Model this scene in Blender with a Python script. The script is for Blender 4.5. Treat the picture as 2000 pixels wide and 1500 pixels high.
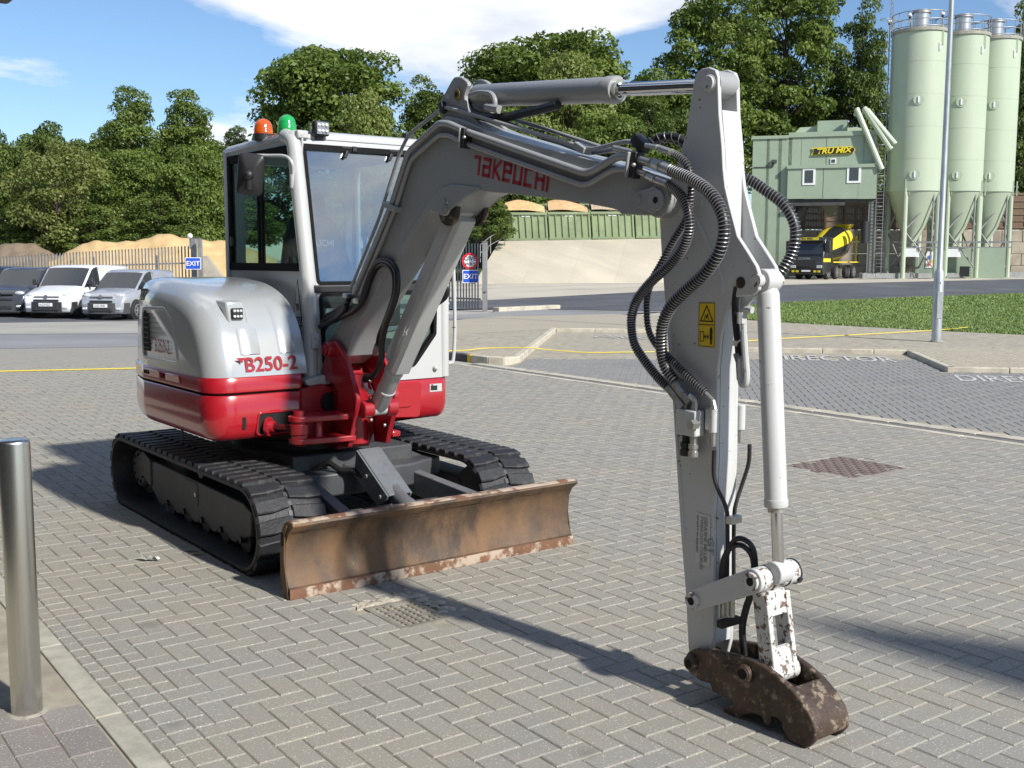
import bpy, bmesh, math, random
from math import sin, cos, pi, sqrt, atan2, radians, hypot
from mathutils import Vector, Matrix
import numpy as np
random.seed(7)
for o in list(bpy.data.objects): bpy.data.objects.remove(o)
S = bpy.context.scene
COL = S.collection

# ------------------------------------------------------------------ camera
FPX = 2139.162                      # focal length in pixels of a 2000 px wide picture
YAW, PITCH, ROLL = 0.644134, -0.112995, 0.001555
CAM = Vector((-3.25157, -4.95815, 1.70840))
FW = Vector((sin(YAW)*cos(PITCH), cos(YAW)*cos(PITCH), sin(PITCH)))
_r = Vector((cos(YAW), -sin(YAW), 0)); _u = _r.cross(FW)
RT = _r*cos(ROLL)+_u*sin(ROLL); UP = -_r*sin(ROLL)+_u*cos(ROLL)
cam = bpy.data.objects.new('camera', bpy.data.cameras.new('camera'))
cam.data.sensor_width = 36; cam.data.lens = FPX*36/2000
cam.data.clip_start = .05; cam.data.clip_end = 3000
M3 = Matrix((RT, UP, -FW)).transposed()
cam.matrix_world = Matrix.Translation(CAM) @ M3.to_4x4()
COL.objects.link(cam); S.camera = cam

# ------------------------------------------------------------------ sky, sun, exposure
EL = radians(36.5); SAZ = atan2(.145, -.989)
TOSUN = Vector((cos(EL)*sin(SAZ), cos(EL)*cos(SAZ), sin(EL)))
W = bpy.data.worlds.new('World'); S.world = W; W.use_nodes = True
wn, wl = W.node_tree.nodes, W.node_tree.links
wn.clear()
def wnode(t, **k):
    n = wn.new(t)
    for a, b in k.items(): setattr(n, a, b)
    return n
sky = wnode('ShaderNodeTexSky', sky_type='NISHITA', sun_disc=False, sun_elevation=EL, sun_rotation=SAZ, air_density=1.0, dust_density=.2, ozone_density=3.2)
tc = wnode('ShaderNodeTexCoord'); sp = wnode('ShaderNodeSeparateXYZ'); wl.new(tc.outputs['Generated'], sp.inputs[0])
zz = wnode('ShaderNodeMath', operation='ADD'); wl.new(sp.outputs[2], zz.inputs[0]); zz.inputs[1].default_value = .17
dv = wnode('ShaderNodeVectorMath', operation='DIVIDE'); wl.new(tc.outputs['Generated'], dv.inputs[0])
cb = wnode('ShaderNodeCombineXYZ')
for i in range(3): wl.new(zz.outputs[0], cb.inputs[i])
wl.new(cb.outputs[0], dv.inputs[1])
mp = wnode('ShaderNodeMapping'); wl.new(dv.outputs[0], mp.inputs[0]); mp.inputs['Location'].default_value = (50.99, 78.77, 19.61); mp.inputs['Scale'].default_value = (1, 1, 1.6)
nz = wnode('ShaderNodeTexNoise'); nz.inputs['Scale'].default_value = 1.15; nz.inputs['Detail'].default_value = 9; nz.inputs['Roughness'].default_value = .56; nz.inputs['Distortion'].default_value = .25
wl.new(mp.outputs[0], nz.inputs['Vector'])
cr = wnode('ShaderNodeValToRGB'); cr.color_ramp.elements[0].position = .515; cr.color_ramp.elements[1].position = .63
cr.color_ramp.elements[0].color = (0, 0, 0, 1); cr.color_ramp.elements[1].color = (.92, .92, .92, 1)
wl.new(nz.outputs['Fac'], cr.inputs[0])
nz2 = wnode('ShaderNodeTexNoise'); nz2.inputs['Scale'].default_value = 3.2; nz2.inputs['Detail'].default_value = 6; wl.new(mp.outputs[0], nz2.inputs['Vector'])
cr2 = wnode('ShaderNodeValToRGB'); cr2.color_ramp.elements[0].color = (6.6, 7.0, 7.7, 1); cr2.color_ramp.elements[1].color = (9.6, 9.65, 9.8, 1)
cr2.color_ramp.elements[0].position = .35; cr2.color_ramp.elements[1].position = .6; wl.new(nz2.outputs['Fac'], cr2.inputs[0])
mx = wnode('ShaderNodeMix', data_type='RGBA'); wl.new(cr.outputs[0], mx.inputs[0]); tn = wnode('ShaderNodeMix', data_type='RGBA', blend_type='MULTIPLY'); tn.inputs[0].default_value = 1; tn.inputs[7].default_value = (.93, 1.02, 1.13, 1); wl.new(sky.outputs[0], tn.inputs[6]); wl.new(tn.outputs[2], mx.inputs[6]); wl.new(cr2.outputs[0], mx.inputs[7])
bg = wnode('ShaderNodeBackground'); bg.inputs[1].default_value = .092; wl.new(mx.outputs[2], bg.inputs[0])
wo = wnode('ShaderNodeOutputWorld'); wl.new(bg.outputs[0], wo.inputs[0])
sun = bpy.data.objects.new('sun', bpy.data.lights.new('sun', 'SUN'))
sun.data.energy = 4.8; sun.data.angle = radians(2.0); sun.data.color = (1, .955, .88)
sun.rotation_euler = (-TOSUN).to_track_quat('-Z', 'Y').to_euler(); sun.location = (0, -10, 20)
COL.objects.link(sun)
S.render.engine = 'CYCLES'
S.view_settings.view_transform = 'Standard'; S.view_settings.look = 'None'
S.view_settings.exposure = .42; S.view_settings.gamma = 1.0
S.cycles.max_bounces = 6; S.cycles.diffuse_bounces = 3; S.cycles.glossy_bounces = 3; S.cycles.transparent_max_bounces = 10

# ------------------------------------------------------------------ measuring: where a sight line of the photograph meets a plane of the place
def ray(px, py): return FW + RT*((px-1000)/FPX) - UP*((py-750)/FPX)
def onX(px, py, x): d = ray(px, py); return CAM + d*((x-CAM.x)/d.x)
def onY(px, py, y): d = ray(px, py); return CAM + d*((y-CAM.y)/d.y)
def onZ(px, py, z=0.): d = ray(px, py); return CAM + d*((z-CAM.z)/d.z)
def atD(px, py, D): return CAM + ray(px, py)*D
def pix(P):
    d = Vector(P)-CAM; z = d.dot(FW); return 1000+FPX*d.dot(RT)/z, 750-FPX*d.dot(UP)/z, z
BC, BS = -.06, .021                 # the boom stands in the plane x = BC + BS*y
def onB(px, py, off=0.):
    d = ray(px, py); return CAM + d*((BC+off-(CAM.x-BS*CAM.y))/(d.x-BS*d.y))
def bx(y, off=0.): return BC+BS*y+off

# ------------------------------------------------------------------ mesh building
def rot2(p, a): return (p[0]*cos(a)-p[1]*sin(a), p[0]*sin(a)+p[1]*cos(a))
def rpoly(pts, r, seg=5):
    """polygon with rounded corners; r is one radius or one per corner"""
    out = []; n = len(pts)
    for i in range(n):
        ri = r[i] if isinstance(r, (list, tuple)) else r
        p, a, b = Vector(pts[i][:2]), Vector(pts[i-1][:2]), Vector(pts[(i+1) % n][:2])
        if ri <= 0: out.append(tuple(p)); continue
        da, db = (a-p), (b-p); la, lb = da.length, db.length; da /= la; db /= lb
        ang = da.angle(db, pi); t = min(ri/math.tan(max(ang/2, .05)), la*.49, lb*.49)
        s, e = p+da*t, p+db*t
        for k in range(seg+1):
            w = k/seg; out.append(tuple(s*(1-w)**2+p*2*w*(1-w)+e*w*w))
    return out
def offset(poly, d):
    """closed polygon moved inwards by d (counter-clockwise)"""
    n = len(poly); out = []
    ar = sum(poly[i-1][0]*poly[i][1]-poly[i][0]*poly[i-1][1] for i in range(n)); sg = 1 if ar > 0 else -1
    for i in range(n):
        p, a, b = Vector(poly[i]), Vector(poly[i-1]), Vector(poly[(i+1) % n])
        e1, e2 = (p-a), (b-p)
        if e1.length < 1e-9: e1 = e2
        if e2.length < 1e-9: e2 = e1
        n1 = Vector((-e1.y, e1.x)).normalized()*sg; n2 = Vector((-e2.y, e2.x)).normalized()*sg
        m = n1+n2
        m = m/max(m.length_squared, .3)*2 if m.length > 1e-6 else n1
        out.append(tuple(p+m*d))
    return out
def spline(pts, n=8, closed=False):
    """Catmull-Rom through points"""
    P = [Vector(p) for p in pts]; out = []; L = len(P)
    for i in range(L if closed else L-1):
        if closed: a, b, c, d = P[i-1], P[i], P[(i+1) % L], P[(i+2) % L]
        else: a, b, c, d = P[max(i-1, 0)], P[i], P[i+1], P[min(i+2, L-1)]
        for k in range(n):
            t = k/n
            out.append(.5*((2*b)+(c-a)*t+(2*a-5*b+4*c-d)*t*t+(3*b-a-3*c+d)*t**3))
    if not closed: out.append(P[-1])
    return out
class MB:
    def __init__(s): s.v = []; s.f = []; s.m = []; s.mi = 0
    def add(s, vs, fs):
        o = len(s.v); s.v += [tuple(v) for v in vs]; s.f += [tuple(i+o for i in f) for f in fs]; s.m += [s.mi]*len(fs); return s
    def box(s, c, d, R=None):
        x, y, z = (k/2 for k in d)
        vs = [Vector(p) for p in ((-x,-y,-z),(x,-y,-z),(x,y,-z),(-x,y,-z),(-x,-y,z),(x,-y,z),(x,y,z),(-x,y,z))]
        if R is not None: vs = [R @ v for v in vs]
        return s.add([v+Vector(c) for v in vs], [(0,3,2,1),(4,5,6,7),(0,1,5,4),(1,2,6,5),(2,3,7,6),(3,0,4,7)])
    def bb(s, a, b): return s.box([(i+j)/2 for i, j in zip(a, b)], [abs(i-j) for i, j in zip(a, b)])
    def loft(s, rings, cap=True, closed=True, capend=True):
        n = len(rings[0]); vs = [p for r in rings for p in r]; fs = []
        for i in range(len(rings)-1):
            for k in range(n if closed else n-1):
                k2 = (k+1) % n; fs.append((i*n+k, i*n+k2, (i+1)*n+k2, (i+1)*n+k))
        if cap: fs.append(tuple(range(n))[::-1])
        if cap and capend: fs.append(tuple((len(rings)-1)*n+k for k in range(n)))
        return s.add(vs, fs)
    def prism(s, poly, ax, a, b, fn=None):
        """poly in the two other axes (y,z / x,z / x,y) pulled along ax from a to b"""
        def P(t, p):
            q = {'x': (t, p[0], p[1]), 'y': (p[0], t, p[1]), 'z': (p[0], p[1], t)}[ax]
            return fn(*q) if fn else q
        ar = sum(poly[i-1][0]*poly[i][1]-poly[i][0]*poly[i-1][1] for i in range(len(poly)))
        if (ar < 0) != (ax == 'y'): poly = poly[::-1]
        if a > b: a, b = b, a
        return s.loft([[P(a, p) for p in poly], [P(b, p) for p in poly]])
    def ring(s, outer, inner, ax, a, b, fn=None):
        n = len(outer)
        def P(t, p):
            q = {'x': (t, p[0], p[1]), 'y': (p[0], t, p[1]), 'z': (p[0], p[1], t)}[ax]
            return fn(*q) if fn else q
        vs = [P(a, p) for p in outer]+[P(a, p) for p in inner]+[P(b, p) for p in outer]+[P(b, p) for p in inner]; fs = []
        for k in range(n):
            j = (k+1) % n
            fs += [(k, j, n+j, n+k), (2*n+k, 3*n+k, 3*n+j, 2*n+j), (k, 2*n+k, 2*n+j, j), (n+k, n+j, 3*n+j, 3*n+k)]
        return s.add(vs, fs)
    def cyl(s, p0, p1, r0, r1=None, n=16, cap=True):
        p0, p1 = Vector(p0), Vector(p1); r1 = r0 if r1 is None else r1
        d = (p1-p0).normalized(); a = d.orthogonal().normalized(); b = d.cross(a)
        R = [[p+(a*cos(2*pi*k/n)+b*sin(2*pi*k/n))*r for k in range(n)] for p, r in ((p0, r0), (p1, r1))]
        return s.loft(R, cap)
    def rod(s, p0, p1, prof, n=18):
        """turned shape: prof = [(t along 0..1 or metres, r)]"""
        p0, p1 = Vector(p0), Vector(p1); d = p1-p0; a = d.orthogonal().normalized(); b = d.normalized().cross(a)
        return s.loft([[p0+d*t+(a*cos(2*pi*k/n)+b*sin(2*pi*k/n))*r for k in range(n)] for t, r in prof])
    def tube(s, pts, r, n=8, cap=True):
        P = [Vector(p) for p in pts]; rings = []
        t0 = (P[1]-P[0]).normalized(); a = t0.orthogonal().normalized()
        for i, p in enumerate(P):
            t = (P[min(i+1, len(P)-1)]-P[max(i-1, 0)])
            if t.length < 1e-9: t = t0
            t.normalize()
            a = (a-t*a.dot(t))
            a = a.normalized() if a.length > 1e-6 else t.orthogonal().normalized()
            b = t.cross(a); rr = r(i/(len(P)-1)) if callable(r) else r
            rings.append([p+(a*cos(2*pi*k/n)+b*sin(2*pi*k/n))*rr for k in range(n)])
        return s.loft(rings, cap)
    def sphere(s, c, r, n=12, m=8, sc=(1, 1, 1)):
        c = Vector(c); vs = [c+Vector((0, 0, -r*sc[2]))]; fs = []
        for i in range(1, m):
            a = -pi/2+pi*i/m
            vs += [c+Vector((cos(a)*cos(2*pi*k/n)*r*sc[0], cos(a)*sin(2*pi*k/n)*r*sc[1], sin(a)*r*sc[2])) for k in range(n)]
        vs.append(c+Vector((0, 0, r*sc[2])))
        for k in range(n):
            j = (k+1) % n; fs.append((0, 1+j, 1+k)); fs.append((len(vs)-1, 1+(m-2)*n+k, 1+(m-2)*n+j))
            for i in range(m-2): fs.append((1+i*n+k, 1+i*n+j, 1+(i+1)*n+j, 1+(i+1)*n+k))
        return s.add(vs, fs)
    def grid(s, fn, nu, nv):
        vs = [fn(i/nu, j/nv) for j in range(nv+1) for i in range(nu+1)]
        return s.add(vs, [(j*(nu+1)+i, j*(nu+1)+i+1, (j+1)*(nu+1)+i+1, (j+1)*(nu+1)+i) for j in range(nv) for i in range(nu)])
    def mesh(s, name, smooth=35):
        me = bpy.data.meshes.new(name); me.from_pydata(s.v, [], s.f); me.update()
        if smooth:
            me.polygons.foreach_set('use_smooth', [True]*len(me.polygons))
            me.set_sharp_from_angle(angle=radians(smooth))
        return me
    def build(s, name, mat, parent=None, smooth=35, bevel=0, seg=2, weld=False, **tags):
        me = s.mesh(name, smooth)
        for k in (mat if isinstance(mat, (list, tuple)) else [mat]): me.materials.append(k)
        if isinstance(mat, (list, tuple)): me.polygons.foreach_set('material_index', s.m)
        bm = bmesh.new(); bm.from_mesh(me)
        if weld: bmesh.ops.remove_doubles(bm, verts=bm.verts, dist=1e-5)
        bmesh.ops.recalc_face_normals(bm, faces=bm.faces); bm.to_mesh(me); bm.free()
        return link(name, me, parent, bevel, seg, **tags)
def link(name, me, parent=None, bevel=0, seg=2, **tags):
    o = bpy.data.objects.new(name, me); COL.objects.link(o)
    if parent is not None: o.parent = parent; o.matrix_parent_inverse = Matrix.Translation(-world_loc(parent))
    if bevel:
        m = o.modifiers.new('bevel', 'BEVEL'); m.width = bevel; m.segments = seg; m.limit_method = 'ANGLE'; m.angle_limit = radians(40); m.harden_normals = False
    for k, v in tags.items(): o[k] = v
    return o
def world_loc(o):
    l = Vector(o.location)
    return l
def empty(name, loc=(0, 0, 0), label=None, category=None, group=None):
    o = bpy.data.objects.new(name, None); o.location = loc; o.empty_display_size = .1; COL.objects.link(o)
    tag(o, label, category, group); return o
def tag(o, label=None, category=None, group=None, kind=None):
    for k, v in (('label', label), ('category', category), ('group', group), ('kind', kind)):
        if v: o[k] = v
    return o
def dup(o, parent=None):
    c = o.copy(); COL.objects.link(c)
    if parent is not None: c.parent = parent
    for ch in list(o.children): dup(ch, c)
    return c
def cut(o, mb, solver='EXACT'):
    """take the volume of mb out of o for good"""
    me = mb.mesh('cutter', 0); bm = bmesh.new(); bm.from_mesh(me); bmesh.ops.recalc_face_normals(bm, faces=bm.faces); bm.to_mesh(me); bm.free()
    c = bpy.data.objects.new('cutter', me); COL.objects.link(c)
    m = o.modifiers.new('cut', 'BOOLEAN'); m.object = c; m.operation = 'DIFFERENCE'; m.solver = solver
    bpy.context.view_layer.update()
    new = bpy.data.meshes.new_from_object(o.evaluated_get(bpy.context.evaluated_depsgraph_get()))
    o.modifiers.remove(m); o.data = new; bpy.data.objects.remove(c)
    new.polygons.foreach_set('use_smooth', [True]*len(new.polygons)); new.set_sharp_from_angle(angle=radians(30))
_txt = {}
def text(name, s, mat, parent, origin, ux, uy, size, off=.0, bold=0., shear=0., width=1., align='LEFT', depth=.0015, **tags):
    """flat lettering with its own thickness; ux, uy: directions of the line and of the letters' height"""
    cu = bpy.data.curves.new('t', 'FONT'); cu.body = s; cu.size = 1; cu.offset = bold; cu.shear = shear; cu.align_x = align; cu.resolution_u = 3
    t = bpy.data.objects.new('t', cu); COL.objects.link(t); bpy.context.view_layer.update()
    me = bpy.data.meshes.new_from_object(t.evaluated_get(bpy.context.evaluated_depsgraph_get()))
    bpy.data.objects.remove(t); bpy.data.curves.remove(cu)
    ux, uy = Vector(ux).normalized(), Vector(uy).normalized(); n = ux.cross(uy).normalized(); o = Vector(origin)
    for v in me.vertices:
        c = v.co.copy(); v.co = o+ux*c.x*size*width+uy*c.y*size+n*off
    me.materials.clear(); me.materials.append(mat)
    return link(name, me, parent, **tags)

# ------------------------------------------------------------------ materials
MATS = {}
def mat(name, col, rough=.5, metal=0., var=.0, vscale=3., bump=0., bscale=60., dirt=None, damt=.5, dscale=4., dlo=.5, dhi=.65, coat=0., spec=.5, stretch=None, speck=None, sscale=400., slo=.66, edge=None):
    """procedural surface: base colour with soft variation, an optional second colour in patches (dirt, rust, chips), fine relief"""
    if name in MATS: return MATS[name]
    m = bpy.data.materials.new(name); m.use_nodes = True; MATS[name] = m
    N, L = m.node_tree.nodes, m.node_tree.links
    b = N['Principled BSDF']; b.inputs['Roughness'].default_value = rough; b.inputs['Metallic'].default_value = metal
    b.inputs['Coat Weight'].default_value = coat; b.inputs['Coat Roughness'].default_value = .08; b.inputs['Specular IOR Level'].default_value = spec
    tc = N.new('ShaderNodeTexCoord'); vec = tc.outputs['Object']
    if stretch:
        mp = N.new('ShaderNodeMapping'); mp.inputs['Scale'].default_value = stretch; L.new(vec, mp.inputs[0]); vec = mp.outputs[0]
    def noise(sc, det=5, rg=.6):
        n = N.new('ShaderNodeTexNoise'); n.inputs['Scale'].default_value = sc; n.inputs['Detail'].default_value = det; n.inputs['Roughness'].default_value = rg
        L.new(vec, n.inputs['Vector']); return n.outputs['Fac']
    def ramp(s, lo, hi):
        r = N.new('ShaderNodeMapRange'); r.inputs[1].default_value = lo; r.inputs[2].default_value = hi; L.new(s, r.inputs[0]); return r.outputs[0]
    def mix(f, a, c):
        x = N.new('ShaderNodeMix'); x.data_type = 'RGBA'
        L.new(f, x.inputs[0]) if not isinstance(f, float) else setattr(x.inputs[0], 'default_value', f)
        for s, i in ((a, 6), (c, 7)):
            if isinstance(s, tuple): x.inputs[i].default_value = (*s, 1)
            else: L.new(s, x.inputs[i])
        return x.outputs[2]
    out = tuple(col)
    if var:
        out = mix(ramp(noise(vscale), .3, .7), tuple(c*(1-var) for c in col), tuple(min(c*(1+var), 1) for c in col))
    if dirt:
        f = ramp(noise(dscale, 8, .65), dlo, dhi)
        mu = N.new('ShaderNodeMath'); mu.operation = 'MULTIPLY'; mu.inputs[1].default_value = damt; L.new(f, mu.inputs[0])
        out = mix(mu.outputs[0], out, tuple(dirt))
        rr = N.new('ShaderNodeMapRange'); rr.inputs[3].default_value = rough; rr.inputs[4].default_value = max(rough, .75); L.new(mu.outputs[0], rr.inputs[0]); L.new(rr.outputs[0], b.inputs['Roughness'])
    if speck:
        out = mix(ramp(noise(sscale, 2, .5), slo, slo+.06), out, tuple(speck))
    if isinstance(out, tuple): b.inputs['Base Color'].default_value = (*out, 1)
    else: L.new(out, b.inputs['Base Color'])
    if bump:
        bn = N.new('ShaderNodeBump'); bn.inputs['Strength'].default_value = bump; bn.inputs['Distance'].default_value = .01
        L.new(noise(bscale, 6), bn.inputs['Height']); L.new(bn.outputs[0], b.inputs['Normal'])
    return m
def glass(name, tint=(.9, .95, .95), refl=1., rough=.0):
    if name in MATS: return MATS[name]
    m = bpy.data.materials.new(name); m.use_nodes = True; MATS[name] = m
    N, L = m.node_tree.nodes, m.node_tree.links; N.remove(N['Principled BSDF'])
    t = N.new('ShaderNodeBsdfTransparent'); t.inputs[0].default_value = (*tint, 1)
    g = N.new('ShaderNodeBsdfGlossy'); g.inputs['Roughness'].default_value = rough
    ge = N.new('ShaderNodeNewGeometry'); dt = N.new('ShaderNodeVectorMath'); dt.operation = 'DOT_PRODUCT'; L.new(ge.outputs['Normal'], dt.inputs[0]); L.new(ge.outputs['Incoming'], dt.inputs[1])
    def mth(op, a, b_=None):
        n = N.new('ShaderNodeMath'); n.operation = op; n.use_clamp = op == 'MULTIPLY_ADD'
        for k_, s_ in enumerate((a, b_)):
            if s_ is None: continue
            if isinstance(s_, float): n.inputs[k_].default_value = s_
            else: L.new(s_, n.inputs[k_])
        return n
    ab = mth('ABSOLUTE', dt.outputs['Value']); om = mth('SUBTRACT', 1., ab.outputs[0]); pw = mth('POWER', om.outputs[0], 5.)
    mu = mth('MULTIPLY_ADD', pw.outputs[0], .9); mu.inputs[2].default_value = .04*refl      # Schlick's law for one pane
    x = N.new('ShaderNodeMixShader'); L.new(mu.outputs[0], x.inputs[0]); L.new(t.outputs[0], x.inputs[1]); L.new(g.outputs[0], x.inputs[2])
    L.new(x.outputs[0], N['Material Output'].inputs[0]); return m
# ================================================================== GROUND
PB = -.01985                                        # the paving's grid is turned by this against the machine
def pv(u, v): return (u*cos(PB)-v*sin(PB), u*sin(PB)+v*cos(PB))
def unpv(x, y): return (x*cos(PB)+y*sin(PB), -x*sin(PB)+y*cos(PB))
def depth2(x, y): return (x-CAM.x)*.600+(y-CAM.y)*.800
def lat2(x, y): return (x-CAM.x)*.800-(y-CAM.y)*.600
def smooth(t): t = min(max(t, 0), 1); return t*t*(3-2*t)
def h(x, y):
    D, A = depth2(x, y), lat2(x, y)
    far = .36*smooth((D-36)/28)*smooth((A+9)/8)
    low = -.42*smooth((D-22)/12)*smooth((-4-A)/6)
    return far+low
M_sand = mat('joint sand', (.33, .30, .235), .95, var=.25, vscale=6, bump=.5, bscale=300)
def paver_mat(name, c1, c2, dust, dustamt):
    m = bpy.data.materials.new(name); m.use_nodes = True
    N, L = m.node_tree.nodes, m.node_tree.links; b = N['Principled BSDF']; b.inputs['Roughness'].default_value = .88; b.inputs['Specular IOR Level'].default_value = .3
    at = N.new('ShaderNodeAttribute'); at.attribute_name = 'rnd'
    oi = N.new('ShaderNodeObjectInfo'); ad = N.new('ShaderNodeMath'); ad.operation = 'ADD'; L.new(at.outputs['Fac'], ad.inputs[0]); L.new(oi.outputs['Random'], ad.inputs[1])
    fr = N.new('ShaderNodeMath'); fr.operation = 'FRACT'; L.new(ad.outputs[0], fr.inputs[0])
    geo = N.new('ShaderNodeNewGeometry')
    def noise(sc, det=4, rg=.6):
        n = N.new('ShaderNodeTexNoise'); n.inputs['Scale'].default_value = sc; n.inputs['Detail'].default_value = det; n.inputs['Roughness'].default_value = rg; L.new(geo.outputs['Position'], n.inputs['Vector']); return n.outputs['Fac']
    def rmp(s, lo, hi, a=0., z=1.):
        r = N.new('ShaderNodeMapRange'); r.inputs[1].default_value = lo; r.inputs[2].default_value = hi; r.inputs[3].default_value = a; r.inputs[4].default_value = z; L.new(s, r.inputs[0]); return r.outputs[0]
    def mix(f, a, c):
        x = N.new('ShaderNodeMix'); x.data_type = 'RGBA'; L.new(f, x.inputs[0])
        for s, i in ((a, 6), (c, 7)):
            if isinstance(s, tuple): x.inputs[i].default_value = (*s, 1)
            else: L.new(s, x.inputs[i])
        return x.outputs[2]
    col = mix(fr.outputs[0], c1, c2)
    col = mix(rmp(noise(1.7, 6), .42, .74, 0, dustamt), col, dust)
    col = mix(rmp(noise(.45, 4), .45, .7, 0, dustamt*.7), col, dust)
    col = mix(rmp(noise(.8, 7, .7), .57, .74, 0, .4), col, tuple(k*.55 for k in c1))
    dk = N.new('ShaderNodeTexVoronoi'); dk.inputs['Scale'].default_value = 1.1; L.new(geo.outputs['Position'], dk.inputs['Vector'])
    col = mix(rmp(dk.outputs['Distance'], .035, .075, .45, 0), col, tuple(k*.4 for k in c1))      # a few old oil drips
    col = mix(rmp(noise(110, 4, .75), .34, .66, .0, .62), col, tuple(k*.6 for k in c1))
    vo = N.new('ShaderNodeTexVoronoi'); vo.inputs['Scale'].default_value = 75; L.new(geo.outputs['Position'], vo.inputs['Vector'])
    col = mix(rmp(vo.outputs['Distance'], .12, .19, .85, 0), col, (.66, .64, .58))
    L.new(col, b.inputs['Base Color'])
    bn = N.new('ShaderNodeBump'); bn.inputs['Strength'].default_value = .35; bn.inputs['Distance'].default_value = .004; L.new(noise(260, 5, .7), bn.inputs['Height']); L.new(bn.outputs[0], b.inputs['Normal'])
    return m
M_pav = paver_mat('grey block paver', (.285, .275, .248), (.318, .306, .274), (.345, .313, .243), .8)
M_pavd = paver_mat('charcoal block paver', (.225, .225, .218), (.265, .263, .255), (.31, .29, .25), .4)
M_pavb = paver_mat('buff block paver', (.36, .32, .245), (.44, .395, .31), (.46, .42, .33), .5)
M_pavl = paver_mat('heather block paver', (.225, .205, .195), (.285, .26, .245), (.33, .30, .25), .5)

# -- the big sheet
M_gnd = mat('dusty ground', (.36, .34, .30), .95, var=.2, vscale=.25, dirt=(.25, .24, .22), damt=.6, dscale=.12, bump=.3, bscale=20)
b = MB()
def gsheet(x0, x1, y0, y1, nx, ny, eps, hole=None):
    b = MB(); b.grid(lambda s, t: (x0+(x1-x0)*s, y0+(y1-y0)*t, h(x0+(x1-x0)*s, y0+(y1-y0)*t)+eps), nx, ny); return b
g = gsheet(-120, 220, -60, 220, 170, 140, -.035)
n0 = len(g.v); R_ = 2500
g.add([(-120, -60, -.035), (220, -60, -.035), (220, 220, .3), (-120, 220, -.05), (-R_, -R_, -.4), (R_, -R_, -.4), (R_, R_, .1), (-R_, R_, -.4)], [(0, 4, 5, 1), (1, 5, 6, 2), (2, 6, 7, 3), (3, 7, 4, 0)])
tag(g.build('ground', M_gnd, smooth=180), kind='structure')

def ground_poly(name, pts, m, eps, sub=0., kind='structure', **k):
    """flat piece of ground cut to an outline; follows the lie of the land"""
    bm = bmesh.new(); vs = [bm.verts.new((p[0], p[1], 0)) for p in pts]; bm.faces.new(vs)
    if sub:
        xs = [p[0] for p in pts]; ys = [p[1] for p in pts]
        for ax, lo, hi in ((0, min(xs), max(xs)), (1, min(ys), max(ys))):
            c = lo+sub
            while c < hi:
                co = (c, 0, 0) if ax == 0 else (0, c, 0); no = (1, 0, 0) if ax == 0 else (0, 1, 0)
                bmesh.ops.bisect_plane(bm, geom=bm.verts[:]+bm.edges[:]+bm.faces[:], plane_co=co, plane_no=no); c += sub
    for v in bm.verts: v.co.z = h(v.co.x, v.co.y)+eps
    bmesh.ops.recalc_face_normals(bm, faces=bm.faces)
    for f in bm.faces:
        if f.normal.z < 0: f.normal_flip()
    me = bpy.data.meshes.new(name); bm.to_mesh(me); bm.free(); me.materials.append(m)
    o = link(name, me); tag(o, kind=kind); return o

# -- block paving: every block that can be made out is a block
P = .1015; OX, OY = -1.1593, -.4112
UL, UR = -1.845, 6.56
yard = ground_poly('paved_yard', [pv(-2.16, -9), pv(UR+.1, -9), pv(UR+.1, 21), pv(-14, 21), pv(-14, -9)], M_sand, -.0058, sub=2)
def block(x0, x1, y0, y1, ang, ox, oy, dz, jt=.0018, ch=.0045):
    """corner rings of one block: top face, chamfer, skirt"""
    x0 += jt; x1 -= jt; y0 += jt; y1 -= jt
    def R(i, z): return [(x, y, z) for x, y in ((x0+i, y0+i), (x1-i, y0+i), (x1-i, y1-i), (x0+i, y1-i))]
    vs = R(ch, dz)+R(0, dz-.0045)+R(0, -.02)
    ca, sa = cos(ang), sin(ang)
    return [(ox+x*ca-y*sa, oy+x*sa+y*ca, z) for x, y, z in vs]
BF = [(0, 1, 2, 3)]+[(4+k, 4+(k+1) % 4, (k+1) % 4, k) for k in range(4)]+[(8+k, 8+(k+1) % 4, 4+(k+1) % 4, 4+k) for k in range(4)]
def herring(umin, umax, vmin, vmax, ox, oy):
    a0, a1 = int((umin-ox)/P)-3, int((umax-ox)/P)+3; b0, b1 = int((vmin-oy)/P)-3, int((vmax-oy)/P)+3
    for a in range(a0, a1):
        for c in range(b0, b1):
            s = (a+c) % 4
            if s == 0: r = (ox+a*P, ox+(a+2)*P, oy+c*P, oy+(c+1)*P)
            elif s == 2: r = (ox+a*P, ox+(a+1)*P, oy+c*P, oy+(c+2)*P)
            else: continue
            r = (max(r[0], umin), min(r[1], umax), max(r[2], vmin), min(r[3], vmax))
            if r[1]-r[0] > .02 and r[3]-r[2] > .02: yield r
def visible(x, y, z=0, m=40, dmax=18.):
    p = pix((x, y, z)); return .8 < p[2] < dmax and -m < p[0] < 2000+m and p[1] < 1500+m*2
rects = []
holes = [(-.70, -.395, -.73, -.335), (3.97, 4.73, .3, .98)]       # where the two iron covers lie
for r in herring(UL, UR, -5, 21, OX, OY):
    cu, cv = (r[0]+r[1])/2, (r[2]+r[3])/2; x, y = pv(cu, cv)
    if not visible(x, y, 0, 60, 19): continue
    if any(a < cu < c2 and d < cv < e for a, c2, d, e in holes): continue
    rects.append((r, x, y, PB, 0., 0.))
def courses():
    v = -5.
    while v < 8:
        yield (-2.015, -1.95, v, v+.1015)               # cut headers along the concrete strip
        yield (-1.95, UL, v+.03, v+.03+.1015)
        v += .1015
for r in courses():
    x, y = pv((r[0]+r[1])/2, (r[2]+r[3])/2)
    if visible(x, y, 0, 60): rects.append((r, x, y, PB, 0., 0.))
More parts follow.
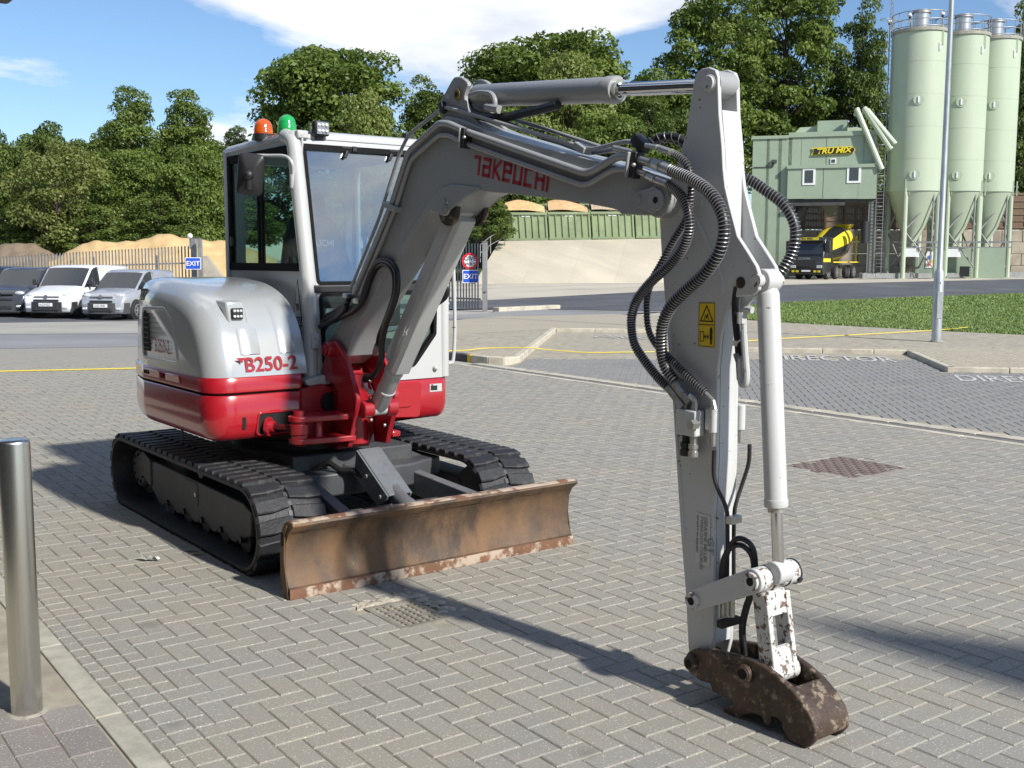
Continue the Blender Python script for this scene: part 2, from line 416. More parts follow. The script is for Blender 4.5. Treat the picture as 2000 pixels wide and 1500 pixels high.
def paving(rects, structure, m, named, big=300):
    def size(t):
        p = pix((t[1], t[2], 0)); return 1/p[2]**2 if (-30 < p[0] < 2030 and p[1] < 1520) else 0
    rects.sort(key=size, reverse=True)
    shared = {}
    for r, x, y, a, ox, oy in rects[:named]:
        w, d = r[1]-r[0], r[3]-r[2]; key = (round(w, 3), round(d, 3))
        if key not in shared:
            me = bpy.data.meshes.new('paver'); me.from_pydata(block(-w/2, w/2, -d/2, d/2, 0, 0, 0, 0), [], BF); me.materials.append(m); shared[key] = me
        o = bpy.data.objects.new('paver', shared[key]); COL.objects.link(o); o.parent = structure
        o.location = (x, y, random.uniform(-.0012, .0012)); o.rotation_euler = (random.gauss(0, .004), random.gauss(0, .004), a+random.gauss(0, .004))
    V, F, Q = [], [], []
    for i, (r, x, y, a, ox, oy) in enumerate(rects[named:]):
        w, d = r[1]-r[0], r[3]-r[2]
        vs = block(-w/2, w/2, -d/2, d/2, a+random.gauss(0, .004), x, y, random.uniform(-.0015, .0015))
        o = len(V); V += vs; F += [tuple(k+o for k in f) for f in BF]; Q += [random.random()]*12
    me = bpy.data.meshes.new('distant_pavers'); me.from_pydata(V, [], F); me.materials.append(m)
    at = me.attributes.new('rnd', 'FLOAT', 'POINT'); at.data.foreach_set('value', Q)
    o = link('distant_pavers', me, structure); o['kind'] = 'stuff'; return o
paving(rects, yard, M_pav, 300)
# beyond the blocks that can be told apart: one sheet of the same paving
ground_poly('far_paving', [pv(-14, 13.4), pv(UR, 13.4), pv(UR, 21), pv(-14, 21)], M_pav, -.001, sub=2)
# -- left of the concrete strip: larger heather blocks round the bollard
lb = []
for j in range(-10, 8):
    for i in range(14):
        u1 = -2.125-i*.155; v0 = -2.6+j*.2325+(.116 if i % 2 else 0)
        r = (u1-.155, u1, v0, v0+.2325); x, y = pv((r[0]+r[1])/2, (r[2]+r[3])/2)
        if visible(x, y, 0, 80): lb.append((r, x, y, PB, 0, 0))
bed = ground_poly('bollard_paving', [pv(-2.12, -9), pv(-2.12, 2.2), pv(-6, 2.2), pv(-6, -9)], M_sand, -.0075)
paving(lb, bed, M_pavl, 60)
M_conc = mat('pale concrete', (.37, .355, .295), .9, var=.22, vscale=9, dirt=(.28, .26, .22), damt=.7, dscale=5, bump=.25, bscale=120)
for k, (v0, v1) in enumerate(((-5, -.93), (-.92, -.02), (-.01, .9), (.91, 1.83), (1.84, 8))):
    q = MB(); q.prism([pv(-2.117, v0), pv(-2.02, v0), pv(-2.02, v1), pv(-2.117, v1)], 'z', -.03, .003)
    o = q.build('concrete_strip', M_conc, bevel=.004); tag(o, kind='structure')

# -- drainage channel between yard and parking bays
M_kerb = mat('kerb concrete', (.47, .43, .345), .9, var=.18, vscale=5, dirt=(.30, .27, .22), damt=.7, dscale=3, bump=.25, bscale=90)
M_slot = mat('iron grating', (.16, .155, .145), .7, .2, var=.3, vscale=20)
v = -4.
while v < 9.6:
    for u0, u1 in ((6.56, 6.67), (6.84, 7.02)):
        q = MB(); q.prism([pv(u0, v+.006), pv(u1, v+.006), pv(u1, v+.994), pv(u0, v+.994)], 'z', -.05, .004); tag(q.build('channel_edge', M_kerb, bevel=.006), kind='structure')
    q = MB()
    for k in range(25): q.prism([pv(6.672, v+k*.04), pv(6.838, v+k*.04), pv(6.838, v+k*.04+.026), pv(6.672, v+k*.04+.026)], 'z', -.03, -.004)
    q.prism([pv(6.672, v), pv(6.838, v), pv(6.838, v+1), pv(6.672, v+1)], 'z', -.06, -.02)
    tag(q.build('channel_grating', M_slot, smooth=0), kind='structure'); v += 1.

# -- echelon parking bays in charcoal blocks
saw = [(15.9, 12.7), (12.3, 9.15), (14.55, 6.7), (12.2, 4.45), (14.5, 2.2), (12.2, -.05), (14.5, -2.3)]
bay_poly = [pv(7.02, -4), pv(7.02, 9.3), (7.75, 9.55), (13.3, 15.3)]+saw+[(14.5, -4)]
bays = ground_poly('parking_bays', bay_poly, M_sand, -.0085)
def inside(p, poly):
    c = False
    for i in range(len(poly)):
        a, q = poly[i-1], poly[i]
        if (a[1] > p[1]) != (q[1] > p[1]) and p[0] < (q[0]-a[0])*(p[1]-a[1])/(q[1]-a[1])+a[0]: c = not c
    return c
A45 = radians(45); br = []
for r in herring(-2, 24, -14, 8, 0, 0):
    cu, cv = (r[0]+r[1])/2, (r[2]+r[3])/2; x, y = rot2((cu, cv), A45)
    if all(inside(rot2((a_, c_), A45), bay_poly) for a_ in r[:2] for c_ in r[2:]) and visible(x, y, 0, 30, 19): br.append((r, x, y, A45, 0, 0))
paving(br, bays, M_pavd, 60)
# -- raised footway of buff blocks
foot_poly = [(7.42, 9.75), (7.75, 9.62), (8.3, 10.1), (13.28, 15.42)]+[(saw[0][0]+.02, saw[0][1]+.06)]+[(p[0]+.02, p[1]) for p in saw[1:]]+[(14.5, -4), (21.2, -4), (20.75, 7.8), (20.45, 9.75), (20.3, 13.05), (20.2, 14.6), (20.6, 17.5), (19.5, 20.2), (15.4, 21.0), (12.6, 19.6), (7.7, 15)]
FZ = .055
foot = ground_poly('footway', foot_poly, M_sand, FZ-.008)
fr_ = []
for r in herring(7, 22, -4, 21, .03, .02):
    cu, cv = (r[0]+r[1])/2, (r[2]+r[3])/2; x, y = pv(cu, cv)
    if all(inside(pv(a_, c_), foot_poly) for a_ in r[:2] for c_ in r[2:]) and visible(x, y, 0, 30, 21): fr_.append((r, x, y, PB, 0, 0))
V, F, Q = [], [], []
for r, x, y, a, _, _ in fr_:
    w, d = r[1]-r[0], r[3]-r[2]; o = len(V)
    V += [(p[0], p[1], p[2]+FZ) for p in block(-w/2, w/2, -d/2, d/2, a, x, y, random.uniform(-.001, .001))]; F += [tuple(k+o for k in f) for f in BF]; Q += [random.random()]*12
me = bpy.data.meshes.new('footway_pavers'); me.from_pydata(V, [], F); me.materials.append(M_pavb)
at = me.attributes.new('rnd', 'FLOAT', 'POINT'); at.data.foreach_set('value', Q)
tag(link('footway_pavers', me, foot), kind='stuff')
ground_poly('far_footway', [(7.7, 15), (12.6, 19.6), (15.4, 21), (19.5, 20.2), (20.6, 17.5), (20.2, 14.6), (16, 13.2), (13.4, 15.6)], M_pavb, FZ-.0055)
# -- kerb stones
M_ky = mat('yellow kerb paint', (.62, .43, .03), .7, var=.12, dirt=(.25, .20, .1), damt=.6, dscale=5)
M_kb = mat('black kerb paint', (.045, .045, .05), .7, var=.2, dirt=(.2, .19, .17), damt=.5, dscale=5)
def kerbrun(pts, top, m=None, length=.915, w=.125, seq=None):
    k = 0
    for i in range(len(pts)-1):
        a, c = Vector(pts[i]), Vector(pts[i+1]); d = c-a; L_ = d.length; d.normalize(); n = Vector((-d.y, d.x)); t = 0
        while t < L_-.02:
            e = min(t+length, L_); p, q_ = a+d*(t+.003), a+d*(e-.003)
            q = MB(); q.prism([tuple(p), tuple(q_), tuple(q_+n*w), tuple(p+n*w)], 'z', -.05, top)
            mm = (seq[k % len(seq)] if seq and k < len(seq) else m) or M_kerb
            tag(q.build('kerb_stone', mm, bevel=.016, seg=3), kind='structure'); k += 1; t += length
kerbrun([(7.33, 15), (7.33, 10.3)], .1, seq=[M_kb, M_ky, M_kb, M_ky, M_kb, M_ky])
kerbrun([(7.33, 10.3), (7.36, 9.85), (7.52, 9.6), (7.82, 9.58)], .1, length=.6)
kerbrun([(7.82, 9.58), (13.3, 15.32)], .1)
kerbrun([(13.3, 15.32), (15.9, 12.72)], .085)
for i in range(len(saw)-1): kerbrun([saw[i], saw[i+1]], .075)
# -- painted words at the ends of the bays
M_line = mat('white road paint', (.60, .59, .56), .85, dirt=(.22, .22, .21), damt=.9, dscale=28, dlo=.46, dhi=.56)
for (x0, y0), (x1, y1), lift in (((1150, 658.5), (1345, 664), 5), ((1482, 701.5), (1743, 706.5), 9.5), ((1864, 743), (2160, 751), 11.5)):
    A, B = onZ(x0, y0, .004), onZ(x1, y1, .004); C = onZ((x0+x1)/2, (y0+y1)/2-lift, .004); d = (B-A); n_ = Vector((-d.y, d.x, 0)).normalized(); hgt = (C-(A+B)/2).dot(n_)
    o = text('bay_lettering', 'DIRECTOR', M_line, None, (A.x, A.y, .004), d, n_, abs(hgt)/.7, bold=.006); xs = [v.co.dot(d.normalized()) for v in o.data.vertices]; k = d.length/(max(xs)-min(xs)); a0 = min(xs); dn = d.normalized()
    for v in o.data.vertices: s_ = v.co.dot(dn)-a0; v.co += dn*(s_*(k-1))
    tag(o, kind='structure')

# -- lawn
M_soil = mat('lawn soil', (.125, .185, .045), .95, var=.3, vscale=1.5)
lawn_poly = [(20.42, 9.75), (20.27, 13.05), (20.17, 14.6), (21.5, 18.3), (23.2, 20.2), (29.4, 22.2), (37.2, 21.8), (45.2, 20.8), (60, 18), (60, -6), (21.3, -6), (20.75, 7.8)]
ground_poly('lawn', lawn_poly, M_soil, .05, sub=4)
M_grass = mat('grass blade', (.165, .235, .06), .6, var=.25, vscale=.8)
rg = np.random.default_rng(3); V, F = [], []
cnt = 0
for _ in range(200000):
    t = rg.random(); a = rg.random()
    px_, py_ = 1170+850*a, 575+88*rg.random()**1.2
    p = onZ(px_, py_, .05)
    if not inside((p.x, p.y), lawn_poly): continue
    d = depth2(p.x, p.y); w = .003+.0006*d; ht = (.03+.035*rg.random())*(1+.008*d); an = rg.random()*pi; ln = rg.normal(0, .03, 2)
    o = len(V); c, s_ = cos(an)*w, sin(an)*w; zb = h(p.x, p.y)+.045
    V += [(p.x-c, p.y-s_, zb), (p.x+c, p.y+s_, zb), (p.x+ln[0], p.y+ln[1], zb+ht)]; F.append((o, o+1, o+2)); cnt += 1
me = bpy.data.meshes.new('grass'); me.from_pydata(V, [], F); me.materials.append(M_grass)
tag(link('grass', me), 'short mown green grass covering the lawn beyond the footway', 'grass', kind='stuff')

# -- roads and the works yard behind
M_asph = mat('asphalt', (.075, .078, .088), .85, var=.25, vscale=.35, dirt=(.16, .155, .15), damt=.5, dscale=.3, bump=.3, bscale=40)
M_asph2 = mat('worn asphalt', (.215, .215, .22), .9, var=.2, vscale=.3, dirt=(.31, .295, .265), damt=.6, dscale=.2, bump=.3, bscale=40)
M_yard = mat('works yard concrete', (.45, .41, .335), .9, var=.15, vscale=.15, dirt=(.17, .155, .14), damt=.75, dscale=.16, dlo=.55, dhi=.7, bump=.2, bscale=15, stretch=(.55, 1.6, 1))
ground_poly('works_yard', [(17.5, 31.5), (22.8, 31.1), (43.6, 34.3), (74, 36.6), (120, 40), (110, 100), (30, 105), (9, 60)], M_yard, .012, sub=4)
ground_poly('works_road', [(-30, 44), (8, 33), (17.8, 26.7), (19.3, 26.0), (22.9, 21.6), (23.5, 20.5), (29.4, 22.4), (37.2, 22.0), (45.2, 21.0), (60, 18.2), (120, 10), (120, 39.6), (74, 36.6), (43.6, 34.3), (22.8, 31.1), (17.5, 31.5), (9, 40), (-30, 55)], M_asph, .004, sub=4)
ground_poly('entrance_road', [(6.9, 15.2), (7.2, 15.2), (12.4, 19.8), (15.3, 21.3), (19.6, 20.5), (22.9, 21.2), (19.3, 25.8), (17.4, 23.6), (9.0, 23.6), (-16, 30.5), (-14, 24.5)], M_asph2, .003, sub=2)
M_vanp = mat('parking concrete', (.33, .315, .28), .9, var=.15, vscale=.3, dirt=(.20, .195, .185), damt=.6, dscale=.25, bump=.2, bscale=30)
ground_poly('van_parking', [(-16, 30.6), (9.0, 23.7), (16.4, 25.2), (14, 31), (-14, 42)], M_vanp, .008, sub=2)
kerbrun([(21.1, 25.0), (18.1, 24.55)], .14, w=.3)
# ================================================================== TREES
def leaf_mat(name, c1, c2, c3):
    m = bpy.data.materials.new(name); m.use_nodes = True
    N, L = m.node_tree.nodes, m.node_tree.links; N.remove(N['Principled BSDF'])
    at = N.new('ShaderNodeAttribute'); at.attribute_name = 'rnd'
    r = N.new('ShaderNodeValToRGB'); e = r.color_ramp.elements
    e[0].color = (*c1, 1); e[1].color = (*c3, 1); x = r.color_ramp.elements.new(.55); x.color = (*c2, 1); L.new(at.outputs['Fac'], r.inputs[0])
    d = N.new('ShaderNodeBsdfDiffuse'); t = N.new('ShaderNodeBsdfTranslucent'); g = N.new('ShaderNodeBsdfGlossy'); g.inputs['Roughness'].default_value = .5; g.inputs[0].default_value = (.5, .55, .5, 1)
    for q in (d, t): L.new(r.outputs[0], q.inputs[0])
    s1 = N.new('ShaderNodeMixShader'); s1.inputs[0].default_value = .4; L.new(d.outputs[0], s1.inputs[1]); L.new(t.outputs[0], s1.inputs[2])
    s2 = N.new('ShaderNodeMixShader'); s2.inputs[0].default_value = .035; L.new(s1.outputs[0], s2.inputs[1]); L.new(g.outputs[0], s2.inputs[2])
    L.new(s2.outputs[0], N['Material Output'].inputs[0]); return m
M_bark = mat('bark', (.10, .08, .06), .95, var=.3, vscale=4, bump=.6, bscale=12)
LEAF = {'mid': leaf_mat('mid green leaves', (.065, .105, .018), (.135, .195, .036), (.22, .28, .065)),
        'dark': leaf_mat('dark green leaves', (.055, .09, .02), (.108, .158, .031), (.175, .228, .055)),
        'pale': leaf_mat('yellow green leaves', (.11, .15, .03), (.19, .24, .055), (.31, .34, .12)),
        'olive': leaf_mat('olive green leaves', (.09, .12, .028), (.17, .20, .05), (.26, .28, .09))}
def crown_mesh(seed, kind, n, shape, leaf=.3, clumps=60, H=10.):
    """foliage for a crown 10 m wide and 10 m high, bottom at 0: leaves gathered in clumps"""
    g = np.random.default_rng(seed)
    C, Rr = [], []
    while len(C) < clumps:
        p = g.uniform(-1, 1, 3); z = (p[2]+1)/2
        if shape == 'round': w = sqrt(max(0, 1-(abs(z-.5)/.5)**2.4))
        elif shape == 'tall': w = sqrt(max(0, 1-(abs(z-.42)/.58)**2))*.9*(1-.15*z)
        elif shape == 'dome': w = sqrt(max(0, 1-z**2.2))
        else: w = .9
        rr = hypot(p[0], p[1])
        if rr > w or rr < w*.35 and z < .75: continue
        C.append((p[0]*4.35, p[1]*4.35, .6+z*(H-1.3))); Rr.append(g.uniform(.7, 1.45))
    C = np.array(C); Rr = np.array(Rr)
    k = g.choice(len(C), n, p=Rr**2/np.sum(Rr**2))
    d = g.normal(0, 1, (n, 3)); d /= np.linalg.norm(d, axis=1)[:, None]
    d[:, 2] = np.where((d[:, 2] < -.2) & (g.random(n) < .6), -d[:, 2], d[:, 2])
    rad = Rr[k]*(.55+.5*g.random(n)**.6)
    pos = C[k]+d*rad[:, None]*np.array([1.08, 1.08, .72])
    nrm = d*.9+g.normal(0, .55, (n, 3)); nrm[:, 2] += .25; nrm /= np.linalg.norm(nrm, axis=1)[:, None]
    a = np.cross(nrm, g.normal(0, 1, (n, 3))); a /= np.linalg.norm(a, axis=1)[:, None]; bt = np.cross(nrm, a)
    s = leaf*g.uniform(.6, 1.35, n)
    V = np.empty((n, 4, 3)); V[:, 0] = pos-a*s[:, None]; V[:, 1] = pos-bt*s[:, None]*.55; V[:, 2] = pos+a*s[:, None]; V[:, 3] = pos+bt*s[:, None]*.55
    me = bpy.data.meshes.new('crown'); me.vertices.add(n*4); me.vertices.foreach_set('co', V.ravel()); me.loops.add(n*4); me.loops.foreach_set('vertex_index', np.arange(n*4))
    me.polygons.add(n); me.polygons.foreach_set('loop_start', np.arange(n)*4); me.polygons.foreach_set('loop_total', np.full(n, 4)); me.update(calc_edges=True)
    cl = g.random(len(C))
    at = me.attributes.new('rnd', 'FLOAT', 'POINT'); at.data.foreach_set('value', np.repeat(np.clip(cl[k]*.5+.5*g.random(n), 0, 1), 4))
    me.materials.append(LEAF[kind])
    # limbs that reach into the crown
    q = MB()
    for c in C[::3]:
        st = Vector((0, 0, max(.4, c[2]-3.2-hypot(c[0], c[1])*.5))); e = Vector(c)
        mid = st.lerp(e, .5)+Vector((g.normal(0, .3), g.normal(0, .3), -.35))
        q.tube([st, mid, e], lambda t: .085*(1-.8*t), 5)
    q.tube([(0, 0, -3), (.1, 0, H*.2), (0, .1, H*.55), (.1, 0, H*.86)], lambda t: .26*(1-.85*t), 8)
    return me, q.mesh('trunk', 60), H
PROTO = {}
for nm, a in {'r1': (11, 'mid', 36000, 'round', .155, 140, 12.), 'r2': (12, 'dark', 26000, 'round', .17, 100, 11.), 'p1': (13, 'pale', 26000, 'dome', .15, 110), 't1': (14, 'mid', 40000, 'tall', .165, 170, 19.), 't2': (18, 'dark', 36000, 'tall', .17, 150, 19.), 'x1': (21, 'mid', 44000, 'round', .17, 180, 20.), 'd1': (15, 'mid', 30000, 'dome', .15, 120), 'o1': (16, 'olive', 13000, 'round', .16, 70, 11.), 'b1': (17, 'dark', 18000, 'dome', .18, 80)}.items(): PROTO[nm] = crown_mesh(*a)
def tree(proto, x0, x1, top, bot, D, label, name='broadleaf_tree', cat='tree', group='trees on the bank behind the site', trunk=True, rz=None):
    """a tree filling this part of the view at distance D"""
    c = atD((x0+x1)/2, 500, D); zt = atD((x0+x1)/2, top, D).z; zb = atD((x0+x1)/2, bot, D).z
    w = (x1-x0)/FPX*D/9.6; hh = (zt-zb)/(PROTO[proto][2]*.99)
    t = empty(name, (c.x, c.y, zb), label, cat, group)
    for nm, me in zip(('crown', 'trunk'), PROTO[proto][:2]):
        if nm == 'trunk':
            if not me.materials: me.materials.append(M_bark)
        o = bpy.data.objects.new(nm, me); COL.objects.link(o); o.parent = t
    t.scale = (w, w, hh); t.rotation_euler = (0, 0, random.uniform(0, 6.28) if rz is None else rz)
    return t
TR = [('r2', -70, 75, 262, 500, 74, 'dark leafy tree at the left edge of the view'),
 ('r2', 30, 190, 246, 480, 88, 'dark flat topped tree behind the pale shrubby tree'),
 ('t1', 182, 338, 172, 500, 78, 'tall domed tree, left one of the pair above the vans'),
 ('t1', 296, 448, 178, 490, 80, 'tall domed tree, right one of the pair beside the cab'),
 ('d1', 158, 345, 285, 500, 68, 'bushy green tree standing in front of the left domed tree'),
 ('d1', 290, 470, 275, 500, 66, 'bushy green tree standing just left of the cab'),
 ('o1', 25, 215, 268, 505, 62, 'pale olive tree with bare branches showing above the dark van'),
 ('d1', 60, 250, 300, 500, 76, 'green tree filling the gap behind the pale olive tree'),
 ('r2', 380, 560, 300, 490, 90, 'dark green tree behind the cab side window'),
 ('d1', 690, 900, 270, 470, 84, 'green tree low behind the lower boom'),
 ('r2', 1230, 1420, 220, 440, 100, 'dark tree filling the gap behind the arm elbow'),
 ('r1', -80, 190, 268, 500, 96, 'dark green tree at the back of the left wood'),
 ('r1', 130, 330, 262, 500, 98, 'broad tree behind the left domed tree'),
 ('r1', 270, 470, 250, 490, 99, 'broad tree behind the right domed tree'),
 ('r1', 1170, 1400, 140, 440, 106, 'broad tree behind the elbow of the arm'),
 ('r1', 780, 960, 175, 440, 104, 'broad tree behind the crown of the boom'),
 ('b1', 440, 500, 245, 330, 100, 'small distant tree top behind the orange beacon'),
 ('r1', 500, 805, 76, 440, 92, 'big round tree rising behind the cab roof'),
 ('p1', 632, 795, 172, 430, 78, 'yellow green blossoming tree right behind the cab roof'),
 ('t2', 770, 905, 150, 440, 96, 'dark tree between the big round tree and the boom'),
 ('r1', 905, 1235, 50, 430, 95, 'big spreading tree above the arm cylinder'),
 ('p1', 1010, 1210, 100, 380, 86, 'lighter green tree in front of the big spreading tree'),
 ('d1', 890, 1090, 205, 455, 82, 'broad low tree under the boom, left one'),
 ('d1', 1060, 1300, 215, 445, 84, 'broad low tree under the boom, right one'),
 ('t2', 1200, 1345, 165, 440, 92, 'green tree just left of the upright arm'),
 ('x1', 1285, 1500, -30, 430, 108, 'tall tree behind the top of the arm'),
 ('x1', 1415, 1630, -90, 410, 112, 'very tall tree behind the green plant building'),
 ('t2', 1600, 1738, 0, 400, 110, 'tall slender tree just left of the silos'),
 ('t2', 1700, 1790, 170, 420, 118, 'dark tree half hidden behind the first silo'),
 ('t2', 1925, 2060, 5, 430, 108, 'tall tree at the right edge behind the third silo'),
 ('b1', 900, 1005, 372, 470, 70, 'white flowering bush left of the green bins'),
 ('b1', -40, 110, 400, 500, 64, 'dark bush under the trees at the left edge'),
 ('b1', 100, 260, 395, 500, 62, 'dark bush behind the sand heap, below the pale tree'),
 ('b1', 230, 400, 380, 490, 64, 'dark bush behind the crest of the sand heap'),
 ('b1', 380, 560, 380, 480, 68, 'dark bush behind the sand heap next to the cab'),
 ('b1', 540, 760, 330, 480, 74, 'dark bush seen through the cab windows'),
 ('b1', 740, 930, 360, 480, 76, 'dark bush behind the lower boom')]
for pr_, x0, x1, tp, bt_, D, lb_ in TR:
    tree(pr_, x0, x1, tp, bt_, D, lb_, *(('bush', 'bush', 'bushes under the trees') if 'bush ' in lb_+' ' and 'bushy' not in lb_ else ()))
# wooded bank that the trees stand on
M_bank = mat('bank soil', (.05, .055, .025), .95, var=.4, vscale=.3, bump=.5, bscale=3)
q = MB()
def bankp(s, t):
    px_ = -400+2900*s; D = 68+60*t
    if px_ > 1250: D += 26*smooth((px_-1250)/150)
    p = atD(px_, 480, D); return (p.x, p.y, -.6+5.*smooth(t*1.6)*(.6+.4*sin(s*17)))
q.grid(bankp, 60, 12); tag(q.build('wooded_bank', M_bank, smooth=180), kind='structure')

# ================================================================== SAND HEAPS
def sand_mat(name, a, b_, bm=.8): return mat(name, a, .95, var=.14, vscale=1.6, dirt=b_, damt=.6, dscale=1.1, bump=bm, bscale=6)
M_heap = sand_mat('yellow building sand', (.56, .39, .19), (.47, .31, .13))
M_earth = sand_mat('brown earth', (.20, .15, .10), (.13, .10, .07))
def heap(name, m, crest, D, back, foot, label):
    """crest = picture points of its skyline"""
    q = MB(); g = np.random.default_rng(5); n = 60
    xs = [c[0] for c in crest]
    def top(px_):
        for a, c in zip(crest, crest[1:]):
            if a[0] <= px_ <= c[0]: w = (px_-a[0])/(c[0]-a[0]); return a[1]*(1-w)+c[1]*w
        return crest[-1][1]
    def fn(s, t):
        px_ = xs[0]+(xs[-1]-xs[0])*s; ztop = atD(px_, top(px_), D).z; k = (t-.5)*2
        z = foot+(ztop-foot)*max(0, 1-abs(k))**.9+(.10*sin(px_*.045+k*3)+.05*sin(px_*.10+k*4+1)+.02*sin(px_*.21-k*6))*(1-abs(k))*(1 if ztop > foot+.5 else .2)
        p = atD(px_, 500, D+k*back); return (p.x, p.y, z)
    q.grid(fn, 110, 40); o = q.build(name, m, smooth=180); tag(o, label, 'heap'); return o
heap('sand_heap', M_heap, [(95, 506), (125, 495), (165, 477), (200, 474), (235, 467), (265, 470), (285, 465), (315, 463), (345, 459), (375, 464), (405, 466), (440, 474), (480, 482), (540, 500)], 54, 6, -.45, 'long heap of yellow sand behind the left palisade fence')
heap('earth_heap', M_earth, [(-60, 490), (-10, 482), (30, 477), (70, 478), (95, 485), (130, 503)], 60, 5, -.45, 'low brown earth heap behind the parked vans at far left')

# ================================================================== PALISADE FENCES, GATE, SIGNS
M_galv = mat('galvanised steel', (.27, .275, .27), .55, .55, var=.2, vscale=3, dirt=(.24, .23, .20), damt=.5, dscale=2)
def wall_frame(A, B):
    A, B = Vector(A), Vector(B); d = (B-A); L_ = d.length; d.normalize(); n = Vector((-d.y, d.x, 0)); return A, d, n, L_
def palisade(A, B, H, label, z0, z1, post=2.75, name='palisade_fence', first=True):
    A, d, n, L_ = wall_frame(A, B); root = empty(name, A, label, 'fence')
    zf = lambda t: z0+(z1-z0)*t/L_
    pm = None; t = .08
    q = MB(); w = .034
    pr2 = [(-w, .0), (-w*.5, .014), (w*.5, .014), (w, 0)]
    def pale_mesh():
        q = MB(); vs = []
        R = Matrix((d, n, Vector((0, 0, 1)))).transposed()
        for z in (0, H-.09): vs += [R @ Vector((a, c, z)) for a, c in pr2]
        vs += [R @ Vector((a, .004, H-.03+(.03 if abs(a) < .02 else 0))) for a, c in pr2]
        q.add(vs, [(0, 1, 5, 4), (1, 2, 6, 5), (2, 3, 7, 6), (4, 5, 9, 8), (5, 6, 10, 9), (6, 7, 11, 10)])
        me = q.mesh('pale', 0); me.materials.append(M_galv); return me
    me = pale_mesh()
    while t < L_-.05:
        o = bpy.data.objects.new('pale', me); COL.objects.link(o); o.parent = root; o.location = d*t+Vector((0, 0, zf(t)+.06-A.z)); t += .143
    t = 0
    while t <= L_+.01:
        p = A+d*t; z = zf(t); q = MB(); R = Matrix((d, n, Vector((0, 0, 1)))).transposed()
        q.box(p+n*.06+Vector((0, 0, z-p.z+H*.48)), (.06, .10, H*.98), R); q.build('post', M_galv, root, smooth=0); t += post
    for zz_ in (.38, H-.42):
        q = MB(); a, c = A+d*0+n*.012, A+d*L_+n*.012; a.z = z0+zz_; c.z = z1+zz_
        R = Matrix((d, n, Vector((0, 0, 1)))).transposed(); q.add([a+R @ Vector(v) for v in ((0, 0, -.03), (0, .03, -.03), (0, .03, .03), (0, 0, .03))]+[c+R @ Vector(v) for v in ((0, 0, -.03), (0, .03, -.03), (0, .03, .03), (0, 0, .03))], [(0, 1, 5, 4), (1, 2, 6, 5), (2, 3, 7, 6), (3, 0, 4, 7)]); q.build('rail', M_galv, root, smooth=0)
    return root
a, c = atD(-60, 500, 45.5), atD(376, 500, 44)
palisade((a.x, a.y, -.42), (c.x, c.y, -.2), 2.1, 'long galvanised palisade fence behind the parked vans', -.42, -.12)
a, c = atD(858, 500, 38.3), atD(937, 500, 36.9)
palisade((a.x, a.y, .0), (c.x, c.y, .0), 2.2, 'short palisade gate leaf carrying the give way sign', .0, 0., name='palisade_gate')
def post(px_, D, w, top, label, name='gate_post', m=M_galv, base=None, cap=True):
    p = atD(px_, 500, D); z0 = h(p.x, p.y) if base is None else base; zt = atD(px_, top, D).z
    r = empty(name, (p.x, p.y, z0), label, 'post'); R = Matrix.Rotation(-.64, 3, 'Z')
    q = MB(); q.box((p.x, p.y, (z0+zt)/2), (w, w, zt-z0), R); q.build('shaft', m, r, bevel=.01)
    q = MB(); q.box((p.x, p.y, zt+.01), (w+.03, w+.03, .02), R); q.build('cap', m, r)
    q = MB(); q.box(Vector((p.x, p.y, z0+(zt-z0)*.33))+R @ Vector((0, -w/2-.03, 0)), (w*.8, .06, .22), R); q.build('hinge_bracket', m, r)
    return r
post(947, 36.6, .17, 473, 'square steel gate post right of the give way sign')
post(379, 43.6, .20, 466, 'square steel gate post with a round lamp beside the sand heap')
post(391, 43.2, .16, 466, 'second steel gate post behind the left blue exit sign')
p = atD(371, 461, 43.5); q = MB(); q.sphere(p, .11, 10, 6); q.cyl(p-Vector((0, 0, .5)), p, .04); tag(q.build('gate_lamp', mat('opal lamp', (.7, .7, .68), .3)), 'small round white lamp on top of the left gate post', 'lamp')
M_blue = mat('blue sign face', (.02, .09, .52), .4, var=.05); M_white = mat('white sign face', (.78, .78, .77), .45); M_redS = mat('red sign face', (.62, .02, .03), .45); M_blk = mat('black paint', (.015, .015, .016), .5)
SR = RT.copy(); SR.z = 0; SR.normalize(); SN = Vector((-SR.y, SR.x, 0))
if SN.dot(FW) > 0: SN = -SN
Zv = Vector((0, 0, 1))
def sign(px_, py_, D, w, hh, words, label, size=.3, shape='rect'):
    c = atD(px_, py_, D); r = empty('road_sign', c, label, 'sign')
    def pl(poly, m, nm, off, th=.006):
        q = MB(); f = [c+SR*x+Zv*z+SN*off for x, z in poly]; g_ = [p-SN*th for p in f]; q.loft([g_, f]); return q.build(nm, m, r, smooth=0)
    circ = lambda R_: [(R_*cos(2*pi*k/32), R_*sin(2*pi*k/32)) for k in range(32)]
    rect = lambda a, b_: rpoly([(-a, -b_), (a, -b_), (a, b_), (-a, b_)], .04)
    if shape == 'rect': pl(rect(w/2, hh/2), M_white, 'border', 0); pl(rect(w/2-.025, hh/2-.025), M_blue, 'face', .006)
    else: pl(circ(w/2), M_redS, 'border', 0); pl(circ(w/2-.075), M_white, 'face', .006)
    for k, (s_, dz, sz) in enumerate(words):
        text('lettering', s_, M_white if shape == 'rect' else M_blk, r, c+SN*.012+Zv*dz, SR, Zv, sz, bold=.015, align='CENTER', width=1.02)
    q = MB(); q.box(c-SN*.05, (.04, .04, hh*.9 if shape == 'rect' else w), None); q.build('back_rail', M_galv, r)
    return r
sign(918, 510, 37.0, .55, .55, [('GIVE', .02, .19), ('WAY', -.15, .155)], 'round red and white give way sign on the gate', shape='round')
sign(919, 540, 37.05, .55, .44, [('EXIT', -.075, .235)], 'blue exit sign below the round give way sign')
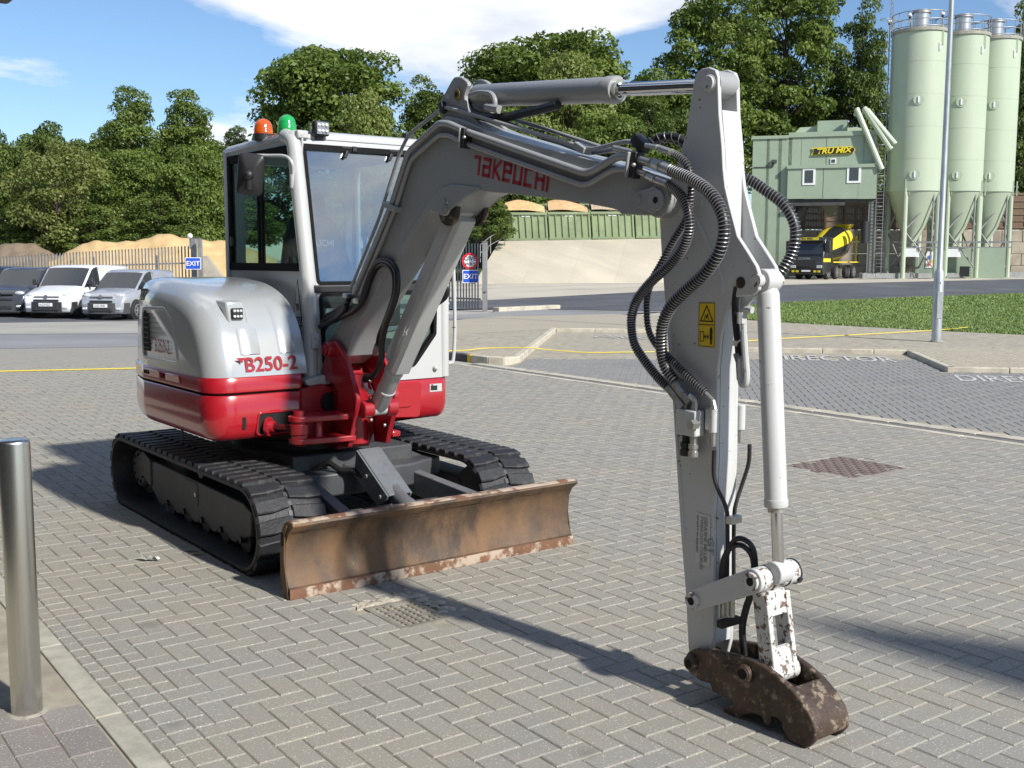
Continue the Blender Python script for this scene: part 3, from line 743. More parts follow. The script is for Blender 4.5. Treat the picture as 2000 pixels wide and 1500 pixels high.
sign(377, 514.5, 43.0, .62, .47, [('EXIT', -.085, .255)], 'blue exit sign near the sand heap and the parked vans')
# sloping concrete wing wall by the sand
q = MB(); pts = [atD(x_, y_, 47) for x_, y_ in ((392, 500), (404, 499), (436, 541), (392, 541))]
q.loft([pts, [p_+Vector((.2, .35, 0)) for p_ in pts]]); tag(q.build('wing_wall', mat('grey concrete', (.35, .32, .26), .9, var=.15, bump=.3), bevel=.02), 'sloping grey concrete wing wall at the end of the sand heap', 'wall')
# ================================================================== AGGREGATE RAMP AND BINS
def PD(px_, py_, D): return atD(px_, py_, D)
M_ramp = mat('ramp concrete', (.47, .42, .325), .9, var=.14, vscale=.3, dirt=(.36, .32, .26), damt=.7, dscale=.35, dlo=.45, dhi=.75, bump=.2, bscale=10, stretch=(1.2, .35, 1))
rb = [PD(925, 556, 62), PD(1462, 553, 65.4)]; rt_ = [PD(975, 471, 72), PD(1466, 463, 74.4)]
q = MB(); n = 6
for k in range(n):
    def L_(A, B, t): return A.lerp(B, t)
    a0, a1 = L_(rb[0], rb[1], k/n), L_(rb[0], rb[1], (k+1)/n-.0004); c0, c1 = L_(rt_[0], rt_[1], k/n), L_(rt_[0], rt_[1], (k+1)/n-.0004)
    q.loft([[p-Zv*.4 for p in (a0, a1, c1, c0)], [a0, a1, c1, c0]])
tag(q.build('ramp', M_ramp, smooth=0), kind='structure')
M_binG = mat('sage green steel', (.25, .31, .17), .55, var=.1, vscale=1, dirt=(.17, .18, .11), damt=.4, dscale=1.5)
M_agg = [mat('bin sand', (.56, .36, .17), .95, var=.2, vscale=3, bump=.8, bscale=8), mat('bin sharp sand', (.52, .33, .17), .95, var=.2, vscale=4, bump=.8, bscale=9), mat('bin gravel', (.40, .32, .22), .95, var=.35, vscale=9, bump=1, bscale=20)]
BN = (rt_[1]-rt_[0]); BN.z = 0; BN.normalize(); BA = Vector((-BN.y, BN.x, 0))
def bin_(x0, x1, top, bot, D, num, m, label):
    A, B = PD(x0, bot, D), PD(x1, bot, D); z0 = A.z; z1 = PD(x0, top, D).z; w = (B-A).length; hh = z1-z0
    r = empty('aggregate_bin', A, label, 'bin', 'aggregate bins on top of the ramp')
    e = SR; nb = -SN
    lean = -.34*hh
    def pt(s, t, d): return A+e*(s*w+lean*.32*t*0-.12*t*w*.5)+nb*(d-.1*t)+Zv*(t*hh)
    q = MB(); q.loft([[pt(0, 0, .0), pt(1, 0, 0), pt(1, 0, 2.6), pt(0, 0, 2.6)], [pt(0, .80, 0), pt(1, .80, 0), pt(1, 1, 2.6), pt(0, 1, 2.6)]], cap=False)
    q.loft([[pt(.03, .3, .06), pt(.97, .3, .06), pt(.97, .3, 2.5), pt(.03, .3, 2.5)], [pt(.03, .795, .06), pt(.97, .795, .06), pt(.97, .99, 2.5), pt(.03, .99, 2.5)]], cap=False); q.build('hopper', M_binG, r, smooth=0)
    for k in range(7):
        s = .03+.94*k/6; q = MB(); q.loft([[pt(s-.012, .02, -.08), pt(s+.012, .02, -.08), pt(s+.012, .02, .0), pt(s-.012, .02, .0)], [pt(s-.012, .76, -.08), pt(s+.012, .76, -.08), pt(s+.012, .76, .0), pt(s-.012, .76, .0)]]); q.build('rib', M_binG, r, smooth=0)
    for t0, t1 in ((.0, .07), (.76, .83)):
        q = MB(); q.loft([[pt(0, t0, -.12), pt(1, t0, -.12), pt(1, t0, 0), pt(0, t0, 0)], [pt(0, t1, -.12), pt(1, t1, -.12), pt(1, t1, 0), pt(0, t1, 0)]]); q.build('rim_beam', M_binG, r, smooth=0)
    for s in (0, 1):
        q = MB(); q.loft([[pt(s-.012, .7, 0), pt(s+.012, .7, 0), pt(s+.012, .7, 2.6), pt(s-.012, .7, 2.6)], [pt(s-.012, .84, 0), pt(s+.012, .84, 0), pt(s+.012, 1.14, 2.6), pt(s-.012, 1.14, 2.6)]]); q.build('side_board', M_binG, r, smooth=0)
    q = MB(); q.loft([[pt(s_, 1, 2.55) for s_ in (0, 1)]+[pt(1, 1, 2.65), pt(0, 1, 2.65)], [pt(s_, 1.14, 2.55) for s_ in (0, 1)]+[pt(1, 1.14, 2.65), pt(0, 1.14, 2.65)]]); q.build('back_board', M_binG, r, smooth=0)
    q = MB(); ph = num*1.7
    def top_(s, t): return pt(.03+.94*s, .72+.50*max(0, sin(pi*(t*.72+.12)))*(.62+.38*sin(pi*(s*.8+.15)+ph*.1))+.025*sin(9*s+ph)*sin(7*t), .08+2.4*t)
    q.grid(top_, 20, 16); q.build('aggregate', m, r, smooth=180)
    text('bin_number', str(num), M_white, r, pt(.5, .56, -.02), SR, Zv, hh*.13, bold=.01, align='CENTER')
    q = MB(); c = pt(.5, .72, -.02); q.box(c, (.55, .02, .10), Matrix((SR, -SN, Zv)).transposed()); q.build('number_plate', M_white, r, smooth=0)
    return r
for k, (x0, x1, lb_) in enumerate(((989, 1071, 'green steel aggregate bin nearest the handrail, heaped with sand, numbered 1'), (1073, 1155, 'green steel aggregate bin heaped with sand, numbered 2'), (1157, 1240, 'green steel aggregate bin of gravel, numbered 3'), (1242, 1328, 'green steel aggregate bin partly hidden by the arm, next to number 3'), (1330, 1416, 'green steel aggregate bin hidden behind the arm'))):
    bin_(x0, x1, 404-k*.6, 470-k*1.6, 73+.25*k, k+1, M_agg[min(k, 2)], lb_)
q = MB(); r = empty('handrail', PD(950, 492, 68), 'pale steel handrail climbing to the first green bin', 'handrail')
hp = [PD(938, 478, 66), PD(958, 462, 68), PD(986, 448, 70)]
for k in range(3):
    q = MB(); q.cyl(hp[k]-Zv*1.05, hp[k], .03, n=6); q.build('upright', M_galv, r)
for dz in (0, -.5):
    q = MB(); q.tube([p_+Zv*dz for p_ in hp], .03, 6); q.build('rail', M_galv, r)
# ================================================================== BATCHING PLANT
M_pl = mat('plant cladding', (.29, .36, .265), .5, var=.06, vscale=.5, dirt=(.23, .28, .21), damt=.35, dscale=.6)
M_pl2 = mat('pale sage paint', (.40, .465, .345), .42, var=.05, vscale=.4, dirt=(.45, .47, .38), damt=.35, dscale=.5, stretch=(1, 1, .25))
M_dk = mat('dark steel', (.07, .07, .065), .6, .3, var=.3)
BD = 79.; FI = radians(16)
fx = SR*cos(FI)+SN*sin(FI); fn_ = SN*cos(FI)-SR*sin(FI)          # along the front, out of the front
FO = PD(1590, 470, BD)
def onF(px_, py_, out=0.):
    d = ray(px_, py_); o = FO+fn_*out; return CAM+d*((o-CAM).dot(fn_)/d.dot(fn_))
RF = Matrix((fx, -fn_, Zv)).transposed()
def fbox(b, x0, y0, x1, y1, out, back, o2=None):
    """box whose front is this rectangle of the view on the plane `out` in front of the facade"""
    a, c = onF(x0, y0, out), onF(x1, y1, out); w = (c-a).dot(fx); z0, z1 = min(a.z, c.z), max(a.z, c.z); m_ = a+fx*w/2
    q_ = Vector((m_.x, m_.y, (z0+z1)/2))-fn_*back/2
    return b.box(q_, (abs(w), back, z1-z0), RF)
bl = empty('batching_plant', FO.xy.to_3d(), 'sage green clad batching plant building with yellow lettered sign', 'building')
def fpart(name, m, rects, bevel=0., **k):
    q = MB()
    for r_ in rects: fbox(q, *r_)
    return q.build(name, m, bl, smooth=0, bevel=bevel, **k)
# walls panel by panel
for x0, x1 in ((1471, 1497), (1498, 1520), (1521, 1540)): fpart('cladding_panel', M_pl, [(x0, 270, x1-.25, 541, 0, 6)])
for k in range(7):
    x0 = 1541+k*24.4; fpart('cladding_panel', M_pl, [(x0, 263, x0+24.1, 324, .0, 6)])
for k in range(5):
    x0 = 1539+k*34.4; fpart('cladding_panel', M_pl, [(x0, 326, x0+34.1, 388, .35, 6.3)])
rf = fpart('roof', M_pl, [(1468, 266, 1541, 270, .1, 6.2), (1541, 259, 1713, 263.5, .1, 6.2), (1537, 323, 1713, 326, .45, .8)])
q = MB(); a = [onF(x_, y_, -1.5) for x_, y_ in ((1552, 260), (1563, 249), (1597, 247), (1597, 260))]; q.loft([a, [p_-fn_*3 for p_ in a]]); q.build('roof_hatch', M_pl2, rf, smooth=0)
q = MB(); fbox(q, 1597, 236, 1654, 262, -.9, 3); q.build('roof_box', M_pl, rf, smooth=0)
q = MB(); a = [onF(x_, y_, -1.2) for x_, y_ in ((1655, 262), (1655, 250), (1672, 248), (1712, 256), (1712, 262))]; q.loft([a, [p_-fn_*3 for p_ in a]]); q.build('roof_cowl', M_pl2, rf, smooth=0)
for x0, y0, x1, y1, o_ in ((1568, 328.5, 1592, 361, .36), (1655, 323.5, 1681, 357, .36), (1622, 309.5, 1633, 319.5, .02)):
    w_ = fpart('window', M_white, [(x0, y0, x1, y1, o_+.04, .1)]); b_ = (x1-x0)*.17
    q = MB(); fbox(q, x0+b_, y0+b_, x1-b_, y1-b_, o_+.06, .05); q.build('pane', mat('dark window', (.05, .06, .06), .08), w_, smooth=0)
fpart('wall_lamp', M_dk, [(1507, 312, 1517, 317, .25, .3), (1508, 317, 1511, 325, .1, .1)]); fpart('cable', M_dk, [(1472, 326.2, 1509, 327.2, .05, .06)])
# sign
sg = empty('name_sign', onF(1627, 295, .1), 'black sign with yellow letters on the plant building front', 'sign')
M_ye = mat('sign yellow', (.75, .60, .02), .45)
for nm, m, e, o_ in (('border', M_ye, 0., .10), ('face', M_blk, 1.6, .14)):
    pl_ = [(1584+e*2.2, 303.5-e*.8), (1588+e, 295.5), (1586+e*2, 289+e*.9), (1662, 285.7+e*.9), (1669.5-e, 289), (1671-e*1.2, 293), (1667-e, 298), (1660, 300.4-e*.8)]
    a = [onF(x_, y_, o_) for x_, y_ in pl_]; q = MB(); q.loft([[p_-fn_*.05 for p_ in a], a]); q.build(nm, m, sg, smooth=0)
a, c = onF(1594, 300.6, .16), onF(1657, 297.3, .16); text('lettering', 'TRU MIX', M_ye, sg, a+fn_*.01, c-a, Zv, .50, bold=.03, shear=.25, width=1.2)
# under the body: beams, legs, chute
fpart('beam', M_dk, [(1541, 388.5, 1714, 394, .1, 5.5), (1545, 396, 1650, 401, .5, .5)])
for x0 in (1697, 1704): fpart('leg', mat('grey steel', (.20, .21, .19), .6, .3), [(x0, 393, x0+4.2, 533, .1 if x0 < 1700 else -2.5, .3)])
q = MB(); R_ = []
for z_, w_ in ((403, 17), (419, 6), (424, 6)):
    c = onF(1621, z_, -1.5); s_ = w_*BD/FPX; R_.append([c+fx*s_*a_+fn_*s_*b_ for a_, b_ in ((-1, -1), (1, -1), (1, 1), (-1, 1))])
q.loft(R_); q.build('chute', mat('chute steel', (.16, .17, .13), .6, .2), bl, smooth=0)
q = MB(); q.cyl(onF(1570, 398, -.8), onF(1548, 455, -.8), .42, n=10); q.build('duct', M_dk, bl)
q = MB(); a = onF(1690, 432, .6); q.cyl(a, a-Zv*1.55, .27, .33, n=12); q.build('black_tank', M_blk, bl)
for pa, pb_ in (((1673, 213), (1722, 331)), ((1688, 212), (1740, 292)), ((1694, 216), (1748, 282))):
    q = MB(); A, B = onF(pa[0], pa[1], .2), onF(pb_[0], pb_[1], .4); q.tube([A-fn_*.5-Zv*.3, A, A.lerp(B, .5), B], .2, 10); q.build('screw_conveyor', M_pl2, bl)
q = MB()
for k in range(34): p_ = onF(1718, 290+k*7, .3); q.box(p_, (.5, .03, .03), RF)
for s_ in (-.25, .25): q.box(onF(1718, 408, .3)+fx*s_, (.04, .04, 9.2), RF)
q.build('ladder', M_galv, bl, smooth=0, kind='stuff')
# ------------------------------------------------------------------ silos
def silo(px_, D, top, bot, label, dia=3.78, big=False):
    c = PD(px_, 500, D); zt, zb = PD(px_, top, D).z, PD(px_, bot, D).z; z0 = h(c.x, c.y); r_ = dia/2
    r = empty('silo', (c.x, c.y, z0), label, 'silo', 'cement silos'); o = Vector((c.x, c.y, 0)); V3 = lambda x_, y_, z_: o+SR*x_+(-SN)*y_+Zv*z_
    q = MB(); n = 48
    q.loft([[V3(r_*cos(2*pi*k/n), r_*sin(2*pi*k/n), z_) for k in range(n)] for z_ in (zb, zb+.1, (zb+zt)/2, zt-.1, zt)]); q.build('shell', M_pl2, r, smooth=50)
    q = MB(); zc = zb-(zb-z0)*.52
    q.loft([[V3(rr*cos(2*pi*k/n), rr*sin(2*pi*k/n), z_) for k in range(n)] for rr, z_ in ((r_*.97, zb+.02), (r_*.5, zb-(zb-z0)*.4), (.32, zc-.3), (.32, zc-1.2))]); q.build('hopper', M_pl2, r, smooth=50)
    q = MB(); q.loft([[V3(rr*cos(2*pi*k/n), rr*sin(2*pi*k/n), z_) for k in range(n)] for rr, z_ in ((r_*1.02, zt-.22), (r_*1.05, zt-.2), (r_*1.05, zt+.02), (r_*1.02, zt+.04))]); q.build('top_rim', mat('weathered rim', (.30, .29, .24), .7, var=.2), r, smooth=30)
    for k in range(4):
        a_ = radians(45+90*k+8); x_, y_ = r_*.93*cos(a_), r_*.93*sin(a_)
        q = MB(); q.cyl(V3(x_, y_, z0), V3(x_, y_, zb+.2), .17, n=10); lg = q.build('leg', M_pl2, r)
        q = MB(); q.box(V3(x_, y_, z0+.03), (.6, .6, .06), RF); q.build('foot_plate', M_pl2, lg)
        q = MB(); q.box(V3(x_*1.07, y_*1.07, zb+.25), (.06, .25, 1.1), RF); q.box(V3(x_*1.07, y_*1.07, zb+.25)+SR*.28, (.06, .25, 1.1), RF); q.build('leg_gusset', M_pl2, lg, smooth=0)
    for k in range(4):
        a_, b_ = radians(45+90*k+8), radians(135+90*k+8); A = (r_*.93*cos(a_), r_*.93*sin(a_)); B = (r_*.93*cos(b_), r_*.93*sin(b_)); hh = zb-z0
        for (p_, zp), (q2, zq) in (((A, .55), (B, .98)), ((A, .55), (B, .1))):
            q = MB(); q.cyl(V3(*p_, z0+hh*zp), V3(*q2, z0+hh*zq), .06, n=6); q.build('brace', M_galv, r)
    for k in range(16):
        a_ = 2*pi*k/16; q = MB(); q.cyl(V3(r_*1.03*cos(a_), r_*1.03*sin(a_), zt), V3(r_*1.03*cos(a_), r_*1.03*sin(a_), zt+1.15), .028, n=5); q.build('rail_post', M_galv, r)
    for z_ in (.12, .6, 1.15):
        q = MB(); q.tube([V3(r_*1.03*cos(2*pi*k/32), r_*1.03*sin(2*pi*k/32), zt+z_) for k in range(33)], .03, 5); q.build('guard_rail', M_galv, r)
    q = MB(); a_ = V3(-.05, -.2, zt); q.cyl(a_, a_+Zv*1.25, .55, n=16); fl = q.build('filter_unit', mat('bright steel', (.55, .55, .55), .35, .8), r)
    q = MB(); q.cyl(a_+Zv*1.25, a_+Zv*1.45, .66, .6, n=16); q.build('filter_cap', M_galv, fl)
    for zf_, x_ in ((.56, -.3), (.1, -.33)):
        zz_ = zb+(zt-zb)*zf_; an = atan2(-sqrt(1-x_*x_), x_); p_ = V3(r_*cos(an), r_*sin(an), zz_); nn = (p_-V3(0, 0, zz_)).normalized()
        q = MB(); q.cyl(p_-nn*.1, p_+nn*.05, .36, n=20); hm = q.build('manhole', M_pl2, r, smooth=30)
        q = MB(); q.box(p_+nn*.08, (.1, .06, .42), RF); q.build('latch', M_white, hm)
    q = MB(); q.box(V3(1.0, -r_*.84, zt-.5), (.16, .2, 1.3), RF); q.build('bracket', M_pl2, r, smooth=0)
    q = MB(); q.box(V3(.8, -r_*.95, zt-1.3), (.14, .05, .5), RF); q.build('tag_plate', M_white, r, smooth=0)
    q = MB(); hh = zb-z0
    q.cyl(V3(0, -r_*.5, z0+1.6), V3(0, -r_*.5, z0+2.4), .26, n=10); q.box(V3(-.55, -r_*.7, z0+1.9), (.8, .4, .6), RF); q.build('valve_box', mat('white enamel', (.70, .71, .71), .4), r)
    q = MB(); q.cyl(V3(.9, -r_*.75, z0+1.2), V3(.95, -r_*.75, zb-.1), .07, n=8); q.build('fill_pipe', M_galv, r)
    q = MB(); q.box(V3(0, -r_*.72, z0+hh*.42), (r_*1.5, .06, .14), RF); q.box(V3(0, -r_*.72, z0+hh*.36), (r_*1.5, .06, .08), RF); q.build('cross_beam', M_galv, r, smooth=0)
    for f_ in (.2, .4, .6, .8):
        z_ = zb+(zt-zb)*f_; q = MB(); q.tube([V3(r_*1.001*cos(2*pi*k/48), r_*1.001*sin(2*pi*k/48), z_) for k in range(49)], .012, 4); q.build('weld_seam', M_pl2, r)
    if big:
        q = MB(); x_ = -r_*1.1
        for k in range(60): q.box(V3(x_, .0, z0+.4+k*.33), (.03, .5, .03), RF)
        for s_ in (-.25, .25): q.box(V3(x_, s_, z0+10), (.05, .05, 21), RF)
        for k in range(9): q.tube([V3(x_-.4+.4*cos(t_), .4*sin(t_), z0+3+k*2.2) for t_ in [pi*.3+1.4*pi*j/10 for j in range(11)]], .025, 4)
        q.build('ladder', M_galv, r, smooth=0, kind='stuff')
    return r
silo(1779, 80, 73, 376, 'first and nearest sage green silo, beside the plant building', big=True)
silo(1859.5, 82.6, 80, 376.5, 'middle one of the three sage green silos, behind the lamp post')
silo(1921.5, 85.2, 88, 377.5, 'rightmost sage green silo, smallest in view')
# cameras on poles at the silo tops
for px_, py_, D, lb_ in ((1738, 43, 79.6, 'dome camera on a thin pole left of the first silo'), (1777, 30, 79, 'dome camera on the first silo rail, left of the filter'), (1841, 27, 79, 'dome camera on the first silo rail, next to the lamp post')):
    c = PD(px_, py_, D); r = empty('dome_camera', c, lb_, 'camera', 'security cameras on the silo'); q = MB(); q.sphere(c, .17, 10, 6, (1, 1, .8)); q.build('housing', M_white, r)
    q = MB(); q.sphere(c-Zv*.12, .12, 10, 6); q.build('lens', M_blk, r); q = MB(); q.cyl(c+Zv*.1, c-Zv*(1.3 if px_ > 1750 else 20.5)+SR*.12, .035, n=6); q.build('pole', M_galv, r)
# base frame under the silos
q = MB(); a, c = PD(1682, 541, 77.5), PD(2060, 536, 88); z_ = .42
r = empty('base_frame', a, 'long grey steel base frame lying under the silos', 'frame')
for off in (0, 3.6):
    q = MB(); A, B = a+(-SN)*off, c+(-SN)*off; A.z = B.z = z_+.18
    dd = (B-A).normalized(); Rb = Matrix((dd, Vector((-dd.y, dd.x, 0)), Zv)).transposed(); q.box((A+B)/2, ((B-A).length, .25, .36), Rb); q.build('beam', M_galv, r, smooth=0)
# switch cabinet, crate
c = PD(1815, 512, 81.5); q = MB(); q.box(Vector((c.x, c.y, 1.4)), (2.0, .9, 2.0), RF); r = empty('cabinet', (c.x, c.y, .36), 'pale cabinet with coloured notices under the first silo', 'cabinet'); q.build('body', mat('cabinet sage', (.24, .30, .24), .5), r)
q = MB(); q.box(Vector((c.x, c.y, 1.75))+SN*.5, (.85, .04, 1.2), RF); nt = q.build('notice_board', M_white, r, smooth=0)
for k, (dx, dz, cc) in enumerate(((-.15, .2, (.05, .15, .6)), (.15, .25, (.1, .25, .65)), (0, -.1, (.7, .55, .03)), (.2, -.25, (.05, .2, .6)), (-.2, -.3, (.6, .05, .05)))):
    q = MB(); q.box(Vector((c.x, c.y, 1.75+dz))+SN*.53+SR*dx, (.24, .02, .24), RF); q.build('notice', mat('notice%d' % k, cc, .5), nt, smooth=0)
c = PD(1905, 515, 83); q = MB(); q.box(Vector((c.x, c.y, 1.5)), (4, 1.2, 2.3), RF); tag(q.build('pump_housing', M_pl), 'sage green box housing behind the middle silo legs', 'housing')
c = PD(1884, 522, 80.5); q = MB(); q.box(Vector((c.x, c.y, .9)), (.62, .5, .75), RF)
for k in range(4): q.box(Vector((c.x, c.y, .6+k*.2))+SN*.27, (.64, .04, .05), RF)
tag(q.build('crate', M_blk, smooth=0), 'black plastic crate standing between the silo legs', 'crate')
# retaining wall of concrete blocks with timber fence on top
M_blkw = mat('retaining block', (.33, .29, .225), .95, var=.22, vscale=.6, dirt=(.17, .14, .11), damt=.6, dscale=.7, bump=.3, bscale=8)
M_wood = mat('fence timber', (.17, .115, .075), .9, var=.3, vscale=1.4, dirt=(.10, .07, .05), damt=.6, dscale=1, stretch=(3, 3, .3))
WD = 91.; A = PD(1535, 500, WD); wr = empty('retaining_wall', (A.x, A.y, .36), 'stacked concrete block retaining wall behind the mixer and silos', 'wall')
wl_ = 480*WD/FPX; nb_ = 12; bw = wl_/nb_; zb0 = .3; zt0 = PD(1600, 449, WD).z; bh = (zt0-zb0)/4
for j in range(4):
    for i in range(nb_+1):
        q = MB(); s0 = (i-.5*(j % 2))*bw; q.box(A.xy.to_3d()+SR*(s0+bw/2)+Zv*(zb0+(j+.5)*bh)-SN*(.5+random.uniform(-.02, .02)), (bw-.03, 1, bh-.03), Matrix((SR, -SN, Zv)).transposed()); q.build('block', M_blkw, wr, bevel=.03)
fr2 = empty('timber_fence', A.xy.to_3d()+Zv*zt0, 'brown timber fence standing on the block retaining wall', 'fence'); zt1 = PD(1600, 374, WD).z; FB = A.xy.to_3d()-SN*1.2
for i in range(13):
    q = MB(); q.box(FB+SR*(i*wl_/12)+Zv*((zt0+zt1)/2)+SN*.1, (.22, .22, zt1-zt0+.1), Matrix((SR, -SN, Zv)).transposed()); q.build('post', M_wood, fr2, smooth=0)
for k in range(6):
    q = MB(); q.box(FB+SR*(wl_/2)+Zv*(zt0+.25+k*(zt1-zt0-.4)/5)+SN*.04, (wl_, .09, .13), Matrix((SR, -SN, Zv)).transposed()); q.build('rail', M_wood, fr2, smooth=0)
bmx = None; nbd = 150
for i in range(nbd):
    if bmx is None:
        q = MB(); q.box((0, 0, 0), (wl_/nbd-.012, .03, zt1-zt0-.1), Matrix((SR, -SN, Zv)).transposed()); bmx = q.mesh('board', 0); bmx.materials.append(M_wood)
    o = bpy.data.objects.new('board', bmx); COL.objects.link(o); o.parent = fr2; o.location = FB+SR*((i+.5)*wl_/nbd)+Zv*((zt0+zt1)/2)-fr2.location+Zv*random.uniform(-.03, .03)
# timber fence at the foot of the trees left of the bins
A = PD(930, 472, 77); B = PD(1000, 470, 77); r = empty('timber_fence', A, 'dark timber fence under the trees left of the bins', 'fence'); n = 22
for i in range(n):
    q = MB(); q.box(A.lerp(B, (i+.5)/n)+Zv*.75, ((B-A).length/n-.012, .03, 1.6), Matrix((SR, -SN, Zv)).transposed()); q.build('board', M_wood, r, smooth=0)
for k in range(4):
    q = MB(); q.box(A.lerp(B, k/3)+Zv*.8+SN*.1, (.13, .13, 1.9), None); q.build('post', M_wood, r, smooth=0)
A = PD(398, 444, 75); B = PD(442, 441, 75); r = empty('timber_fence', A, 'weathered fence rail between the trees left of the cab', 'fence')
for k in range(3):
    q = MB(); q.box((A+B)/2-Zv*.3*k, ((B-A).length, .05, .16), Matrix((SR, -SN, Zv)).transposed()); q.build('rail', mat('grey timber', (.22, .19, .15), .9, var=.3), r)
q = MB(); q.box(A-Zv*.2, (.14, .14, 1.4)); q.build('post', M_wood, r)
# ================================================================== PARKED VANS
M_tyre = mat('tyre rubber', (.018, .018, .019), .85, var=.3, vscale=9)
M_rim = mat('wheel silver', (.45, .46, .47), .35, .7)
M_lamp = mat('headlamp glass', (.62, .64, .66), .12, .2, var=.3, vscale=14)
M_cgl = mat('car window', (.03, .035, .04), .04, spec=.8)
M_trim = mat('black plastic trim', (.028, .029, .031), .55, var=.15)
def wheel(root, x_, y_, r_, w_, side, spokes=10):
    q = MB(); prof = [(0, r_*.62), (0, r_*.9), (.18, r_), (.82, r_), (1, r_*.9), (1, r_*.62)]
    q.rod((x_, y_-w_/2, r_), (x_, y_+w_/2, r_), prof, 28); t = q.build('tyre', M_tyre, root)
    yo = y_+side*(w_/2+.004)
    q = MB(); q.rod((x_, y_+side*w_*.2, r_), (x_, yo-side*.02, r_), [(0, r_*.6), (1, r_*.63)], 24); rm = q.build('rim', M_trim, t)
    q = MB()
    for k in range(spokes):
        a_ = 2*pi*k/spokes; R = Matrix.Rotation(a_, 3, 'Y'); q.box(Vector((x_, yo, r_))+R @ Vector((r_*.34, 0, 0)), (r_*.52, .02, r_*.12), R)
    q.rod((x_, yo-side*.015, r_), (x_, yo+side*.012, r_), [(0, r_*.2), (1, r_*.17)], 16); q.ring([(x_+r_*.66*cos(2*pi*k/28), r_+r_*.66*sin(2*pi*k/28)) for k in range(28)], [(x_+r_*.58*cos(2*pi*k/28), r_+r_*.58*sin(2*pi*k/28)) for k in range(28)], 'y', yo-.012, yo+.012)
    q.build('wheel_trim', M_rim, rm); return t
def van(px_, py_, D, paint, label, L_=4.6, Wd=1.92, H=1.9, theta=31, plate=None, dark_bumper=True, name='panel_van', cowl=1.14, hood=.95, lower=None, spokes=10, side_glass=True):
    r = empty(name, (0, 0, 0), label, 'van', 'vans parked in a row by the fence'); hw = Wd/2
    belt = cowl+.02
    st = [(.0, .62, .80, .62), (-.05, .74, .90, .64), (-.16, hood-.06, .955, .70), (-.35, hood, .98, .76), (-.95, cowl, 1, .84), (-1.0, cowl+.01, 1, .84), (-1.62, H-.1, 1, .79), (-1.75, H-.04, 1, .79), (-1.95, H, 1, .79), (-2.05, H, 1, .79), (-L_*.62, H+.005, 1, .79), (-L_+.25, H-.02, 1, .78), (-L_+.06, H-.12, .98, .74), (-L_, H-.5, .95, .70)]
    rings = []
    for x_, zt, wf, tw in st:
        w_ = hw*wf; zb_ = min(belt, zt-.06); wt = w_*(tw+.12 if zt > 1.3 else .93)
        zlow = .24 if x_ > -.2 or x_ < -L_+.1 else .22
        half = [(0, zt+.012), (wt*.62, zt+.004), (wt*.92, zt-.02), (wt, zt-.07), (w_, zb_), (w_*1.005, (zb_+.5)/2), (w_*.99, .42), (w_*.95, zlow), (0, zlow)]
        rings.append([(x_, y_, z_) for y_, z_ in half]+[(x_, -y_, z_) for y_, z_ in half[1:-1]][::-1])
    n = len(rings[0]); body, wind, sidew = MB(), MB(), {1: MB(), -1: MB()}
    for i in range(len(rings)-1):
        for k in range(n):
            k2 = (k+1) % n; f = [rings[i][k], rings[i][k2], rings[i+1][k2], rings[i+1][k]]
            kk = min(k, n-1-k)
            tgt = body
            if i == 5 and kk <= 1: tgt = wind
            if i in (5, 6, 7, 8) and kk == 3 and side_glass: tgt = sidew[1 if k < n/2 else -1]
            tgt.add(f, [(0, 1, 2, 3)])
    body.add(rings[0], [tuple(range(n))]); body.add(rings[-1], [tuple(range(n))[::-1]])
    bo = body.build('body', paint, r, smooth=40, weld=True)
    def inset(mb_, m_, nm, par, s_=.9, push=.012):
        P_ = [Vector(v) for v in mb_.v]
        if not P_: return None
        c = sum(P_, Vector())/len(P_); me_ = MB(); me_.add([c+(v-c)*s_ for v in P_], mb_.f); return me_.build(nm, m_, par, smooth=60, weld=True)
    # the glass itself, and the body colour frame left round it
    wind.build('windscreen', M_cgl, r, smooth=60, weld=True)
    for s_ in (1, -1): sidew[s_].build('side_window', M_cgl, r, smooth=30, weld=True)
    for s_ in (1, -1):     # pillar between window and load space, door gap
        q = MB(); q.box((-2.12, s_*hw*.925, (belt+H)/2-.05), (.09, .05, H-belt-.05), Matrix.Rotation(s_*-.13, 3, 'X')); q.build('pillar', paint, r)
        q = MB(); q.box((-2.1, s_*(hw*1.002), .85), (.014, .02, 1.0)); q.build('door_gap', M_trim, r)
        q = MB(); q.box((-1.95, s_*(hw+.012), belt-.13), (.17, .03, .035)); q.build('door_handle', paint if paint is not M_trim else M_trim, r)
        q = MB(); q.box((-1.15, s_*(hw+.13), belt+.12), (.10, .19, .2)); q.box((-1.15, s_*(hw+.0), belt+.05), (.07, .14, .06)); q.build('door_mirror', M_trim, r, bevel=.03)
        q = MB(); q.sphere((-.20, s_*hw*.70, hood-.13), .15, 14, 8, (.75, 1.35, .55)); q.build('headlamp', M_lamp, r)
        for xw in (-.83, -L_+.85):
            q = MB(); q.rod((xw, s_*(hw-.22), .33), (xw, s_*(hw+.012), .33), [(0, .385), (1, .385)], 26); q.build('wheel_arch', M_trim, r); wheel(r, xw, s_*(hw-.055), .325, .2, s_, spokes)
    lw = lower or (M_trim if dark_bumper else paint)
    q = MB(); q.loft([[(x_+.015, y_*hw*w_, z_) for x_, y_, w_ in ((-.42, -1, 1.005), (-.14, -1, .97), (-.02, -.72, .9), (.03, -.3, .9), (.03, .3, .9), (-.02, .72, .9), (-.14, 1, .97), (-.42, 1, 1.005))] for z_ in (.22, .30, .50, .60)], closed=False, cap=False)
    q.build('bumper', lw, r, smooth=40)
    q = MB(); q.box((.02, 0, .655), (.05, hw*1.0, .07)); q.box((.045, 0, .36), (.04, hw*.95, .13)); q.build('grille', M_trim, r, bevel=.015)
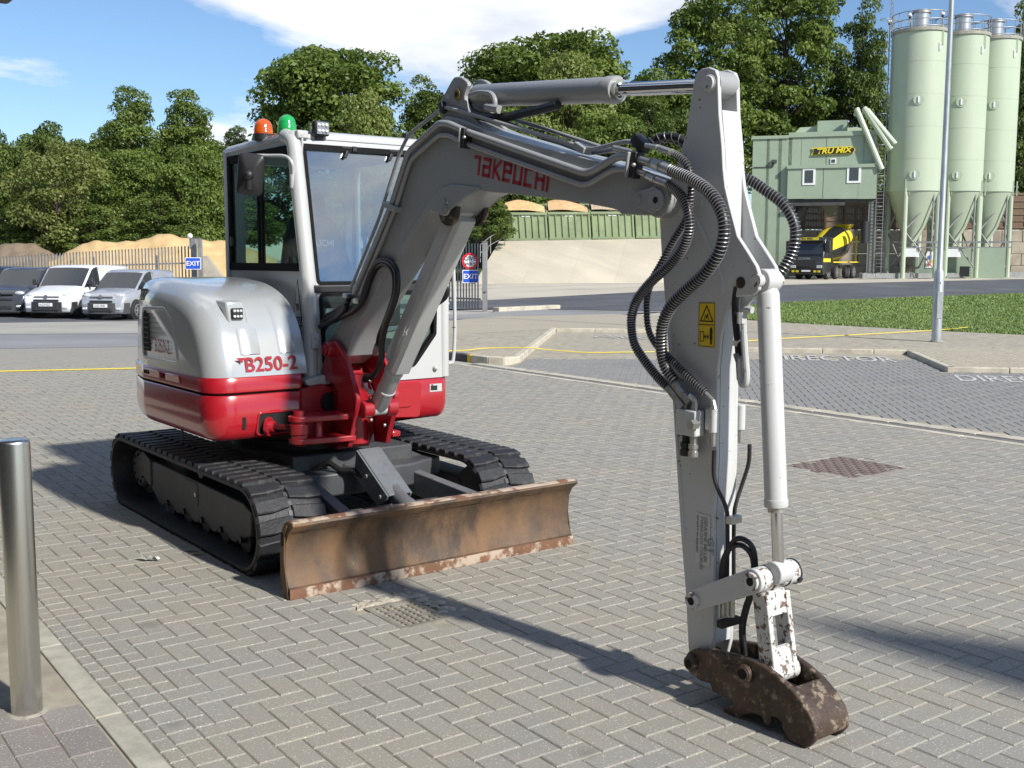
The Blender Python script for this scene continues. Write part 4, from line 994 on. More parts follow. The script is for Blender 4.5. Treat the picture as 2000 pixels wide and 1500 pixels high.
    q = MB(); q.box((-.06, 0, hood-.16), (.1, hw*1.0, .035)); q.cyl((0, 0, hood-.15), (.03, 0, hood-.16), .065, n=16); q.build('badge_bar', M_rim if dark_bumper else M_trim, r)
    if plate:
        q = MB(); q.box((.063, 0, .505), (.012, .52, .115)); pl_ = q.build('number_plate', M_white, r, smooth=0); text('plate_lettering', plate, M_blk, pl_, (.071, -.235, .472), (0, 1, 0), (0, 0, 1), .098, bold=.012, width=.93)
    q = MB(); q.cyl((-1.72, 0, H), (-1.78, 0, H+.16), .008, n=5); q.build('aerial', M_trim, r)
    for s_ in (1, -1):
        q = MB(); q.box((.0, s_*hw*.74, .40), (.06, .17, .08)); q.build('fog_lamp', M_lamp, r, bevel=.02)
    q = MB(); q.box((-L_*.5, 0, .33), (L_-1.6, Wd*.985, .18)); q.build('sill', M_trim, r, bevel=.03)
    c = onZ(px_, py_, h(*atD(px_, py_, D).xy)); rr = ray(px_, 500); bk = Vector((-rr.x, -rr.y, 0)).normalized(); rp = Vector((-bk.y, bk.x, 0))
    if rp.dot(RT) < 0: rp = -rp
    f_ = bk*cos(radians(theta))-rp*sin(radians(theta)); r.location = (c.x, c.y, h(c.x, c.y)+.008); r.rotation_euler = (0, 0, atan2(f_.y, f_.x)); return r
paint = lambda n, c: mat(n, c, .28, coat=.8, var=.03, vscale=2)
van(92, 623, 39, paint('white van paint', (.72, .73, .74)), 'white panel van with black lower bumper, middle of the parked row', plate='AU23 RZZ', spokes=12)
van(199, 626, 37.5, mat('silver van paint', (.42, .44, .47), .3, .35, coat=.8), 'small silver panel van with grey bumper nearest the digger', L_=3.9, Wd=1.72, H=1.74, plate='LX22 HNR', cowl=1.08, hood=.98, lower=mat('grey plastic', (.055, .057, .06), .6), spokes=6, theta=31)
van(2, 620, 40, mat('graphite van paint', (.065, .07, .08), .3, .4, coat=.9), 'dark grey van at the left edge, left of the white van', L_=4.5, Wd=1.86, H=1.8, theta=30, dark_bumper=False, hood=1.0)
van(-88, 619, 42, mat('navy van paint', (.02, .03, .06), .3, .3, coat=.9), 'dark blue van whose roof shows behind the dark grey van', L_=4.5, Wd=1.86, H=1.84, theta=30)

# ================================================================== MIXER TRUCK
M_cab = mat('truck black paint', (.016, .017, .019), .3, coat=.6); M_yel = mat('truck yellow', (.72, .58, .03), .4)
tk = empty('mixer_truck', (0, 0, 0), 'black and yellow concrete mixer truck parked under the plant', 'truck')
def tb(name, m, *bx_, bevel=.0, par=None, **k):
    q = MB()
    for a_, c_ in bx_: q.bb(a_, c_)
    return q.build(name, m, par or tk, bevel=bevel, **k)
prof_ = [(0, .45), (.02, 1.55), (-.10, 1.75), (-.42, 2.85), (-.6, 3.0), (-1.95, 3.02), (-2.0, .9), (-1.6, .6), (-1.5, .45)]
q = MB(); q.prism(prof_, 'y', -1.22, 1.22); q.build('cab', M_cab, tk, bevel=.06)
q = MB(); q.prism([(-.085, 1.78), (-.40, 2.78), (-.46, 2.78), (-.15, 1.78)], 'y', -1.1, 1.1, lambda x_, y_, z_: (x_+.03, y_, z_)); q.build('windscreen', M_cgl, tk)
for s_ in (1, -1):
    q = MB(); q.prism([(-.3, 1.85), (-.52, 2.62), (-1.3, 2.62), (-1.35, 1.75), (-.35, 1.75)], 'y', s_*1.215, s_*1.235); q.build('side_window', M_cgl, tk)
    tb('mirror', M_trim, ((-.35, s_*1.3, 1.9), (-.15, s_*1.62, 2.75)), bevel=.05)
    tb('headlamp', M_lamp, ((.0, s_*.75, .82), (.05, s_*1.16, 1.02)), bevel=.03)
    tb('hazard_mark', M_yel, ((.045, s_*.55, .52), (.07, s_*.75, .66)), ((.045, s_*.85, .52), (.07, s_*1.05, .66)))
    tb('side_flash', M_yel, ((-1.5, s_*1.20, 1.25), (-.02, s_*1.232, 1.5)))
    for xw in (-1.35, -3.2, -5.6, -7.0): wheel(tk, xw, s_*1.0, .5, .32, s_, 8)
tb('bumper', M_cab, ((-.4, -1.24, .38), (.05, 1.24, .72)), bevel=.05)
for z_ in (.95, 1.12, 1.28): tb('grille_slat', M_trim, ((.02, -.72, z_), (.055, .72, z_+.09)))
tb('number_plate', M_white, ((.05, -.32, .56), (.075, .32, .68)))
tb('visor', M_cab, ((-.5, -1.15, 2.72), (.0, 1.15, 3.0)), bevel=.05)
tb('visor_sign', M_yel, ((.0, -.85, 2.79), (.012, .85, 2.98)))
text('visor_lettering', 'TRU MIX', M_blk, tk, (.016, -.55, 2.82), (0, 1, 0), (0, 0, 1), .2, bold=.03, width=1.25)
text('badge_lettering', 'SCANIA', M_rim, tk, (.035, -.60, 1.42), (0, 1, 0), (0, 0, 1), .22, bold=.02, width=1.15)
tb('chassis', M_trim, ((-8.2, -.45, .75), (-1.4, .45, 1.05)))
for s_ in (1, -1): tb('side_rail', M_yel, ((-8.2, s_*1.15, 1.2), (-2.2, s_*1.2, 1.28)))
d0, d1 = Vector((-2.5, 0, 2.0)), Vector((-7.9, 0, 3.15)); dprof = [(0, .55), (.06, .85), (.45, 1.22), (.62, 1.22), (.98, .75), (1.0, .6)]
q = MB(); n = 24; dd = d1-d0; a_ = dd.orthogonal().normalized(); b_ = dd.normalized().cross(a_); NR = 18
def drum_r(t):
    for (t0, r0), (t1, r1) in zip(dprof, dprof[1:]):
        if t0 <= t <= t1: return r0+(r1-r0)*(t-t0)/(t1-t0)
    return .6
vs = []; 
for i in range(NR+1):
    for k in range(n): vs.append(d0+dd*(i/NR)+(a_*cos(2*pi*k/n)+b_*sin(2*pi*k/n))*drum_r(i/NR))
y_, k_ = MB(), MB()
for i in range(NR):
    for k in range(n):
        f = [vs[i*n+k], vs[i*n+(k+1) % n], vs[(i+1)*n+(k+1) % n], vs[(i+1)*n+k]]
        ((y_ if (k // 3) % 2 == 0 else k_)).add(f, [(0, 1, 2, 3)])
y_.build('drum_stripe', M_yel, tk, smooth=40, weld=True, label='yellow stripes of the drum'); k_.build('drum', M_cab, tk, smooth=40, weld=True)
q = MB(); q.box((-8.1, 0, 3.0), (.12, 1.9, .12)); q.box((-8.1, .9, 2.2), (.12, .12, 2.0)); q.box((-8.1, -.9, 2.2), (.12, .12, 2.0)); q.loft([[(-8.4, -.6, 4.1), (-7.4, -.6, 4.1), (-7.4, .6, 4.1), (-8.4, .6, 4.1)], [(-8.2, -.25, 3.5), (-7.8, -.25, 3.5), (-7.8, .25, 3.5), (-8.2, .25, 3.5)]], cap=False); q.build('rear_frame', M_yel, tk)
c = atD(1574, 546, 74); z_ = h(c.x, c.y); c = onZ(1574, 546.5, z_); rr = ray(1581, 500); bk = Vector((-rr.x, -rr.y, 0)).normalized(); rp = Vector((-bk.y, bk.x, 0))
if rp.dot(RT) < 0: rp = -rp
th = radians(20); f_ = bk*cos(th)-rp*sin(th); tk.location = (c.x, c.y, z_+.012); tk.rotation_euler = (0, 0, atan2(f_.y, f_.x)); s_ = 85/FPX*pix(c)[2]/3.1; tk.scale = (s_, s_, s_)

# ================================================================== STREET FURNITURE
lp = empty('lamp_post', (17.19, 7.76, FZ), 'tall galvanised lamp post standing on the footway', 'lamp post')
b0 = Vector((17.19, 7.76, FZ)); M_lpg = mat('zinc coated post', (.40, .42, .43), .45, .6, var=.22, vscale=7, stretch=(1, 1, .3))
q = MB(); q.rod(b0, b0+Zv*9, [(0, .098), (.155, .098), (.165, .06), (.5, .055), (1, .045)], 24); q.build('shaft', M_lpg, lp, smooth=40)
q = MB(); q.box(b0+Zv*.75-SN*0+SN*.098, (.11, .012, .55), Matrix((SR, -SN, Zv)).transposed()); q.build('access_door', M_lpg, lp, bevel=.004)
q = MB(); q.cyl(b0+Zv*1.2+SN*.10, b0+Zv*1.2+SN*.106, .012, n=8); q.build('door_bolt', M_dk, lp)
q = MB(); q.cyl(b0-Zv*.0, b0+Zv*.012, .13, n=20); q.build('base_collar', M_conc, lp)
q = MB(); q.tube([b0+Zv*9, b0+Zv*9.2-RT*.3, b0+Zv*9.3-RT*1], .035, 8); q.box(b0+Zv*9.3-RT*1.25, (.7, .25, .1), Matrix((SR, -SN, Zv)).transposed()); q.build('lantern', M_lpg, lp)
# bollard
c = onZ(53.5, 1391); c.z = 0; bo = empty('bollard', c, 'brushed stainless steel bollard in the left foreground', 'bollard')
def brushed(name):
    m = mat(name, (.60, .59, .55), .27, 1., var=.06, vscale=3, bump=.04, bscale=30, stretch=(60, 60, .6)); m.node_tree.nodes['Principled BSDF'].inputs['Anisotropic'].default_value = .5; return m
q = MB(); q.rod(c, c+Zv*1.046, [(0, .0555), (.988, .0555), (.996, .054), (1.0, .049)], 48); q.build('tube', brushed('brushed steel'), bo, smooth=40)
n = 40; q = MB(); q.loft([[c+Vector((r_*cos(2*pi*k/n), r_*sin(2*pi*k/n), z_)) for k in range(n)] for r_, z_ in ((.0493, 1.0455), (.042, 1.048), (.02, 1.0492), (.002, 1.0495))]); q.build('cap', brushed('brushed steel'), bo, smooth=60)
q = MB(); g_ = np.random.default_rng(2); q.loft([[c+Vector(((.055+dr*(1+.5*g_.random()))*cos(2*pi*k/n), (.055+dr*(1+.5*g_.random()))*sin(2*pi*k/n), z_)) for k in range(n)] for dr, z_ in ((.014, .0005), (.007, .004), (-.003, .007))]); q.build('mortar_collar', mat('collar mortar', (.30, .28, .235), .95, var=.3, vscale=30, bump=.6, bscale=90), bo, smooth=60)
# yellow hose across the yard
M_hose = mat('yellow hose', (.58, .47, .06), .6)
q = MB(); hp = [(-4, 14.7), (.46, 12.93), (2.24, 12.22), (4.4, 11.5), (6.5, 11.15), (7.35, 11.0, .1), (7.9, 11.2, .08), (8.41, 11.36, .08), (9.02, 10.92, .09), (9.35, 10.75, .05), (9.9, 10.3), (10.5, 9.95), (11.2, 9.64), (12.0, 9.5, .03), (12.9, 9.7, .07), (14.69, 9.91, .07), (17.2, 9.72, .07), (20.24, 9.6, .07), (21.3, 9.5, .1)]
q.tube(spline([(p_[0], p_[1], (p_[2] if len(p_) > 2 else 0)+.014) for p_ in hp], 8), .0105, 8); tag(q.build('hose', M_hose), 'thin yellow hose lying across the paving behind the digger', 'hose')
# drain cover in front of the blade
M_iron = mat('cast iron cover', (.21, .195, .165), .75, .15, var=.25, vscale=8, dirt=(.32, .29, .22), damt=.7, dscale=6, bump=.2, bscale=80)
dc = empty('drain_cover', (*pv(-.547, -.533), 0), 'square iron drain cover with slots in front of the blade', 'drain cover')
u0, u1, v0, v1 = -.685, -.41, -.715, -.350
q = MB(); q.ring([pv(*p_) for p_ in ((u0, v0), (u1, v0), (u1, v1), (u0, v1))], [pv(*p_) for p_ in ((u0+.022, v0+.022), (u1-.022, v0+.022), (u1-.022, v1-.022), (u0+.022, v1-.022))], 'z', -.03, .002); q.build('frame', M_iron, dc, smooth=0)
q = MB(); q.prism([pv(*p_) for p_ in ((u0+.02, v0+.02), (u1-.02, v0+.02), (u1-.02, v1-.02), (u0+.02, v1-.02))], 'z', -.035, -.022); q.build('pan', mat('drain dark', (.02, .02, .018), .9), dc, smooth=0)
iw, ih = (u1-u0-.044)/6, (v1-v0-.044)/8
q = MB()
for i in range(6):
    for j in range(9):
        uu = u0+.022+i*iw; vv = v0+.022+j*ih
        if j < 9: q.prism([pv(uu, vv-.006), pv(uu+iw, vv-.006), pv(uu+iw, vv+.008), pv(uu, vv+.008)], 'z', -.02, -.001)
for i in range(7):
    uu = u0+.022+i*iw; q.prism([pv(uu-.007, v0+.022), pv(uu+.007, v0+.022), pv(uu+.007, v1-.022), pv(uu-.007, v1-.022)], 'z', -.02, -.0004)
q.build('grid_bars', M_iron, dc, smooth=0)
for i, j in ((1, 5), (4, 2)):
    q = MB(); uu = u0+.022+i*iw; vv = v0+.022+j*ih; q.prism([pv(uu, vv), pv(uu+iw, vv), pv(uu+iw, vv+ih), pv(uu, vv+ih)], 'z', -.02, .0012); q.build('key_plate', M_iron, dc, smooth=0)
# broken mortar round the cover
g_ = np.random.default_rng(9); q = MB(); M_mort = mat('broken mortar', (.42, .38, .30), .95, var=.3, vscale=20, bump=.8, bscale=60)
for k in range(150):
    t = g_.random(); cu = -.70+t*.36; cv = -.335+abs(g_.normal(0, .05))
    if k % 3 == 0: cu = -.40+abs(g_.normal(0, .04)); cv = -.36-g_.random()*.3
    x_, y_ = pv(cu, cv); s_ = .006+.016*g_.random()**2; q.sphere((x_, y_, .002), s_, 6, 4, (1.5, 1.2, .28))
q.prism([pv(*p_) for p_ in ((-.72, -.348), (-.38, -.348), (-.365, -.41), (-.33, -.36), (-.38, -.30), (-.5, -.28), (-.6, -.295), (-.7, -.31))], 'z', -.01, .0012); tag(q.build('mortar_rubble', M_mort), 'crumbled pale mortar along the edges of the drain cover', 'rubble', kind='stuff')
# red brown manhole cover further off
mc = empty('manhole_cover', (*pv(4.35, .64), 0), 'large rusty red manhole cover right of the arm', 'manhole cover'); M_mh = mat('rusty cover', (.165, .125, .11), .85, var=.25, vscale=5, bump=.4, bscale=50)
q = MB(); q.prism([pv(*p_) for p_ in ((3.98, .31), (4.72, .31), (4.72, .97), (3.98, .97))], 'z', -.03, -.001); q.build('plate', M_mh, mc, bevel=.004)
tm = MB(); tm.box((0, 0, .0005), (.045, .014, .005), Matrix.Rotation(PB, 3, 'Z')); tm2 = MB(); tm2.box((0, 0, .0005), (.014, .045, .005), Matrix.Rotation(PB, 3, 'Z')); tms = [k_.mesh('tread', 0) for k_ in (tm, tm2)]
for k_ in tms: k_.materials.append(M_mh)
for i in range(12):
    for j in range(11):
        o = bpy.data.objects.new('tread', tms[(i+j) % 2]); COL.objects.link(o); o.parent = mc; x_, y_ = pv(4.02+i*.06, .345+j*.06); o.location = (x_-mc.location.x, y_-mc.location.y, 0)
# scrap of silver paper and a few leaves
q = MB(); g_ = np.random.default_rng(4); c = Vector((*onZ(292, 1096).xy, .012))
vs = [c+Vector((RT.x*a_*.055+FW.x*b_*.02, RT.y*a_*.055+FW.y*b_*.02, max(-.01, g_.normal(.004, .008)+(.028 if i == 0 else 0)*(1-b_)))) for i, a_ in enumerate(np.linspace(-.9, 1, 7)) for b_ in (-1, 0, 1)]
q.add(vs, [(i*3+j, i*3+j+1, i*3+j+4, i*3+j+3) for i in range(6) for j in range(2)]); o = q.build('litter', mat('crumpled foil', (.38, .39, .36), .4, .4, var=.4, vscale=50), smooth=0); m_ = o.modifiers.new('s', 'SOLIDIFY'); m_.thickness = .0015
tag(o, 'crumpled scrap of silver paper on the paving left of the tracks', 'litter')
for k, (x_, y_, s_) in enumerate(((383, 1083, .05), (374, 1076, .04))):
    c = onZ(x_, y_, .004); q = MB(); q.add([c+Vector((RT.x*a_*s_+FW.x*b_*s_, RT.y*a_*s_+FW.y*b_*s_, z_)) for a_, b_, z_ in ((-1, 0, .0), (-.2, -.4, .006), (1, .1, .002), (.2, .45, .008))], [(0, 1, 2, 3)]); o = q.build('leaf', mat('dry leaf', (.30, .25, .14), .8), smooth=0); m_ = o.modifiers.new('s', 'SOLIDIFY'); m_.thickness = .001
    tag(o, ('dry leaf beside the left track, nearer one', 'dry leaf beside the left track, farther one')[k], 'leaf')
# ================================================================== THE EXCAVATOR
EX = empty('excavator', (0, 1.63, 0), 'red and light grey tracked mini excavator with rusty blade and folded arm', 'excavator')
G = mat('machine grey paint', (.45, .46, .458), .34, coat=.35, var=.04, vscale=2, dirt=(.44, .42, .37), damt=.35, dscale=2.2, dlo=.5, dhi=.8)
GH = mat('bonnet silver paint', (.43, .45, .46), .2, .25, coat=.8, var=.03, vscale=1.5)
GB = mat('boom grey paint', (.29, .30, .302), .38, coat=.2, var=.05, vscale=2, dirt=(.30, .28, .24), damt=.5, dscale=2.6, dlo=.55, dhi=.8)  # base toned darker to deepen the boom's shaded sides
GA = mat('chipped white paint', (.50, .51, .51), .42, var=.05, vscale=2, dirt=(.10, .065, .045), damt=.95, dscale=30, dlo=.655, dhi=.668)
GC = mat('heavily chipped white paint', (.55, .55, .54), .5, var=.06, vscale=4, dirt=(.12, .07, .045), damt=.95, dscale=42, dlo=.545, dhi=.57, bump=.2, bscale=50)
RD = mat('excavator red paint', (.34, .009, .017), .22, coat=.75, var=.05, vscale=2)
RDm = mat('swing bracket red paint', (.31, .010, .018), .33, coat=.4, var=.08, vscale=4, dirt=(.10, .02, .02), damt=.5, dscale=7, dlo=.55, dhi=.75)
RB = mat('track rubber', (.016, .017, .02), .55, var=.25, vscale=5, dirt=(.08, .075, .065), damt=.45, dscale=9, dlo=.55, dhi=.7, bump=.35, bscale=40)
RBW = mat('worn tread rubber', (.014, .015, .018), .6, var=.3, vscale=7, dirt=(.10, .095, .08), damt=.5, dscale=9, dlo=.55, dhi=.66, bump=.5, bscale=30)
FR = mat('undercarriage grey', (.06, .064, .07), .5, .1, var=.2, vscale=4, dirt=(.12, .11, .09), damt=.5, dscale=5, dlo=.5, dhi=.75, bump=.15, bscale=40)
RC = mat('ram cover grey', (.15, .16, .17), .45, .15, var=.12, vscale=5, dirt=(.09, .085, .08), damt=.6, dscale=14, dlo=.55, dhi=.65, bump=.1, bscale=60)
RU = mat('rusted blade steel', (.088, .060, .042), .6, .25, var=.4, vscale=2.2, dirt=(.19, .108, .052), damt=.9, dscale=4.5, dlo=.42, dhi=.66, bump=.25, bscale=50, stretch=(1.3, 1.3, .65), speck=(.34, .25, .17), sscale=70, slo=.72)
RUE = mat('worn cutting edge', (.17, .085, .048), .7, .15, var=.3, vscale=5, dirt=(.46, .38, .30), damt=.85, dscale=9, dlo=.47, dhi=.55, bump=.3, bscale=60)
CP = mat('coupler bare steel', (.075, .05, .037), .5, .35, var=.4, vscale=9, dirt=(.34, .28, .20), damt=.7, dscale=24, dlo=.53, dhi=.64, bump=.35, bscale=45)
CH = mat('chrome rod', (.62, .63, .65), .08, 1.)
ZN = mat('zinc fitting', (.45, .45, .42), .35, .8, var=.15, vscale=40)
BK = mat('black rubber', (.016, .016, .017), .5, var=.2, vscale=30)
BKM = mat('black steel', (.02, .02, .022), .45, var=.2)
HS = mat('hydraulic hose', (.014, .014, .015), .42, var=.3, vscale=60)
WIRE = mat('guard wire', (.30, .30, .31), .35, .6)
DARK = mat('deep shadow black', (.008, .008, .008), .9)  # flat black painted for the shade inside gaps, slots, holes and hollows
def V(*a): return Vector(a)
# ------------------------------------------------------------------ crawler tracks
TY0, TY1, TZ, TR_ = .61, 2.65, .2475, .232
PL = 2*(TY1-TY0)+2*pi*TR_
def tpath(s, r_=TR_):
    """point and tangent angle on the belt's middle line"""
    s %= PL; a = TY1-TY0
    if s < a: return (TY0+s, TZ+r_, 0.)
    s -= a
    if s < pi*TR_: t = s/TR_; return (TY1+r_*sin(t), TZ+r_*cos(t), -t)
    s -= pi*TR_
    if s < a: return (TY1-s, TZ-r_, pi)
    s -= a; t = s/TR_; return (TY0-r_*sin(t), TZ-r_*cos(t), pi-t)
def lug_mesh(side):
    """one tread bar: bevelled block with a bent front"""
    q = MB(); w, l, t = .192, .092, .017
    base = [(-w/2, -l*.5), (-.01, -l*.5), (w/2, -l*.28), (w/2, l*.5), (-.01, l*.42), (-w/2, l*.30)]
    if side: base = [(-x_, y_) for x_, y_ in base][::-1]
    top = [(x_*.95, y_*.80) for x_, y_ in base]
    q.loft([[(x_, y_, -.004) for x_, y_ in base], [(x_, y_, t*.75) for x_, y_ in [(a*.99, b*.95) for a, b in base]], [(x_, y_, t) for x_, y_ in top]])
    me = q.mesh('tread_lug', 30); me.materials.append(RBW); return me
LUG = [lug_mesh(0), lug_mesh(1)]
def track(xo, xi, side):
    """xo outer edge, xi inner edge"""
    N = 120; lo, hi = min(xo, xi), max(xo, xi); q = MB(); rings = []
    prof = [(lo, -.018), (lo, .0), (lo+.012, .012), (hi-.012, .012), (hi, .0), (hi, -.018), (hi-.03, -.024), (lo+.03, -.024)]
    for i in range(N):
        s = PL*i/N; rings.append([(x_, *tpath(s, TR_+d)[:2]) for x_, d in prof])
    rings.append(rings[0]); q.loft(rings, cap=False); t = q.build('crawler_track', RB, EX, smooth=40)
    n = 52; cx = (lo+hi)/2
    for i in range(n):
        for c in (0, 1):
            s = PL*(i+.5*c)/n; y_, z_, a = tpath(s, TR_+.012)
            o = bpy.data.objects.new('tread_lug', LUG[c]); COL.objects.link(o); o.parent = t
            o.location = (cx+(-.103 if c == 0 else .103), y_, z_); o.rotation_euler = (a, 0, 0)
    q = MB()
    for i in range(n*2):
        y_, z_, a = tpath(PL*i/n/2, TR_+.0125); R = Matrix.Rotation(a, 3, 'X'); q.box((cx, y_, z_), (.03, .030, .010), R)
    q.build('centre_link', FR, t, smooth=0, kind='stuff')
    # frame, wheels
    sg = 1 if side < 0 else -1; xf = xo+sg*.115
    pl_ = [(.84, .335), (2.30, .355), (2.44, .33), (2.47, .22), (2.36, .15)]
    k = 2.28
    while k > .9: pl_ += [(k, .105), (k-.06, .075), (k-.12, .075), (k-.18, .105)]; k -= .30
    pl_ += [(.74, .16), (.72, .30)]
    q = MB(); q.prism(pl_, 'x', xf, xf+sg*.2); fr = q.build('track_frame', FR, EX, bevel=.008)
    q = MB(); q.prism(rpoly([(2.36, .36), (2.50, .40), (2.60, .34), (2.60, .25), (2.45, .2), (2.36, .16)], .03), 'x', xf-sg*.012, xf+sg*.02); q.build('motor_bracket', FR, fr, bevel=.005)
    q = MB(); q.prism(rpoly([(1.52, .19), (1.78, .19), (1.78, .33), (1.52, .33)], .02), 'x', xf-sg*.004, xf+sg*.01); hp_ = q.build('grease_hatch', FR, fr)
    q = MB(); q.cyl((xf-sg*.012, 1.545, .26), (xf, 1.545, .26), .016, n=8); q.build('grease_nipple', ZN, hp_)
    for yy in (1.0, 1.3, 1.6, 1.9, 2.2):
        q = MB(); q.cyl((xf+sg*.02, yy-.14, .105), (xf+sg*.22, yy-.14, .105), .075, n=20); q.cyl((xf-sg*.014, yy-.14, .115), (xf+sg*.03, yy-.14, .115), .022, n=6); q.build('roller', BKM, EX)
    q = MB(); q.cyl((xf+sg*.03, 1.55, .40), (xf+sg*.14, 1.55, .40), .045, n=16); q.build('carrier_roller', BKM, EX)
    q = MB(); q.rod((xf+sg*.0, TY1-.02, .26), (xf+sg*.18, TY1-.02, .26), [(0, .12), (.08, .135), (.3, .135), (.35, .185), (.65, .185), (.7, .13), (1, .12)], 26); sp_ = q.build('sprocket', FR, EX)
    for k in range(9): a = 2*pi*k/9; q = MB(); q.cyl((xf-sg*.012, TY1-.02+.095*sin(a), .26+.095*cos(a)), (xf+sg*.01, TY1-.02+.095*sin(a), .26+.095*cos(a)), .011, n=6); q.build('sprocket_bolt', BKM, sp_)
    q = MB(); q.rod((xf+sg*.02, TY0+.01, TZ), (xf+sg*.2, TY0+.01, TZ), [(0, .07), (.1, .17), (.3, .19), (.7, .19), (.9, .17), (1, .07)], 26); q.build('idler_wheel', FR, EX)
    return t
track(-.925, -.525, -1); track(.925, .525, 1)
# ------------------------------------------------------------------ chassis between the tracks
q = MB(); q.prism([(-.60, .95), (-.30, .82), (.30, .82), (.60, .95), (.60, 2.3), (.3, 2.45), (-.3, 2.45), (-.6, 2.3)], 'z', .30, .44); ch = q.build('chassis', FR, EX, bevel=.012)
q = MB(); q.prism([(-.42, 1.0), (.42, 1.0), (.42, 2.2), (-.42, 2.2)], 'z', .43, .53); q.build('deck_plate', FR, ch, bevel=.01)
for s_ in (-1, 1):
    q = MB(); q.loft([[V(s_*.40, .95, .30), V(s_*.66, 1.05, .28), V(s_*.66, 1.35, .28), V(s_*.40, 1.35, .30)], [V(s_*.36, 1.02, .51), V(s_*.66, 1.08, .38), V(s_*.66, 1.32, .38), V(s_*.36, 1.3, .51)]]); q.build('axle_leg', FR, ch, bevel=.01)
q = MB(); q.rod((0, 1.63, .52), (0, 1.63, .70), [(0, .50), (.35, .50), (.36, .46), (1, .46)], 40); q.build('slew_ring', BKM, EX)
# ------------------------------------------------------------------ dozer blade
bp_ = [(.0, .0), (-.003, .055), (.012, .060), (.034, .12), (.046, .2), (.034, .285), (.0, .345), (-.046, .378), (-.052, .388), (-.045, .398), (-.02, .404), (.022, .401), (.05, .385), (.085, .30), (.095, .2), (.088, .06), (.06, .0)]
q = MB(); nx = 24; rg_ = np.random.default_rng(1)
q.loft([[( -.925+1.85*i/nx, y_+.002*rg_.normal()*(0 < i < nx), z_) for y_, z_ in bp_] for i in range(nx+1)]); bd = q.build('dozer_blade', RU, EX, smooth=35)
q = MB(); q.prism([(-.009, .0), (-.011, .03), (-.009, .0545), (-.002, .0545), (.002, .0)], 'x', -.928, .928); q.build('cutting_edge', RUE, bd)
q = MB(); q.prism([(-.044, .399), (-.03, .4065), (.02, .4045), (.04, .396)], 'x', -.918, .918); q.build('top_rail', RUE, bd)
for s_ in (-1, 1):
    q = MB(); q.prism([(.005, .004), (.045, .2), (.03, .33), (.0, .385), (.05, .375), (.088, .28), (.09, .1), (.06, .004)], 'x', s_*.926, s_*.934); q.build('end_plate', RU, bd, bevel=.003)
    q = MB(); q.prism(rpoly([(.045, .27), (.068, .27), (.068, .34), (.045, .34)], .01), 'x', s_*.934, s_*.936); q.build('end_slot', DARK, bd)
def slab(name, quad, th, m, par, bevel=.006):
    a = [Vector(p_) for p_ in quad]; n_ = (a[1]-a[0]).cross(a[3]-a[0]).normalized(); q = MB(); q.loft([[p_-n_*th/2 for p_ in a], [p_+n_*th/2 for p_ in a]]); return q.build(name, m, par, bevel=bevel)
for s_, x0, x1 in ((-1, -.46, -.34), (1, .46, .34)):
    slab('blade_arm', [(x0, .09, .30), (x0, .09, .14), (x1, .98, .26), (x1, .98, .40)], .07, RC, EX)
slab('blade_crossmember', [(-.40, .50, .215), (.40, .50, .215), (.40, .62, .235), (-.40, .62, .235)], .05, FR, EX)
# cover over the blade ram
A_, B_ = onX(699, 879, -.13), onX(760, 969, -.13); A2, B2 = onX(725, 873, .03), onX(797, 966, -.02)
A2 = V(.02, A_.y+.01, A_.z); B2 = V(.02, B_.y+.01, B_.z)
cv = slab('ram_cover', [A_, A2, B2, B_], .012, RC, EX, .003)
q = MB(); lp_ = [(A_.y, A_.z), (B_.y, B_.z), (B_.y+.02, B_.z-.03), (B_.y+.12, B_.z-.075), (A_.y+.03, A_.z-.16)]; q.prism(lp_, 'x', -.142, -.128); q.build('cover_side', RC, cv, bevel=.002); q = MB(); q.prism(lp_, 'x', .012, .026); q.build('cover_side', RC, cv, bevel=.002)
for t_ in (.42, .86):
    p_ = A_.lerp(B_, t_)+V(-.012, .02, -.045); q = MB(); q.cyl(p_, p_-V(.014, 0, 0), .013, n=6); q.build('bolt', ZN, cv)
q = MB(); q.rod(V(-.055, A_.y+.05, A_.z-.1), V(-.055, .10, .245), [(0, .05), (.7, .05), (.71, .055), (.84, .055), (.85, .03), (1, .03)], 20); q.build('blade_ram', RC, EX)
q = MB(); q.cyl((-.12, .12, .25), (.01, .12, .25), .05, n=20); q.build('ram_eye', RC, EX)
hs_ = spline([V(-.30, .98, .43), onX(640, 905, -.24), onX(665, 918, -.2), onX(690, 921, -.15), V(-.1, .55, .40)], 8); q = MB(); q.tube(hs_, .018, 8); q.build('ram_hose', HS, EX)
# ------------------------------------------------------------------ revolving body: red lower shell
plan = [(-.935, .965), (-.36, .965), (-.34, 1.22), (.22, 1.22), (.22, 1.10), (.765, 1.10), (.86, 1.5), (.93, 1.9), (.86, 2.42), (.45, 2.78), (-.45, 2.78), (-.86, 2.5), (-.935, 2.1)]
prd = [.17, .03, .03, .03, .02, .09, .3, .3, .3, .35, .35, .3, .3]
def shell(z_in, name, m, par, pl_=plan, rd=prd, bevel=0, smooth=45):
    base = rpoly(pl_, rd, 8); q = MB(); q.loft([[(x_, y_, z_) for x_, y_ in offset(base, d)] for z_, d in z_in]); return q.build(name, m, par, smooth=smooth, bevel=bevel)
low = shell([(.665, .07), (.668, .05), (.685, .025), (.715, .010), (.76, .0), (.925, .0), (.932, .006)], 'lower_shell', RD, EX)
rcs = rpoly([(-.655, .698), (-.37, .698), (-.37, .815), (-.64, .815)], .018)
q = MB(); q.prism(rcs, 'y', .9622, .99); rc_ = q.build('ram_recess_shade', DARK, EX, smooth=0)  # flat black panel painted as the shade of the ram opening
